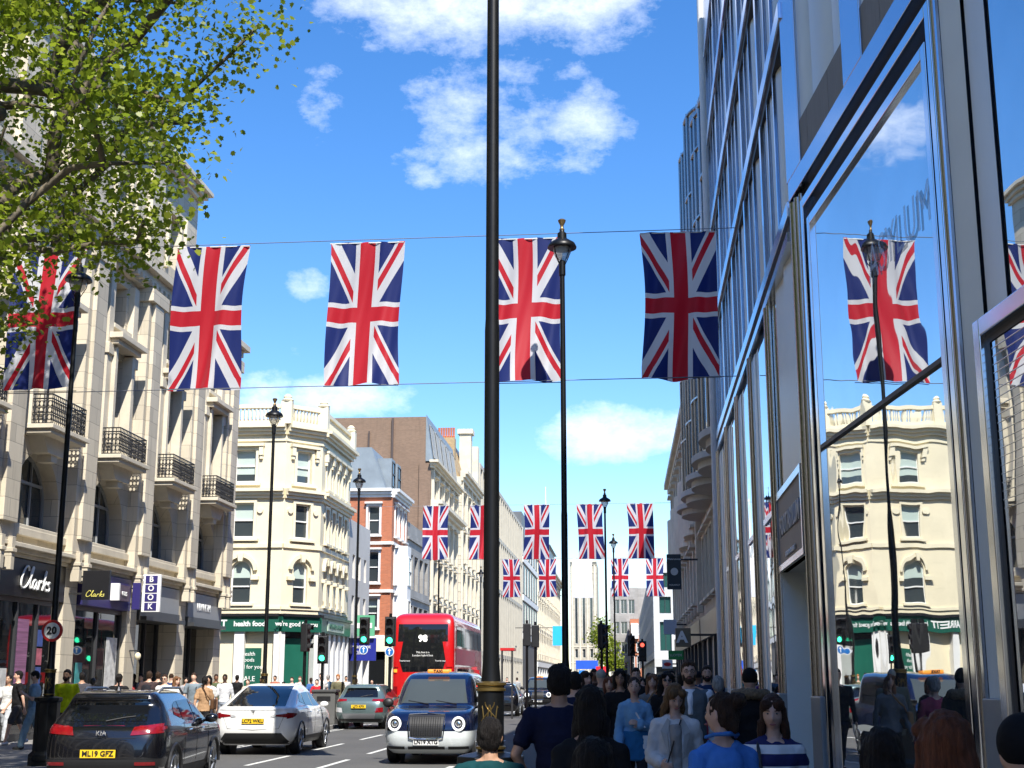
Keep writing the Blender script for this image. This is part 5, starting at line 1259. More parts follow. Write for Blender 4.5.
# ------------------------------------------------------------------ right side: glass bays, classical row
L2 = building('glass_bay_building', 'building with stacked curved glass bays and scalloped canopies beyond the steel facade', at=(4, 47, 0))
BAYGL = glass_mat('bay_glass', (.34, .38, .42), .05, ior=1.6, metal=.7)
body(L2, 3.42, 22, 36.9, 58, 21, mat('bay_wall_stone', (.30, .29, .26), .6, var=.1, dirt=.2))
for i, yc in enumerate((39.3, 43.6, 47.9, 52.2, 56.3)):
    H = (19.2, 20.3, 22.2, 22.4, 20)[i]; prof = [(3.1 + 0, yc)]
    N = 14; pts = [(3.42 - .82 * math.sin(math.pi * j / N) ** .8, yc - 1.75 * math.cos(math.pi * j / N)) for j in range(N + 1)]
    tfb = lambda a, d, z: (a, z, d)
    MB(tfb).poly([[(x, y) for x, y in pts]], 8.75, H).build('bay_window', BAYGL, L2, smooth=40)
    rib = MB()
    for z in (8.8, 11.4, 14.0, 16.6, 19.0, H - .1):
        if z > H: continue
        for j in range(N): 
            p, q_ = pts[j], pts[j + 1]; rib.tube([(p[0] - .03, p[1], z), (q_[0] - .03, q_[1], z)], .055, 5, False)
    for j in (2, 5, 7, 9, 12): rib.tube([(pts[j][0] - .03, pts[j][1], 8.7), (pts[j][0] - .03, pts[j][1], H)], .05, 6)
    rib.build('mullion', STEELD, L2)
    cp_ = [(3.42 - 1.15 * math.sin(math.pi * j / N), yc - 2.15 * math.cos(math.pi * j / N)) for j in range(N + 1)]
    m2 = MB(tfb).poly([cp_], 8.52, 8.72); 
    m2.poly([[(3.42 - .95 * math.sin(math.pi * j / N), yc - 1.7 * math.cos(math.pi * j / N)) for j in range(N + 1)]], 8.3, 8.53)
    m2.build('canopy', CONC, L2)
face(L2, frame((3.37, 58, 0), (0, -1, 0), (-1, 0, 0)), 21.1, 4.2, 8.5, 8, [(4.9, 7.4)], PALE, TRIM, 1.5, .3, 'cross', surround=.15, bars=1, fm=FRAMED)
ground_shop(L2, frame((3.37, 58, 0), (0, -1, 0), (-1, 0, 0)), 21.1, 4.2, mat('bronze_fascia', (.09, .075, .06), .4), FRAMED, n=6)
L3 = building('shaded_classical_row', 'shaded ornate stone building with deep cornice on the right side', at=(4, 75, 0))
f7 = frame((3.35, 88, 0), (0, -1, 0), (-1, 0, 0))
face(L3, f7, 29.8, 4.2, 14.2, 10, [(5, 7.2), (8.4, 10.4), (11.4, 12.8)], PALE, TRIM, 1.3, .35, 'sash', strings=(7.6, 11.3), corn=(13.2, .9, .6), surround=.25, pilasters=True)
body(L3, 3.75, 24, 58.1, 88, 14.1, PALE); ground_shop(L3, f7, 29.8, 4.2, BLKF, FRAMED, n=9)
for i in range(5):
    MB(lambda a, d, z: (a, z, d)).poly([[(3.35 - .6 * math.sin(math.pi * j / 8), 60 + 5.4 * i + 1.6 - 1.6 * math.cos(math.pi * j / 8)) for j in range(9)]], 8, 11.2).build('oriel', TRIM, L3)

def hang(x0, x1, y, z0, z1, m, name, label, cat='shop sign', wx=3.1):
    t = thing(name, label, cat, ((x0 + x1) / 2, y, z0))
    MB().box(x0, x1, y - .08, y + .08, z0, z1).build('panel', m, t, bevel=.01)
    MB().box(x1 - .02, wx, y - .03, y + .03, z1 - .25, z1 - .18).build('bracket', IRON, t)
    return t
TEAL = mat('very_dark_teal', (.01, .02, .028), .4)
y = 55.; t = hang(gx(669.5, y), gx(684, y), y, 5.25, 6.65, TEAL, 'hanging_sign', 'tall dark hanging sign with pale round crest under the stone bays', wx=3.0)
fs = frame((gx(677, y), y - .09, 0), (1, 0, 0), (0, -1, 0)); text('Waterstones', .105, fs, (0, .01, 6.45), WHINK, t); text('PICCADILLY', .08, fs, (0, .01, 5.42), WHINK, t); disc(MB(fs), .15, 5.95, 0, .03).build('crest', mat('pale_crest', (.5, .52, .5), .5, var=.2, scale=30), t)
y = 45.; t = hang(gx(676.5, y), gx(692, y), y, 2.75, 3.35, mat('gold_brown_sign', (.16, .13, .08), .4), 'hanging_sign', 'brownish hanging sign with white letter A over the crowd', wx=3.0)
text('A', .5, frame((gx(683, y), y - .09, 0), (1, 0, 0), (0, -1, 0)), (0, .01, 3.05), WHINK, t, bold=.02)
y = 70.; t = hang(gx(669, y), gx(684, y), y, 2.7, 3.15, mat('leaf_green_sign', (.03, .3, .06), .4), 'hanging_sign', 'small green hanging sign below the letter A sign', wx=2.8)
text('LLOYDS', .17, frame((gx(676.5, y), y - .09, 0), (1, 0, 0), (0, -1, 0)), (0, .01, 2.92), WHINK, t)
y = 74.; t = hang(gx(662.5, y), gx(673, y), y, 2.3, 2.75, WHINK, 'hanging_sign', 'small white sign with red oval over the far crowd', wx=2.8)
MB(frame((gx(667.8, y), y - .09, 0), (1, 0, 0), (0, -1, 0))).poly([[(.2 * math.cos(i * .4), 2.52 + .1 * math.sin(i * .4)) for i in range(16)]], 0, .02).build('red_oval', MATS['sign_red'], t)
y = 62.; t = hang(gx(665, y), gx(678, y), y, 3.7, 4.35, mat('pale_blue_sign', (.45, .5, .55), .4), 'hanging_sign', 'pale rectangular hanging sign left of the letter A sign', wx=2.8)
for i, (X0, X1, Y, z0, z1, c, lab) in enumerate(((576, 598, 130, 2.7, 3.5, (.02, .09, .5), 'wide blue and white hoarding far down the street'), (596, 606, 110, 1.75, 2.75, (.65, .02, .03), 'bright red square board above the far traffic'), (579, 585, 115, 1.2, 2.5, (.02, .2, .6), 'narrow blue board beside the black lamp post far away'), (500, 514, 62, 3.0, 3.12, (.5, .02, .02), 'thin red shelter roof on the left pavement right of the lamp post'))):
    t = thing('street_board', lab, 'board', (gx(X0, Y), Y, 0)); a, b = gx(X0, Y), gx(X1, Y)
    MB().box(a, b, Y, Y + (.15 if i < 3 else 1.2), z0, z1).build('panel', mat('board_paint_%s' % 'abcd'[i], c, .4), t)
    MB().box(a + .05, a + .13, Y + .02, Y + .1, 0, z0).box(b - .13, b - .05, Y + .02, Y + .1, 0, z0).build('post', IRON, t)
# ================================================================== steel and glass building (right, near)
S_ = building('steel_glass_building', 'steel framed building with huge mirror glass panes beside the pavement on the right', at=(2.5, 18, 0))
ANG = R(5.17); uB = Vector((math.sin(ANG), -math.cos(ANG), 0)); nB = Vector((-math.cos(ANG), -math.sin(ANG), 0)); P0 = Vector((2.4, 18.1, 0)) - nB * .04
fb = frame(P0, uB, nB)                      # a runs towards the camera
uF = Vector((.0109, 1, 0)); ff = frame(Vector((2.42 - .0109 * 18.1, 0, 0)), uF, Vector((-1, .0109, 0)))   # far facade, a = Y
PAINTB = mat('blue_grey_steel', (.50, .56, .66), .15, .95, var=.04)
def ringbox(mb, a0, a1, z0, z1, w, d0, d1):
    mb.box(a0, a0 + w, d0, d1, z0, z1); mb.box(a1 - w, a1, d0, d1, z0, z1)
    mb.box(a0 + w, a1 - w, d0, d1, z1 - w, z1); mb.box(a0 + w, a1 - w, d0, d1, z0, z0 + w); return mb
LEN = 34.
MB(fb).box(0, LEN, -.5, .05, 8.2, 8.49).build('band', PAINTB, S_, bevel=.008)
MB(fb).box(0, LEN, -.5, -.08, 8.01, 8.198).build('soffit', GASKET, S_)
MB(fb).box(0, LEN, -.55, -.36, 0, 8.0).build('backing', GASKET, S_)
mod = [(.60, 6.15), (12.3, 17.7), (24., 29.4)]
modB = [(6.75, 11.6), (18.5, 23.3)]
for (a0, a1) in mod:
    ringbox(MB(fb), a0, a1, .1, 8.0, .13, -.3, .035).build('outer_frame', STEEL, S_, bevel=.01)
    MB(fb).poly([rect(a0 + .132, a1 - .132, .24, 7.865), rect(a0 + .24, a1 - .24, .35, 7.68)], -.12).build('gasket', GASKET, S_, recalc=False)
    ringbox(MB(fb), a0 + .241, a1 - .241, .35, 7.68, .13, -.3, .015).build('inner_frame', STEEL, S_, bevel=.008)
    w_ = MB(fb).box(a0 + .37, a1 - .37, -.1, .005, 4.56, 4.61).build('transom', GASKET, S_)
    MB(fb).quad((a0 + .37, -.03, .45), (a1 - .37, -.03, .45), (a1 - .37, -.03, 4.56), (a0 + .37, -.03, 4.56)).build('pane', MIRGL, w_, recalc=False)
    MB(fb).quad((a0 + .37, -.03, 4.61), (a1 - .37, -.03, 4.61), (a1 - .37, -.03, 7.55), (a0 + .37, -.03, 7.55)).build('pane', MIRGL, w_, recalc=False)
for (a0, a1) in modB:
    MB(fb).box(a0 - .47, a0 - .41, -.3, .03, .1, 8.0).build('edge_strip', PAINTB, S_)
    MB(fb).add([(a0 - .40, .0, .1), (a0 - .08, -.08, .1), (a0 - .08, -.08, 8), (a0 - .40, .0, 8)], [(0, 1, 2, 3)]).build('panel', PANELG, S_, recalc=False)
    MB(fb).add([(a0 - .04, -.10, 4.7), (a0 + .62, -.02, 4.7), (a0 + .62, -.02, 8), (a0 - .04, -.10, 8)], [(0, 1, 2, 3)]).build('panel', PANELG, S_, recalc=False)
    MB(fb).add([(a1 + .1, -.02, .1), (a1 + .65, -.02, .1), (a1 + .65, -.02, 8), (a1 + .1, -.02, 8)], [(0, 1, 2, 3)]).build('panel', PANELG, S_, recalc=False)
    w_ = ringbox(MB(fb), a0, a1, .1, 4.66, .15, -.3, .06).build('outer_frame', STEEL, S_, bevel=.01)
    MB(fb).poly([rect(a0 + .15, a1 - .15, .25, 4.51), rect(a0 + .22, a1 - .22, .32, 4.44)], .0).build('gasket', GASKET, S_, recalc=False)
    MB(fb).quad((a0 + .22, -.01, .32), (a1 - .22, -.01, .32), (a1 - .22, -.01, 4.44), (a0 + .22, -.01, 4.44)).build('pane', MIRGL, w_, recalc=False)
    MB(fb).quad((a0 + .63, -.04, 4.7), (a1 + .1, -.04, 4.7), (a1 + .1, -.04, 8.0), (a0 + .63, -.04, 8.0)).build('pane', MIRGL, w_, recalc=False)
    lv = MB(fb)
    for i in range(20): lv.box(a0 + .22, a1 - .22, -.009, -.004, 3.05 + i * .07, 3.055 + i * .07)
    lv.build('glass_stripe', STEEL, w_)
    MB(fb).box(a0 - .46, a0 - .03, -.1, .045, .1, 1.55).build('plinth_panel', FRAMEG, S_, bevel=.01)
MB(fb).box(0, .56, -.4, -.02, 0, 8.1).tube([(.10, -.02, 0), (.10, -.02, 8.15)], .085, 16).tube([(.32, -.01, 0), (.32, -.01, 8.15)], .06, 16).tube([(.48, -.02, 0), (.48, -.02, 8.15)], .04, 16).build('corner_column', STEELD, S_, smooth=40)
MB(fb).box(.02, .55, -.1, .07, 0, 1.5).build('column_base', FRAMEG, S_, bevel=.02)
for a in (6.215, 11.95, 17.85, 23.7): MB(fb).tube([(a, -.01, 0), (a, -.01, 8.0)], .05, 14).build('tube_mullion', STEELD, S_, smooth=40)
GHOST = mat('faint_lettering', (.45, .6, .8), .25, .0, alpha=.35, var=0)
text('ASYLUM', .6, fb, (4.62, -.012, 6.15), GHOST, S_, flip=False, ext=.002)
for i in range(30): MB(fb).box(i * 1.15, i * 1.15 + 1.13, -.3, .015, 8.5, 9.12).build('spandrel', SPAN, S_)
def fins(fr, a0, a1, z0, z1, name='fin', pitch=1.15, r=.5, dd=-.11):
    mb = MB(fr); a = a0 + pitch * .5
    while a < a1:
        pts = [(a - r, dd)] + [(a + r * math.cos(math.pi - math.pi * j / 10), dd + .12 * math.sin(math.pi * j / 10)) for j in range(11)]
        vs = []; n = len(pts)
        for z in (z0, z1): vs += [(p[0], p[1], z) for p in pts]
        mb.add(vs, [(j, j + 1, n + j + 1, n + j) for j in range(n - 1)]); a += pitch
    return mb.build(name, PANELG, S_, smooth=60)
ZL = [9.72, 12.6]
fins(fb, 0, LEN, 9.12, 12.9); fins(fb, 0, LEN, 13.3, 17.6); MB(fb).box(0, LEN, -.3, .05, 12.9, 13.3).build('band', PAINTB, S_, bevel=.01)
MB(fb).quad((0, -.13, 9.12), (LEN, -.13, 9.12), (LEN, -.13, 17.6), (0, -.13, 17.6)).build('backing', GASKET, S_, recalc=False)
MB(fb).box(0, LEN, -.6, .06, 17.6, 18.1).build('parapet', PAINTB, S_, bevel=.01)
a = .0
for a in (3.1, 6.6, 10.1, 13.6, 17.1, 20.6, 24.1): MB(fb).box(a, a + .8, -.3, .045, 8.5, 17.6).build('pier', PAINTB, S_, bevel=.01)
MB(fb).box(-.1, .75, -.4, .045, 8.5, 18.1).build('pier', PAINTB, S_, bevel=.01)
MB(lambda a, d, z: (a, z, d)).poly([[(3.2, 18.3), (3.2 + .0905 * (18.3 + 16), -16), (26, -16), (26, 18.3)]], 0, 17.9).poly([[(3.35, 36.2), (3.2, 18.4), (26, 18.4), (26, 36.2)]], 0, 20.6).build('core_wall', FRAMEG, S_)
Ys = [18.1, 21.8, 25.4, 29.0, 32.6, 36.2]
for i in range(5):
    a0, a1 = Ys[i], Ys[i + 1]
    c = MB(ff)
    for o, r_, dd in ((-.17, .06, -.01), (.0, .08, .0), (.17, .05, -.01)): c.tube([(a1 + o, dd, 0), (a1 + o, dd, 7.7)], r_, 14)
    c.build('tube_mullion', STEELD, S_, smooth=40)
    MB(ff).box(a1 - .26, a1 + .26, -.2, .10, 0, 1.5).build('column_base', FRAMEG, S_, bevel=.02)
    if i:
        w_ = MB(ff).box(a0 + .27, a0 + .36, -.3, .02, 0, 7.7).box(a1 - .36, a1 - .26, -.3, .02, 0, 7.7).box(a0 + .4, a1 - 1.3, -.1, .0, 4.35, 4.45).build('window_frame', STEEL, S_)
        for z0, z1 in ((.1, 4.35), (4.45, 7.6)): MB(ff).quad((a0 + .36, -.03, z0), (a1 - 1.3, -.03, z0), (a1 - 1.3, -.03, z1), (a0 + .36, -.03, z1)).build('pane', MIRGL, w_, recalc=False)
        MB(ff).box(a1 - 1.29, a1 - .85, -.25, -.03, 0.1, 7.6).box(a1 - .83, a1 - .37, -.25, -.01, 0.1, 7.6).build('panel', PANELG, w_)
        MB(ff).box(a0 + .3, a1, -.6, -.32, 0, 7.7).build('backing', GASKET, S_)
MB(ff).box(18.62, 21.5, -.9, -.02, 3.34, 3.42).build('entrance_soffit', STEEL, S_)
sg = MB(ff).box(18.35, 21.50, -.2, .0, 3.42, 4.46).build('sign_panel', mat('taupe_sign', (.14, .115, .11), .55, var=.05), S_)
MB(ff).poly([rect(18.27, 21.58, 3.34, 4.56), rect(18.36, 21.5, 3.43, 4.45)], -.1, .03).build('sign_frame', PAINTB, S_)
f9 = frame((2.42, 0, 0), (-.0109, -1, 0), (-1, .0109, 0))
text('FOOTASYLUM', .40, frame(Vector((2.42 - .0109 * 18.1, 0, 0)), -uF, Vector((-1, .0109, 0))), (-19.9, .015, 3.98), mat('sign_letter_grey', (.36, .36, .37), .5, var=0), S_, bold=.008)
text('LONDON    OXFORD ST', .11, frame(Vector((2.42 - .0109 * 18.1, 0, 0)), -uF, Vector((-1, .0109, 0))), (-19.9, .015, 3.53), WHINK, S_)
for k_, (a, b_) in enumerate(((18.55, 19.55), (19.6, 20.75))):
    MB(ff).add([(a, -.10, 4.58), (b_, -.02, 4.58), (b_, -.02, 7.7), (a, -.10, 7.7)], [(0, 1, 2, 3)]).build('panel', PANELG, S_, recalc=False)
MB(ff).quad((20.8, -.03, 4.58), (21.55, -.03, 4.58), (21.55, -.03, 7.7), (20.8, -.03, 7.7)).build('pane', MIRGL, S_, recalc=False)
MB(ff).box(18.3, 21.7, -.6, -.3, 4.5, 7.7).build('backing', GASKET, S_)
MB(ff).box(18.2, 21.7, -1.6, -1.5, 0, 3.34).build('back_panel', PANELG, S_)
MB(ff).box(21.5, 21.62, -1.5, -.02, 0, 3.34).build('reveal_panel', PANELG, S_)
d_ = ringbox(MB(ff), 18.6, 20.9, .1, 3.1, .08, -.62, -.54).build('door', STEELD, S_); MB(ff).quad((18.65, -.58, .1), (20.85, -.58, .1), (20.85, -.58, 3.05), (18.65, -.58, 3.05)).build('pane', MIRGL, d_, recalc=False)
MB(ff).box(20.9, 21.5, -.64, -.56, .1, 3.34).build('reveal_panel', PANELG, S_)
MB(ff).box(18.3, 36.3, -.6, .05, 7.7, 7.84).build('band', PAINTB, S_); MB(ff).box(18.3, 36.3, -.6, -.0, 7.842, 8.0).build('soffit', GASKET, S_)
MB(ff).box(18.1, 36.3, -.6, .06, 8.0, 8.22).build('band', PAINTB, S_, bevel=.01)
ZF = [8.22, 11.0, 13.75, 16.5, 19.2]
for j in range(4):
    z0, z1 = ZF[j] + (.26 if j else 0), ZF[j + 1]
    MB(ff).box(18.1, 36.3, -.8, .06, z1, z1 + .26).build('band', PAINTB, S_, bevel=.01)
    MB(ff).box(18.1, 36.3, -.8, -.0, z1 - .14, z1 - .002).build('soffit', GASKET, S_)
    for i in range(5):
        a0, a1 = Ys[i], Ys[i + 1]
        MB(ff).box(a1 - .16, a1 + .1, -.7, .025, z0, z1 - .14).build('mullion', PAINTB, S_)
        MB(ff).box(a0 + 1.6, a0 + 1.70, -.5, .0, z0, z1 - .14).box(a0 + 2.58, a0 + 2.66, -.5, .0, z0, z1 - .14).build('slim_mullion', PAINTB, S_)
        w_ = MB(ff).quad((a0 + .1, -.22, z0), (a1 - .1, -.22, z0), (a1 - .1, -.22, z1), (a0 + .1, -.22, z1)).build('window', GASKET, S_, recalc=False)
        MB(ff).quad((a0 + .12, -.12, z0), (a0 + 1.0, -.12, z0), (a0 + 1.0, -.12, z1 - .14), (a0 + .12, -.12, z1 - .14)).build('pane', MIRGL, w_, recalc=False)
        fm_ = MB(ff)
        for (p, q_) in ((a0 + 1.02, a0 + 1.58), (a0 + 1.72, a0 + 2.55), (a0 + 2.68, a1 - .2)):
            n = 8; vs = []
            for z in (z0, z1 - .14): vs += [(p + (q_ - p) * t / n, -.20 + .15 * math.sin(math.pi * t / n * .5), z) for t in range(n + 1)]
            fm_.add(vs, [(t, t + 1, n + 2 + t, n + 1 + t) for t in range(n)])
        fm_.build('fin', PANELG, S_, smooth=60)
MB(ff).box(18.1, 36.3, -.8, .04, 19.46, 20.8).build('parapet', PAINTB, S_)
MB().tube([(2.56, 36.6, 0), (2.56, 36.6, 23)], .12, 14).build('corner_column', WHITET, S_, smooth=40)
# ------------------------------------------------------------------ vehicles
def carpaint(name, col, metal=.35, rough=.25):
    m = mat(name, col, rough, metal, var=.03, scale=.6, coat=1.)
    m.node_tree.nodes['Principled BSDF'].inputs['Coat Roughness'].default_value = .03
    return m
def hermite(xs, t):
    n = len(xs); i = min(int(t), n - 2); f = t - i
    p0 = xs[max(i - 1, 0)]; p1 = xs[i]; p2 = xs[i + 1]; p3 = xs[min(i + 2, n - 1)]
    m1 = (p2 - p0) / 2; m2 = (p3 - p1) / 2
    if (p2 - p1) == 0: m1 = m2 = 0
    else:
        if m1 / (p2 - p1) < 0: m1 = 0
        if m2 / (p2 - p1) < 0: m2 = 0
        m1 = math.copysign(min(abs(m1), 3 * abs(p2 - p1)), m1); m2 = math.copysign(min(abs(m2), 3 * abs(p2 - p1)), m2)
    return (2 * f ** 3 - 3 * f ** 2 + 1) * p1 + (f ** 3 - 2 * f ** 2 + f) * m1 + (-2 * f ** 3 + 3 * f ** 2) * p2 + (f ** 3 - f ** 2) * m2
class Car:
    """horizontal slices (z, rear y, front y, half width)"""
    def __init__(s, rows, a=6., b=14.):
        s.R = rows; s.a = a; s.b = b; s.N = len(rows)
    def at(s, t): return tuple(hermite([r[k] for r in s.R], t) for k in range(4))
    def tz(s, z):
        lo, hi = 0., s.N - 1.001
        for _ in range(30):
            m = (lo + hi) / 2
            if s.at(m)[0] < z: lo = m
            else: hi = m
        return (lo + hi) / 2
    def side(s, y, z):
        _, r, f, W = s.at(s.tz(z)); t = abs((y - (r + f) / 2) / ((f - r) / 2)); return W * max(0, 1 - min(1, t) ** s.b) ** (1 / s.a)
    def rear(s, x, z):
        _, r, f, W = s.at(s.tz(z)); t = min(1, abs(x / W)); return (r + f) / 2 - (f - r) / 2 * max(0, 1 - t ** s.a) ** (1 / s.b)
    def front(s, x, z):
        _, r, f, W = s.at(s.tz(z)); t = min(1, abs(x / W)); return (r + f) / 2 + (f - r) / 2 * max(0, 1 - t ** s.a) ** (1 / s.b)
    def shell(s, mb, sub=5, n=88, two=None):
        vs = []; K = (s.N - 1) * sub
        for i in range(K + 1):
            z, r, f, W = s.at(min(i / sub, s.N - 1.0001))
            for j in range(n):
                th = 2 * math.pi * j / n; c, q = math.cos(th), math.sin(th)
                vs.append((W * math.copysign(abs(c) ** (2 / s.a), c), (r + f) / 2 + (f - r) / 2 * math.copysign(abs(q) ** (2 / s.b), q), z))
        for i in range(K):
            z = s.at(i / sub)[0]
            if two: mb.k = 1 if z < two else 0
            mb.add(vs[i * n:(i + 2) * n] if False else [], [])
        o = len(mb.v); mb.v += vs
        for i in range(K):
            z = s.at(i / sub)[0]; k = 1 if (two and z < two) else 0
            for j in range(n):
                mb.f.append((o + i * n + j, o + i * n + (j + 1) % n, o + (i + 1) * n + (j + 1) % n, o + (i + 1) * n + j)); mb.m.append(k)
        mb.f.append(tuple(o + j for j in range(n - 1, -1, -1))); mb.m.append(1 if two else 0)
        mb.f.append(tuple(o + K * n + j for j in range(n))); mb.m.append(0); mb.k = 0
        return mb
    def patch(s, mb, where, lower, upper, off=.006, nu=22, nv=8):
        """where: 'L','R' side with (y,z) points; 'B' back, 'F' front with (x,z) points"""
        def res(P, t):
            d = [0]
            for i in range(len(P) - 1): d.append(d[-1] + math.hypot(P[i + 1][0] - P[i][0], P[i + 1][1] - P[i][1]))
            L = t * d[-1]
            for i in range(len(P) - 1):
                if L <= d[i + 1] + 1e-9:
                    f = (L - d[i]) / max(1e-9, d[i + 1] - d[i]); return (P[i][0] + (P[i + 1][0] - P[i][0]) * f, P[i][1] + (P[i + 1][1] - P[i][1]) * f)
            return P[-1]
        vs = []
        for j in range(nv + 1):
            for i in range(nu + 1):
                p = res(lower, i / nu); q = res(upper, i / nu); u = p[0] + (q[0] - p[0]) * j / nv; z = p[1] + (q[1] - p[1]) * j / nv
                if where == 'R': vs.append((s.side(u, z) + off, u, z))
                elif where == 'L': vs.append((-s.side(u, z) - off, u, z))
                elif where == 'B': vs.append((u, s.rear(u, z) - off, z))
                else: vs.append((u, s.front(u, z) + off, z))
        return mb.add(vs, [(j * (nu + 1) + i, j * (nu + 1) + i + 1, (j + 1) * (nu + 1) + i + 1, (j + 1) * (nu + 1) + i) for j in range(nv) for i in range(nu)])
def wheel(root, x, y, r=.34, w=.22, side=1, spokes=5, name='wheel'):
    t = MB().tube([(x - w / 2, y, r), (x - w / 2 + .03, y, r), (x + w / 2 - .03, y, r), (x + w / 2, y, r)], [r - .03, r, r, r - .03], 36).build(name, RUBBER, root, smooth=40)
    xo = x + side * (w / 2 + .004); m = MB()
    m.tube([(xo - side * .02, y, r), (xo + side * .006, y, r)], [r * .68, r * .70], 32)
    rim = m.build('rim', PLASTIC, t, smooth=40)
    s_ = MB()
    P = [(xo, y + r * .69 * math.cos(a), r + r * .69 * math.sin(a)) for a in [2 * math.pi * i / 32 for i in range(33)]]
    s_.tube(P, .018, 6, False); s_.tube([(xo, y, r), (xo + side * .02, y, r)], .05, 12)
    for k in range(spokes):
        a = 2 * math.pi * k / spokes + .3
        for da in (-.10, .10): s_.tube([(xo + side * .014, y + .04 * math.cos(a), r + .04 * math.sin(a)), (xo + side * .006, y + r * .68 * math.cos(a + da), r + r * .68 * math.sin(a + da))], [.022, .016], 5)
    s_.build('spokes', ALLOY, t)
    return t
def cut_arches(ob, wheels, r, W):
    mb = MB()
    for y in wheels:
        for sx in (-1, 1): mb.tube([(sx * (W - .30), y, r), (sx * (W + .3), y, r)], r + .055, 32)
    c = mb.build('cutter', PLASTIC, None)
    md = ob.modifiers.new('arch', 'BOOLEAN'); md.object = c; md.operation = 'DIFFERENCE'; md.solver = 'EXACT'
    dg = bpy.context.evaluated_depsgraph_get(); me = bpy.data.meshes.new_from_object(ob.evaluated_get(dg))
    ob.modifiers.clear(); ob.data = me; bpy.data.objects.remove(c)
    me.shade_smooth(); me.set_sharp_from_angle(angle=R(35))
def liner(root, wheels, r, W):
    for y in wheels:
        for sx in (-1, 1):
            mb = MB(); n = 20; vs = []
            for x in (W - .29, W - .03):
                for i in range(n + 1):
                    a = -.2 + (math.pi + .4) * i / n; vs.append((sx * x, y + (r + .05) * math.cos(a), r + (r + .05) * math.sin(a)))
            mb.add(vs, [(i, i + 1, n + 2 + i, n + 1 + i) for i in range(n)]); mb.tube([(sx * (W - .30), y, r), (sx * (W - .28), y, r)], r + .05, 24)
            mb.build('arch_liner', PLASTIC, root, recalc=False)
def plate(root, s, fr, at, m, name='number_plate', w=.52, h=.115):
    p = MB(fr).box(at[0] - w / 2, at[0] + w / 2, at[1], at[1] + .012, at[2] - h / 2, at[2] + h / 2).build(name, m, root)
    text(s, h * .92, fr, (at[0], at[1] + .018, at[2]), INK, p, 'lettering', ext=.002, bold=.003)
BK = frame((0, 0, 0), (1, 0, 0), (0, -1, 0)); FT = frame((0, 0, 0), (-1, 0, 0), (0, 1, 0))

# --- black SUV
def suv(label, loc, rz, paint, plate_s, rows, glassz, kind):
    t = thing('parked_car', label, 'car', loc, rz, local=True)
    c = Car(rows); L = rows[2][2]; W = max(r[3] for r in rows)
    b = c.shell(MB()).build('body', [paint, PLASTIC], t)
    wh = (.86, L - .86); cut_arches(b, wh, .34, W); liner(t, wh, .34, W)
    for y in wh:
        for sx in (-1, 1): wheel(t, sx * (W - .125), y, .34, .22, sx)
    zb, zt = glassz
    for sd in 'LR':
        w1 = MB(); c.patch(w1, sd, [(L * .335, zb + .04), (L * .50, zb)], [(L * .34, zt - .02), (L * .50, zt)]); w1.build('rear_side_window', CARGL, t)
        w2 = MB(); c.patch(w2, sd, [(L * .515, zb), (L * .685, zb - .0)], [(L * .515, zt), (L * .62, zt - .05)]); w2.build('front_side_window', CARGL, t)
        w3 = MB(); c.patch(w3, sd, [(L * .235, zb + .12), (L * .325, zb + .05)], [(L * .265, zt - .08), (L * .325, zt - .02)]); w3.build('quarter_window', CARGL, t)
        e = MB(); c.patch(e, sd, [(.40, .22), (L - .3, .22)], [(.4, .40), (L - .3, .40)], .008, 40, 2); 
        sx = 1 if sd == 'R' else -1
        for y in wh:
            P = [(sx * (c.side(y, .5) + .004), y + .40 * math.cos(a), .34 + .40 * math.sin(a)) for a in [math.pi * i / 16 for i in range(17)]]
            e.tube(P, .028, 6, False)
        e.build('sill_cladding', PLASTIC, t)
        g = MB()
        for y in (L * .37, L * .56): g.tube([(sx * (c.side(y, zb - .13) + .02), y, zb - .13), (sx * (c.side(y + .2, zb - .13) + .02), y + .2, zb - .125)], .014, 6)
        g.build('door_handle', CHROME if kind != 2 else paint, t)
        gp = MB()
        for y in (L * .33, L * .51, L * .70):
            P = [(sx * (c.side(y, z) + .0005), y + (.02 if y < L * .6 else 0), z) for z in (.45, .6, .8, .95, zb - .02)]; gp.tube(P, .0045, 4)
        gp.build('door_gap', GASKET, t)
        m_ = MB().ell((sx * (W + .08), L * .655, zb + .02), (.11, .07, .075)).tube([(sx * (W - .06), L * .66, zb - .02), (sx * (W + .04), L * .655, zb - .02)], .025, 6).build('door_mirror', paint, t, smooth=True)
    hw = c.at(c.tz((zb + zt) / 2))[3]
    return t, c, L, W, b
NIRO = [(.22, .22, 4.12, .80), (.36, .07, 4.28, .875), (.55, .0, 4.34, .90), (.78, .02, 4.33, .902), (.92, .06, 4.24, .895), (1.0, .10, 3.98, .875), (1.05, .16, 3.35, .855), (1.16, .30, 3.05, .81), (1.32, .48, 2.72, .735), (1.44, .50, 2.42, .665), (1.51, .58, 2.1, .60), (1.545, .95, 1.75, .50), (1.55, 1.2, 1.5, .3)]
BLKP = carpaint('black_car_paint', (.004, .004, .0055), .0, .2)
t, c, L, W, b = suv('black SUV with roof rails and yellow plate at lower left behind the lamp post', (-7.72, 20.0, 0), R(4.2), BLKP, '', NIRO, (1.06, 1.40), 1)
c.patch(w_ := MB(), 'B', [(-.60, 1.10), (.60, 1.10)], [(-.54, 1.36), (.54, 1.36)]); w_.build('rear_window', CARGL, t)
sp_ = MB(); c.patch(sp_, 'B', [(-.60, 1.40), (.60, 1.40)], [(-.56, 1.47), (.56, 1.47)], .07); sp_.box(-.55, .55, .40, .62, 1.425, 1.47); sp_.build('spoiler', BLKP, t, bevel=.01)
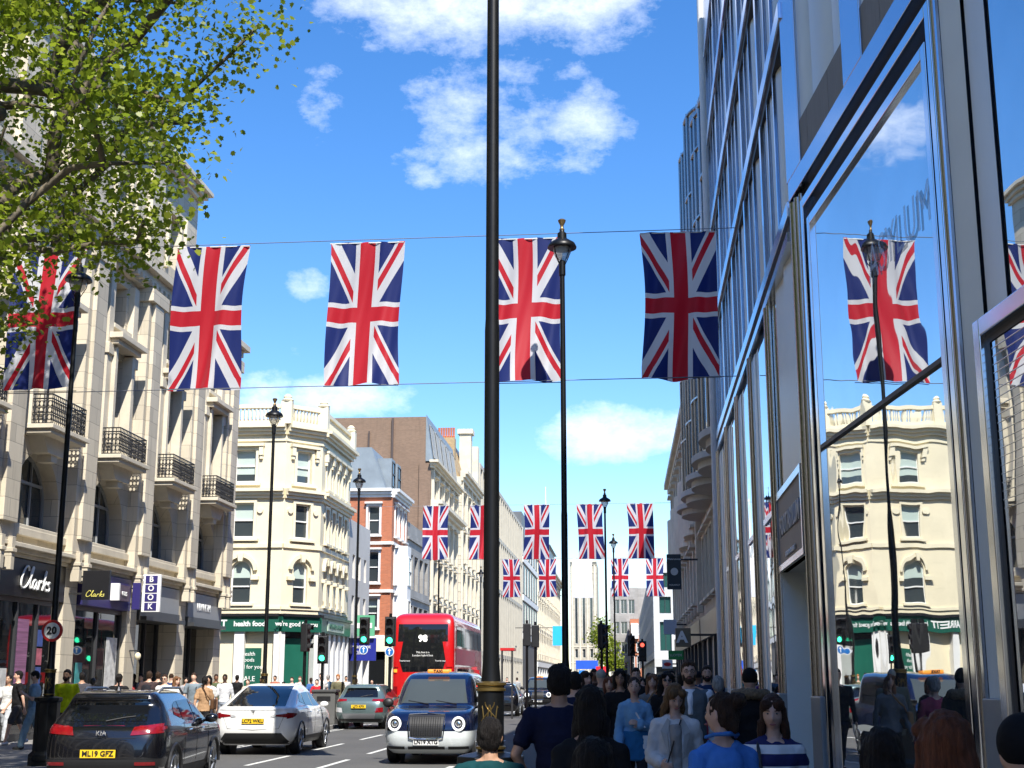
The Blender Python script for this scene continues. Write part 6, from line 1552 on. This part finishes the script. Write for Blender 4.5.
for sx in (-1, 1):
    l = MB(); c.patch(l, 'B', sorted([(sx * .42, .90), (sx * .86, .93)]), sorted([(sx * .46, 1.02), (sx * .85, 1.07)]), .012); c.patch(l, 'R' if sx > 0 else 'L', [(.12, .95), (.42, .99)], [(.14, 1.04), (.44, 1.02)], .01); l.build('tail_lamp', TAILR, t)
    l = MB(); c.patch(l, 'B', sorted([(sx * .52, .47), (sx * .80, .47)]), sorted([(sx * .52, .52), (sx * .80, .52)]), .03); l.build('reflector', TAILR, t)
    MB().tube([(sx * .57, .85, 1.50), (sx * .60, 1.1, 1.58), (sx * .60, 2.1, 1.575), (sx * .57, 2.45, 1.48)], .02, 8).build('roof_rail', mat('matt_silver', (.35, .36, .38), .4, .8), t, smooth=True)
l = MB(); c.patch(l, 'B', [(-.82, .24), (.82, .24)], [(-.84, .56), (.84, .56)], .022); l.build('bumper_cladding', PLASTIC, t)
l = MB(); c.patch(l, 'B', [(-.45, .27), (.45, .27)], [(-.45, .36), (.45, .36)], .03); l.build('skid_plate', ALLOY, t)
plate(t, 'ML19 GFZ', BK, (-.02, .03, .64), YPLATE); text('KIA', .10, BK, (0, .0, .93), CHROME, t, 'badge')
MB().lathe([(.05, 1.54), (.02, 1.6), (.012, 1.68)], 8, (0, .75, 0)).build('aerial', BLKP, t)

def tailgate(t, c, pts, wz=None):
    g = MB()
    for P in pts: g.tube([(x, c.rear(x, z) - .001, z) for x, z in P], .006, 4)
    g.build('tailgate_gap', GASKET, t)
    if wz: MB().tube([(.0, c.rear(0, wz) - .02, wz), (.25, c.rear(.2, wz + .05) - .02, wz + .05), (.42, c.rear(.4, wz + .07) - .02, wz + .07)], .009, 5).build('rear_wiper', PLASTIC, t)
tailgate(t, c, [[(-.72, 1.06), (-.70, .9), (-.62, .62), (-.55, .56), (0, .55), (.55, .56), (.62, .62), (.70, .9), (.72, 1.06)], [(-.5, .86), (0, .855), (.5, .86)]], 1.1)
# --- white fastback
TES = [(.22, .24, 4.45, .82), (.36, .08, 4.66, .92), (.55, .01, 4.74, .955), (.75, .0, 4.70, .96), (.92, .0, 4.45, .95), (1.02, .03, 4.05, .925), (1.07, .07, 3.70, .90), (1.13, .28, 3.48, .865), (1.25, .66, 3.2, .805), (1.40, 1.12, 2.92, .735), (1.52, 1.55, 2.66, .665), (1.59, 1.9, 2.42, .60), (1.615, 2.1, 2.25, .45)]
WHP = carpaint('white_car_paint', (.78, .78, .76), .0, .3)
t, c, L, W, b = suv('white fastback car with yellow plate in the sun between two SUVs', (-8.6, 31.6, 0), R(1.2), WHP, '', TES, (1.08, 1.42), 2)
c.patch(w_ := MB(), 'B', [(-.70, 1.10), (.70, 1.10)], [(-.56, 1.56), (.56, 1.56)], nv=14); w_.build('rear_window', CARGL, t)
for sx in (-1, 1):
    l = MB(); c.patch(l, 'B', sorted([(sx * .50, .875), (sx * .90, .84)]), sorted([(sx * .54, .915), (sx * .90, .955)]), .008); c.patch(l, 'R' if sx > 0 else 'L', [(.05, .82), (.38, .91)], [(.06, .96), (.38, .94)], .006); l.build('tail_lamp', TAILR, t)
    l = MB(); c.patch(l, 'B', sorted([(sx * .40, .87), (sx * .52, .86)]), sorted([(sx * .42, .90), (sx * .54, .93)]), .014); l.build('reversing_lamp', CLEARL, t)
l = MB(); c.patch(l, 'B', [(-.86, .25), (.86, .25)], [(-.66, .50), (.66, .50)], .010); l.build('bumper_cladding', PLASTIC, t)
l = MB(); c.patch(l, 'B', [(-.8, 1.03), (.8, 1.03)], [(-.8, 1.06), (.8, 1.06)], .03); l.build('lip_spoiler', WHP, t)
plate(t, 'LC72 WKU', BK, (0, .012, .77), YPLATE)
l = MB(BK); l.tube([(0, .008, .93), (0, .008, 1.0)], .012, 5).tube([(-.05, .008, 1.0), (.05, .008, 1.0)], .01, 5); l.build('badge', CHROME, t)

tailgate(t, c, [[(-.74, 1.08), (-.72, .9), (-.6, .60), (0, .57), (.6, .60), (.72, .9), (.74, 1.08)]])
# --- grey green small SUV
KON = [(.24, .22, 3.98, .80), (.38, .08, 4.12, .87), (.56, .0, 4.18, .90), (.78, .02, 4.16, .90), (.94, .07, 4.02, .888), (1.02, .14, 3.75, .865), (1.08, .22, 3.2, .84), (1.18, .38, 2.92, .80), (1.33, .52, 2.6, .73), (1.45, .56, 2.3, .66), (1.52, .66, 2.0, .59), (1.55, .98, 1.75, .48), (1.555, 1.2, 1.5, .3)]
TEALP = carpaint('grey_green_paint', (.13, .185, .185), .5, .3)
t, c, L, W, b = suv('grey green small SUV with yellow plate between the white car and the bus', (-9.35, 48.2, 0), R(-1.5), TEALP, '', KON, (1.08, 1.41), 1)
c.patch(w_ := MB(), 'B', [(-.62, 1.10), (.62, 1.10)], [(-.54, 1.40), (.54, 1.40)]); w_.build('rear_window', CARGL, t)
for sx in (-1, 1):
    l = MB(); c.patch(l, 'B', sorted([(sx * .45, .98), (sx * .84, .95)]), sorted([(sx * .47, 1.05), (sx * .83, 1.05)]), .01); l.build('tail_lamp', TAILR, t)
    l = MB(); c.patch(l, 'B', sorted([(sx * .58, .58), (sx * .84, .60)]), sorted([(sx * .62, .74), (sx * .84, .76)]), .014); l.build('fog_lamp', TAILR if sx > 0 else CLEARL, t)
l = MB(); c.patch(l, 'B', [(-.84, .26), (.84, .26)], [(-.8, .36), (.8, .36)], .018); l.build('bumper_cladding', PLASTIC, t)
l = MB(); c.patch(l, 'B', [(-.55, .37), (.55, .37)], [(-.6, .55), (.6, .55)], .012); l.build('silver_panel', mat('matt_silver', (.35, .36, .38), .4, .8), t)
l = MB(); c.patch(l, 'B', [(-.52, 1.43), (.52, 1.43)], [(-.5, 1.49), (.5, 1.49)], .08); l.build('spoiler', TEALP, t)
plate(t, 'LJ73 KPX', BK, (0, .03, .79), YPLATE)

tailgate(t, c, [[(-.72, 1.06), (-.68, .9), (-.6, .62), (0, .6), (.6, .62), (.68, .9), (.72, 1.06)]], 1.12)
# --- taxis
TX = [(.22, .22, 4.62, .80), (.34, .08, 4.79, .90), (.55, .0, 4.86, .935), (.75, .0, 4.85, .935), (.90, .02, 4.79, .925), (1.02, .03, 4.66, .90), (1.10, .05, 4.35, .875), (1.15, .06, 3.95, .86), (1.22, .08, 3.78, .845), (1.38, .14, 3.62, .825), (1.6, .28, 3.38, .78), (1.74, .42, 3.14, .73), (1.83, .62, 2.9, .66), (1.875, 1.0, 2.5, .52), (1.885, 1.3, 2.3, .3)]
def taxi(label, loc, rz, paint, lower, two, plate_s, light_on=True, group=None):
    t = thing('taxi', label, 'taxi', loc, rz, local=True, group=group)
    c = Car(TX, a=5., b=12.); L = 4.86; W = .935
    b = c.shell(MB(), two=two).build('body', [paint, lower], t)
    wh = (.85, 3.85); cut_arches(b, wh, .35, W); liner(t, wh, .35, W)
    for y in wh:
        for sx in (-1, 1): wheel(t, sx * (W - .12), y, .35, .22, sx, 8)
    ws = MB(); c.patch(ws, 'F', [(.72, 1.22), (-.72, 1.22)], [(.60, 1.72), (-.60, 1.72)], .008, 24, 12); ws.build('windscreen', glass_mat('windscreen_glass', (.05, .06, .06), .03, ior=1.6), t)
    wp = MB(); wp.tube([(.1, c.front(.1, 1.2) + .02, 1.2), (.55, c.front(.5, 1.28) + .02, 1.27)], .01, 5).tube([(-.5, c.front(.5, 1.2) + .02, 1.2), (-.05, c.front(.05, 1.28) + .02, 1.27)], .01, 5); wp.build('wiper', PLASTIC, t)
    for sd in 'LR':
        sx = 1 if sd == 'R' else -1
        w1 = MB(); c.patch(w1, sd, [(2.3, 1.16), (3.4, 1.16)], [(2.3, 1.66), (3.05, 1.66)]); w1.build('front_side_window', CARGL, t)
        w1 = MB(); c.patch(w1, sd, [(.7, 1.16), (2.15, 1.16)], [(.8, 1.64), (2.15, 1.66)]); w1.build('rear_side_window', CARGL, t)
        MB().ell((sx * (W + .12), 3.35, 1.22), (.12, .07, .10)).tube([(sx * (W - .08), 3.35, 1.12), (sx * (W + .06), 3.35, 1.16)], .025, 6).build('door_mirror', PLASTIC, t, smooth=True)
        hx = sx * .66; yf = c.front(.66, .82)
        h = MB(); h.tube([(hx, yf - .12, .82), (hx, yf + .02, .82)], [.15, .15], 28); hl = h.build('headlight', PLASTIC, t)
        h = MB(); P = [(hx + .115 * math.cos(a), yf + .035, .82 + .125 * math.sin(a)) for a in [2 * math.pi * i / 28 for i in range(29)]]; h.tube(P, .024, 8, False); h.build('light_ring', mat('lit_headlight', (.8, .8, .8), .3, emit=(1, 1, .98), estr=.5, var=0), hl, smooth=True)
        MB().ell((hx, yf + .02, .82), (.065, .03, .065)).build('reflector', CHROME, hl, smooth=True)
    g = MB(); c.patch(g, 'F', [(.33, .56), (-.33, .56)], [(.36, 1.0), (-.36, 1.0)], .02, 20, 10); gr = g.build('grille', PLASTIC, t)
    g = MB()
    for i in range(13):
        x = -.29 + .58 * i / 12; g.tube([(x, c.front(x, z) + .035, z) for z in (.60, .7, .8, .9, .97)], .008, 5)
    g.build('grille_bars', IRON, gr)
    P = [(.35, .55), (.2, .52), (0, .515), (-.2, .52), (-.35, .55), (-.38, .8), (-.37, 1.01), (0, 1.03), (.37, 1.01), (.38, .8), (.35, .55)]
    g = MB(); g.tube([(x, c.front(x, z) + .03, z) for x, z in P], .014, 6, False); g.build('grille_surround', CHROME, gr)
    for a, b2 in (((-.85, -.45)), (-.38, .38), (.45, .85)):
        l = MB(); c.patch(l, 'F', [(b2, .31), (a, .31)], [(b2, .37), (a, .37)], .014); l.build('air_intake', PLASTIC, t)
    yf = c.front(0, .45)
    plate(t, plate_s, FT, (0, yf + .02, .455), WPLATE)
    MB().box(-.24, .24, 3.0, 3.12, 1.84, 1.93).build('roof_light', mat('taxi_orange', (.65, .22, .03), .4, emit=(1, .35, .05) if light_on else None, estr=.35, var=0), t, bevel=.03)
    text('TAXI', .09, FT, (0, 3.125, 1.885), INK, t, 'lettering', bold=.003)
    return t, c
NAVYP = carpaint('navy_taxi_paint', (.004, .008, .038), .3, .2)
LOWW = carpaint('pale_bumper_paint', (.62, .66, .66), .0, .3)
t, c = taxi('dark blue taxi with white lower half and lit ring headlights facing the camera', (-4.08, 28.3 + 4.86, 0), R(180), NAVYP, LOWW, .66, 'LN19 XTG')
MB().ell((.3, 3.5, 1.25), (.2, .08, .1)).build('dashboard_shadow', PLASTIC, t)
t, c = taxi('black taxi farther down the road facing the camera behind the man in navy', (-5.3, 84 + 4.86, 0), R(180), BLKP, BLKP, None, 'LF68 ZDN')

# --- red double decker bus
RED = carpaint('bus_red_paint', (.50, .006, .007), .0, .3)
BUSGL = glass_mat('bus_glass', (.010, .011, .012), .03, ior=1.6)
t = thing('double_decker_bus', 'red double decker bus seen from behind with 98 in its black rear panel', 'bus', (-8.05, 54.6, 0), 0, local=True)
BUS = [(.30, .12, 10.9, 1.20), (.5, .02, 11.0, 1.255), (1.0, .0, 11.05, 1.26), (2.2, .0, 11.05, 1.26), (3.2, .03, 11.0, 1.255), (3.8, .10, 10.9, 1.24), (4.12, .22, 10.75, 1.19), (4.28, .42, 10.5, 1.06), (4.36, .75, 10.1, .85), (4.38, 1.2, 9.6, .5)]
c = Car(BUS, a=9., b=60.)
b = c.shell(MB(), sub=4).build('body', RED, t); cut_arches(b, (2.6, 8.4), .48, 1.26); liner(t, (2.6, 8.4), .48, 1.26)
for y in (2.6, 8.4):
    for sx in (-1, 1): wheel(t, sx * 1.12, y, .48, .27, sx, 8)
g = MB(); c.patch(g, 'B', [(-1.02, 2.62), (1.02, 2.62)], [(-1.0, 3.9), (1.0, 3.9)], .012, 24, 12); g.build('upper_rear_panel', BUSGL, t)
g = MB(); c.patch(g, 'B', [(-.80, 2.02), (.80, 2.02)], [(-.98, 2.62), (.98, 2.62)], .012, 24, 8); g.build('lower_rear_panel', BUSGL, t)
g = MB(); c.patch(g, 'B', [(-.75, 2.06), (.75, 2.06)], [(-.8, 2.2), (.8, 2.2)], .02, 12, 3); g.build('rear_window', CARGL, t)
for sx in (-1, 1):
    g = MB(); c.patch(g, 'B', sorted([(sx * .97, 2.2), (sx * 1.2, 2.2)]), sorted([(sx * .80, 3.2), (sx * 1.2, 3.2)]), .035, 8, 8); g.build('corner_panel', RED, t)
    g = MB(); c.patch(g, 'B', sorted([(sx * 1.0, 1.0), (sx * 1.18, 1.0)]), sorted([(sx * 1.0, 1.45), (sx * 1.18, 1.45)]), .02, 4, 4); g.build('tail_lamp', TAILR, t)
    g = MB(); c.patch(g, 'B', sorted([(sx * 1.02, 2.0), (sx * 1.16, 2.0)]), sorted([(sx * 1.02, 2.12), (sx * 1.16, 2.12)]), .045, 4, 4); g.build('indicator', mat('amber_lens', (.8, .25, .02), .3, emit=(1, .4, .05), estr=.5, var=0), t)
text('98', .36, BK, (0, .0, 3.32), mat('lit_destination', (.8, .8, .75), .4, emit=(1, 1, .9), estr=.7, var=0), t, 'route_number', bold=.012)
for z, s_ in ((2.78, 'This bus is a'), (2.66, 'London hybrid bus')): text(s_, .11, BK, (0, .01, z), WHINK, t)
for sx in (-1, 1): text('Tourist tour', .09, BK, (sx * .72, .01, 2.45), WHINK, t)
g = MB(); c.patch(g, 'B', [(-.75, 1.2), (-.5, 1.2)], [(-.75, 1.45), (-.5, 1.45)], .02, 4, 4); g.build('sticker', YPLATE, t)
g = MB(BK); g.poly([rect(-.4, .9, .5, 1.5), rect(-.36, .86, .54, 1.46)], -.05, .02); g.build('engine_cover', mat('gold_line', (.5, .3, .1), .5), t)
for sd in 'LR':
    sx = 1 if sd == 'R' else -1
    for i in range(6):
        g = MB(); c.patch(g, sd, [(.9 + 1.6 * i, 3.05), (2.4 + 1.6 * i, 3.05)], [(.9 + 1.6 * i, 3.85), (2.4 + 1.6 * i, 3.85)], .012, 6, 6); g.build('upper_side_window', BUSGL, t)
        if i < 5: g = MB(); c.patch(g, sd, [(1.2 + 1.7 * i, 1.35), (2.8 + 1.7 * i, 1.35)], [(1.2 + 1.7 * i, 2.15), (2.8 + 1.7 * i, 2.15)], .012, 6, 6); g.build('lower_side_window', BUSGL, t)
    g = MB(); c.patch(g, sd, [(.6, 2.3), (7.5, 2.3)], [(.6, 2.95), (7.5, 2.95)], .02, 10, 3); g.build('advert_panel', mat('maroon_advert', (.28, .02, .06), .4, var=.3, scale=3), t)
plate(t, 'LK66 HTZ', BK, (-.1, .02, .75), YPLATE)
# --- distant vehicles
VANP = carpaint('silver_paint', (.35, .36, .37), .6, .3)
def far_car(label, loc, rz, paint, rows=NIRO):
    t = thing('distant_car', label, 'car', loc, rz, local=True, group=None); c = Car(rows); L = rows[2][2]; W = max(r[3] for r in rows)
    b = c.shell(MB(), sub=3, n=48).build('body', paint, t, smooth=40)
    g = MB(); c.patch(g, 'F', [(.66, 1.08), (-.66, 1.08)], [(.54, 1.42), (-.54, 1.42)], .01); g.build('windscreen', CARGL, t)
    g = MB(); c.patch(g, 'B', [(-.6, 1.12), (.6, 1.12)], [(-.54, 1.38), (.54, 1.38)], .01); g.build('rear_window', CARGL, t)
    for y in (.86, L - .86):
        for sx in (-1, 1): wheel(t, sx * (W - .1), y, .34, .22, sx)
    for sx in (-1, 1):
        g = MB(); c.patch(g, 'F', sorted([(sx * .5, .72), (sx * .82, .72)]), sorted([(sx * .5, .84), (sx * .82, .84)]), .012); g.build('headlight', CLEARL, t)
    return t
far_car('silver car far down the road behind the crowd, left of the red board', (gx(587, 92), 96, 0), R(180), VANP)
far_car('dark car beyond the near lamp post with its number plate showing', (gx(512, 66) - .6, 66, 0), 0, BLKP, KON)
t = thing('rubbish_bin', 'dark grey square rubbish bin between the white car and the small SUV', 'bin', (gx(326, 50) , 50, .12))
x_ = gx(326, 50); MB().box(x_ - .42, x_ + .42, 49.7, 50.4, .12, 1.25).build('cabinet', mat('bin_grey', (.10, .10, .095), .6, var=.15, dirt=.3), t, bevel=.03)
MB().box(x_ - .46, x_ + .46, 49.66, 50.44, 1.25, 1.36).build('lid', mat('bin_lid', (.05, .05, .05), .6), t, bevel=.03)
for i, z in enumerate((.7,)): MB().box(x_ - .25, x_ + .25, 49.69, 49.7, .95, 1.12).build('slot', GASKET, t)
# ------------------------------------------------------------------ plane tree at the left
import numpy as np
def leaf_mat():
    m = bpy.data.materials.new('young_leaf'); m.use_nodes = True; nt = NT(m.node_tree); b = m.node_tree.nodes['Principled BSDF']
    g = nt.node('ShaderNodeNewGeometry'); ri = g.outputs['Random Per Island']
    c = nt.mix(ri, (.12, .18, .012, 1), (.42, .46, .04, 1))
    f = nt.noise(g.outputs['Position'], .8, 4); c = nt.mix(f * .5, c, (.12, .17, .015, 1))
    nt.l.new(c, b.inputs['Base Color']); b.inputs['Roughness'].default_value = .45
    tr = nt.node('ShaderNodeBsdfTranslucent'); nt.l.new(nt.mix(.5, c, (.30, .42, .03, 1)), tr.inputs[0]); mx = nt.node('ShaderNodeMixShader'); mx.inputs[0].default_value = .5
    nt.l.new(b.outputs[0], mx.inputs[1]); nt.l.new(tr.outputs[0], mx.inputs[2]); nt.l.new(mx.outputs[0], m.node_tree.nodes['Material Output'].inputs[0])
    return m
LEAF = leaf_mat(); BARK = mat('plane_bark', (.14, .115, .08), .85, var=.45, scale=5, bump=.5, bscale=14, dirt=.5)
def tree(name, label, base, top_z, env_c, env_r, natt, nleaf, leaf=.07, seed=3, trunk_r=.28, spread=.42, zmin=None, limbs=None):
    r = random.Random(seed); rs = np.random.RandomState(seed)
    t = thing(name, label, 'tree', base)
    nodes = [Vector(base) + Vector((0, 0, z)) for z in np.linspace(0, top_z, 7)]; par = [-1, 0, 1, 2, 3, 4, 5]
    for i, n in enumerate(nodes): n.x += .12 * math.sin(i * 1.3)
    att = []
    while len(att) < natt:
        v = Vector((r.uniform(-1, 1), r.uniform(-1, 1), r.uniform(-1, 1)))
        if v.length > 1: continue
        if v.length < .35 and r.random() < .7: continue
        p = Vector((env_c[0] + v.x * env_r[0], env_c[1] + v.y * env_r[1], env_c[2] + v.z * env_r[2]))
        p += Vector((noise.noise(p * .4), noise.noise(p * .4 + Vector((5, 5, 5))), noise.noise(p * .4 + Vector((9, 2, 7))))) * 1.3
        att.append(p)
    o = nodes[-1]; att.sort(key=lambda p: (p - o).length)
    tips = []
    for p in att:
        best = None; bd = 1e9
        for i, n in enumerate(nodes):
            if i < 4: continue
            d = (n - p).length + .18 * (n - o).length
            if d < bd: bd = d; best = i
        n0 = nodes[best]; d = p - n0; L = d.length; k = max(1, int(L / .55)); side = Vector((r.uniform(-1, 1), r.uniform(-1, 1), r.uniform(.0, 1.2))) * (.10 * L); last = best
        for j in range(1, k + 1):
            f = j / k; q = n0 + d * f + side * math.sin(math.pi * f) + Vector((r.gauss(0, .04), r.gauss(0, .04), r.gauss(0, .04)))
            nodes.append(q); par.append(last); last = len(nodes) - 1
        tips.append(last)
    cnt = [0] * len(nodes)
    for tp_ in tips:
        i = tp_
        while i >= 0: cnt[i] += 1; i = par[i]
    rad = [min(trunk_r, .010 + .018 * c ** .52) for c in cnt]
    hasch = {}
    for i, p in enumerate(par):
        if p >= 0: hasch.setdefault(p, []).append(i)
    tk = MB(); cb = MB(); done = set()
    for i in range(len(nodes)):
        if par[i] < 0 or i in done: continue
        # follow a chain
        ch = [par[i], i]; done.add(i)
        while True:
            cs_ = [c for c in hasch.get(ch[-1], []) if c not in done]
            if not cs_: break
            n = max(cs_, key=lambda c: cnt[c]); ch.append(n); done.add(n)
        rr = [rad[j] for j in ch]; rr[0] = min(rr[0], rr[1] * 1.15)
        (tk if rr[1] > .05 else cb).tube([nodes[j] for j in ch], rr, 8 if rr[1] > .05 else 5)
    tk.build('trunk', BARK, t, smooth=True); cb.build('twigs', BARK, t, smooth=True)
    # leaves
    src = []
    for i in range(len(nodes)):
        if i > 6 and cnt[i] <= 3: src.append(nodes[i])
    src = np.array([tuple(v) for v in src]); idx = rs.randint(0, len(src), nleaf)
    c = src[idx] + rs.normal(0, spread, (nleaf, 3)) * np.array([1, 1, .8])
    s = leaf * rs.uniform(.55, 1.25, nleaf)
    nrm = rs.normal(0, 1, (nleaf, 3)); nrm[:, 2] = np.abs(nrm[:, 2]) + .35; nrm /= np.linalg.norm(nrm, axis=1)[:, None]
    a = rs.normal(0, 1, (nleaf, 3)); u = np.cross(nrm, a); u /= np.linalg.norm(u, axis=1)[:, None]; v = np.cross(nrm, u)
    shape = [(0, -.9), (.45, -.75), (.95, -.45), (.72, 0), (.95, .5), (.42, .55), (0, 1.1), (-.42, .55), (-.95, .5), (-.72, 0), (-.95, -.45), (-.45, -.75)]
    V = np.zeros((nleaf, len(shape), 3))
    for k, (x, y) in enumerate(shape):
        V[:, k] = c + u * (x * s)[:, None] + v * (y * s)[:, None] - nrm * (abs(x) * .25 * s)[:, None]
    V = V.reshape(-1, 3) - np.array(base)
    me = bpy.data.meshes.new('crown'); n = len(shape); me.vertices.add(nleaf * n); me.vertices.foreach_set('co', V.ravel())
    me.loops.add(nleaf * n); me.loops.foreach_set('vertex_index', np.arange(nleaf * n)); me.polygons.add(nleaf)
    me.polygons.foreach_set('loop_start', np.arange(nleaf) * n); me.polygons.foreach_set('loop_total', np.full(nleaf, n)); me.update(calc_edges=True); me.materials.append(LEAF)
    ob = bpy.data.objects.new('crown', me); COL.objects.link(ob); ob.parent = t
    return t
tree('plane_tree', 'leafy young-green tree overhanging the street at upper left', (-12.3, 17.0, .12), 5.2, (-12.5, 17.2, 11.7), (7.1, 5.2, 6.6), 820, 98000, .049, 5, .30, .36)
tree('distant_tree', 'small yellow green tree far down the street in the sky gap', (gx(601, 250), 250, 0), 6, (gx(602, 250), 250, 9.), (1.1, 2., 3.6), 40, 1600, .2, 9, .3, .7)
tree('distant_tree', 'darker green tree far down the street right of the sky gap', (gx(609, 200), 200, 0), 4, (gx(611, 200), 200, 5.5), (.8, 2., 2.6), 30, 1500, .18, 12, .25, .6)
# ------------------------------------------------------------------ street behind the camera (seen only in reflections)
Z1 = building('rear_stone_terrace', 'stone terrace continuing the street behind the viewpoint on the left', at=(-18, -70, 0))
face(Z1, frame((-16, -110, 0), (0, 1, 0), (1, 0, 0)), 86, 0, 18, 16, [(1, 3.6), (5.5, 8), (9.5, 12), (13.5, 16)], STONE, TRIM, 2.2, .3, 'cross', surround=.1, bars=1, fm=FRAMED)
body(Z1, -34, -16.4, -110, -24, 17.9, STONE)
Z2 = building('rear_brick_terrace', 'brick terrace continuing the street behind the viewpoint on the right', at=(8, -70, 0))
face(Z2, frame((5.8, -18, 0), (0, -1, 0), (-1, 0, 0)), 92, 0, 15, 16, [(1, 3.6), (5.5, 8), (9.5, 12)], BROWNBRICK, TRIM, 2.2, .3, 'cross', surround=.1, bars=1, fm=FRAMED)
body(Z2, 6.2, 30, -110, -18, 14.9, BROWNBRICK)
Z3 = building('rear_closing_block', 'grey block closing the street behind the viewpoint', at=(-5, -115, 0))
face(Z3, frame((8, -112, 0), (-1, 0, 0), (0, 1, 0)), 30, 0, 22, 8, [(1, 4), (6, 9), (11, 14), (16, 19)], GREYSTONE, TRIM, 2.0, .3, 'cross', surround=.1, bars=1, fm=FRAMED)
body(Z3, -30, 20, -130, -112.4, 21.9, GREYSTONE)
struct('road', MB().quad((-10.4, -130, 0), (-1.3, -130, 0), (-1.3, -40, 0), (-10.4, -40, 0)), ASPH)
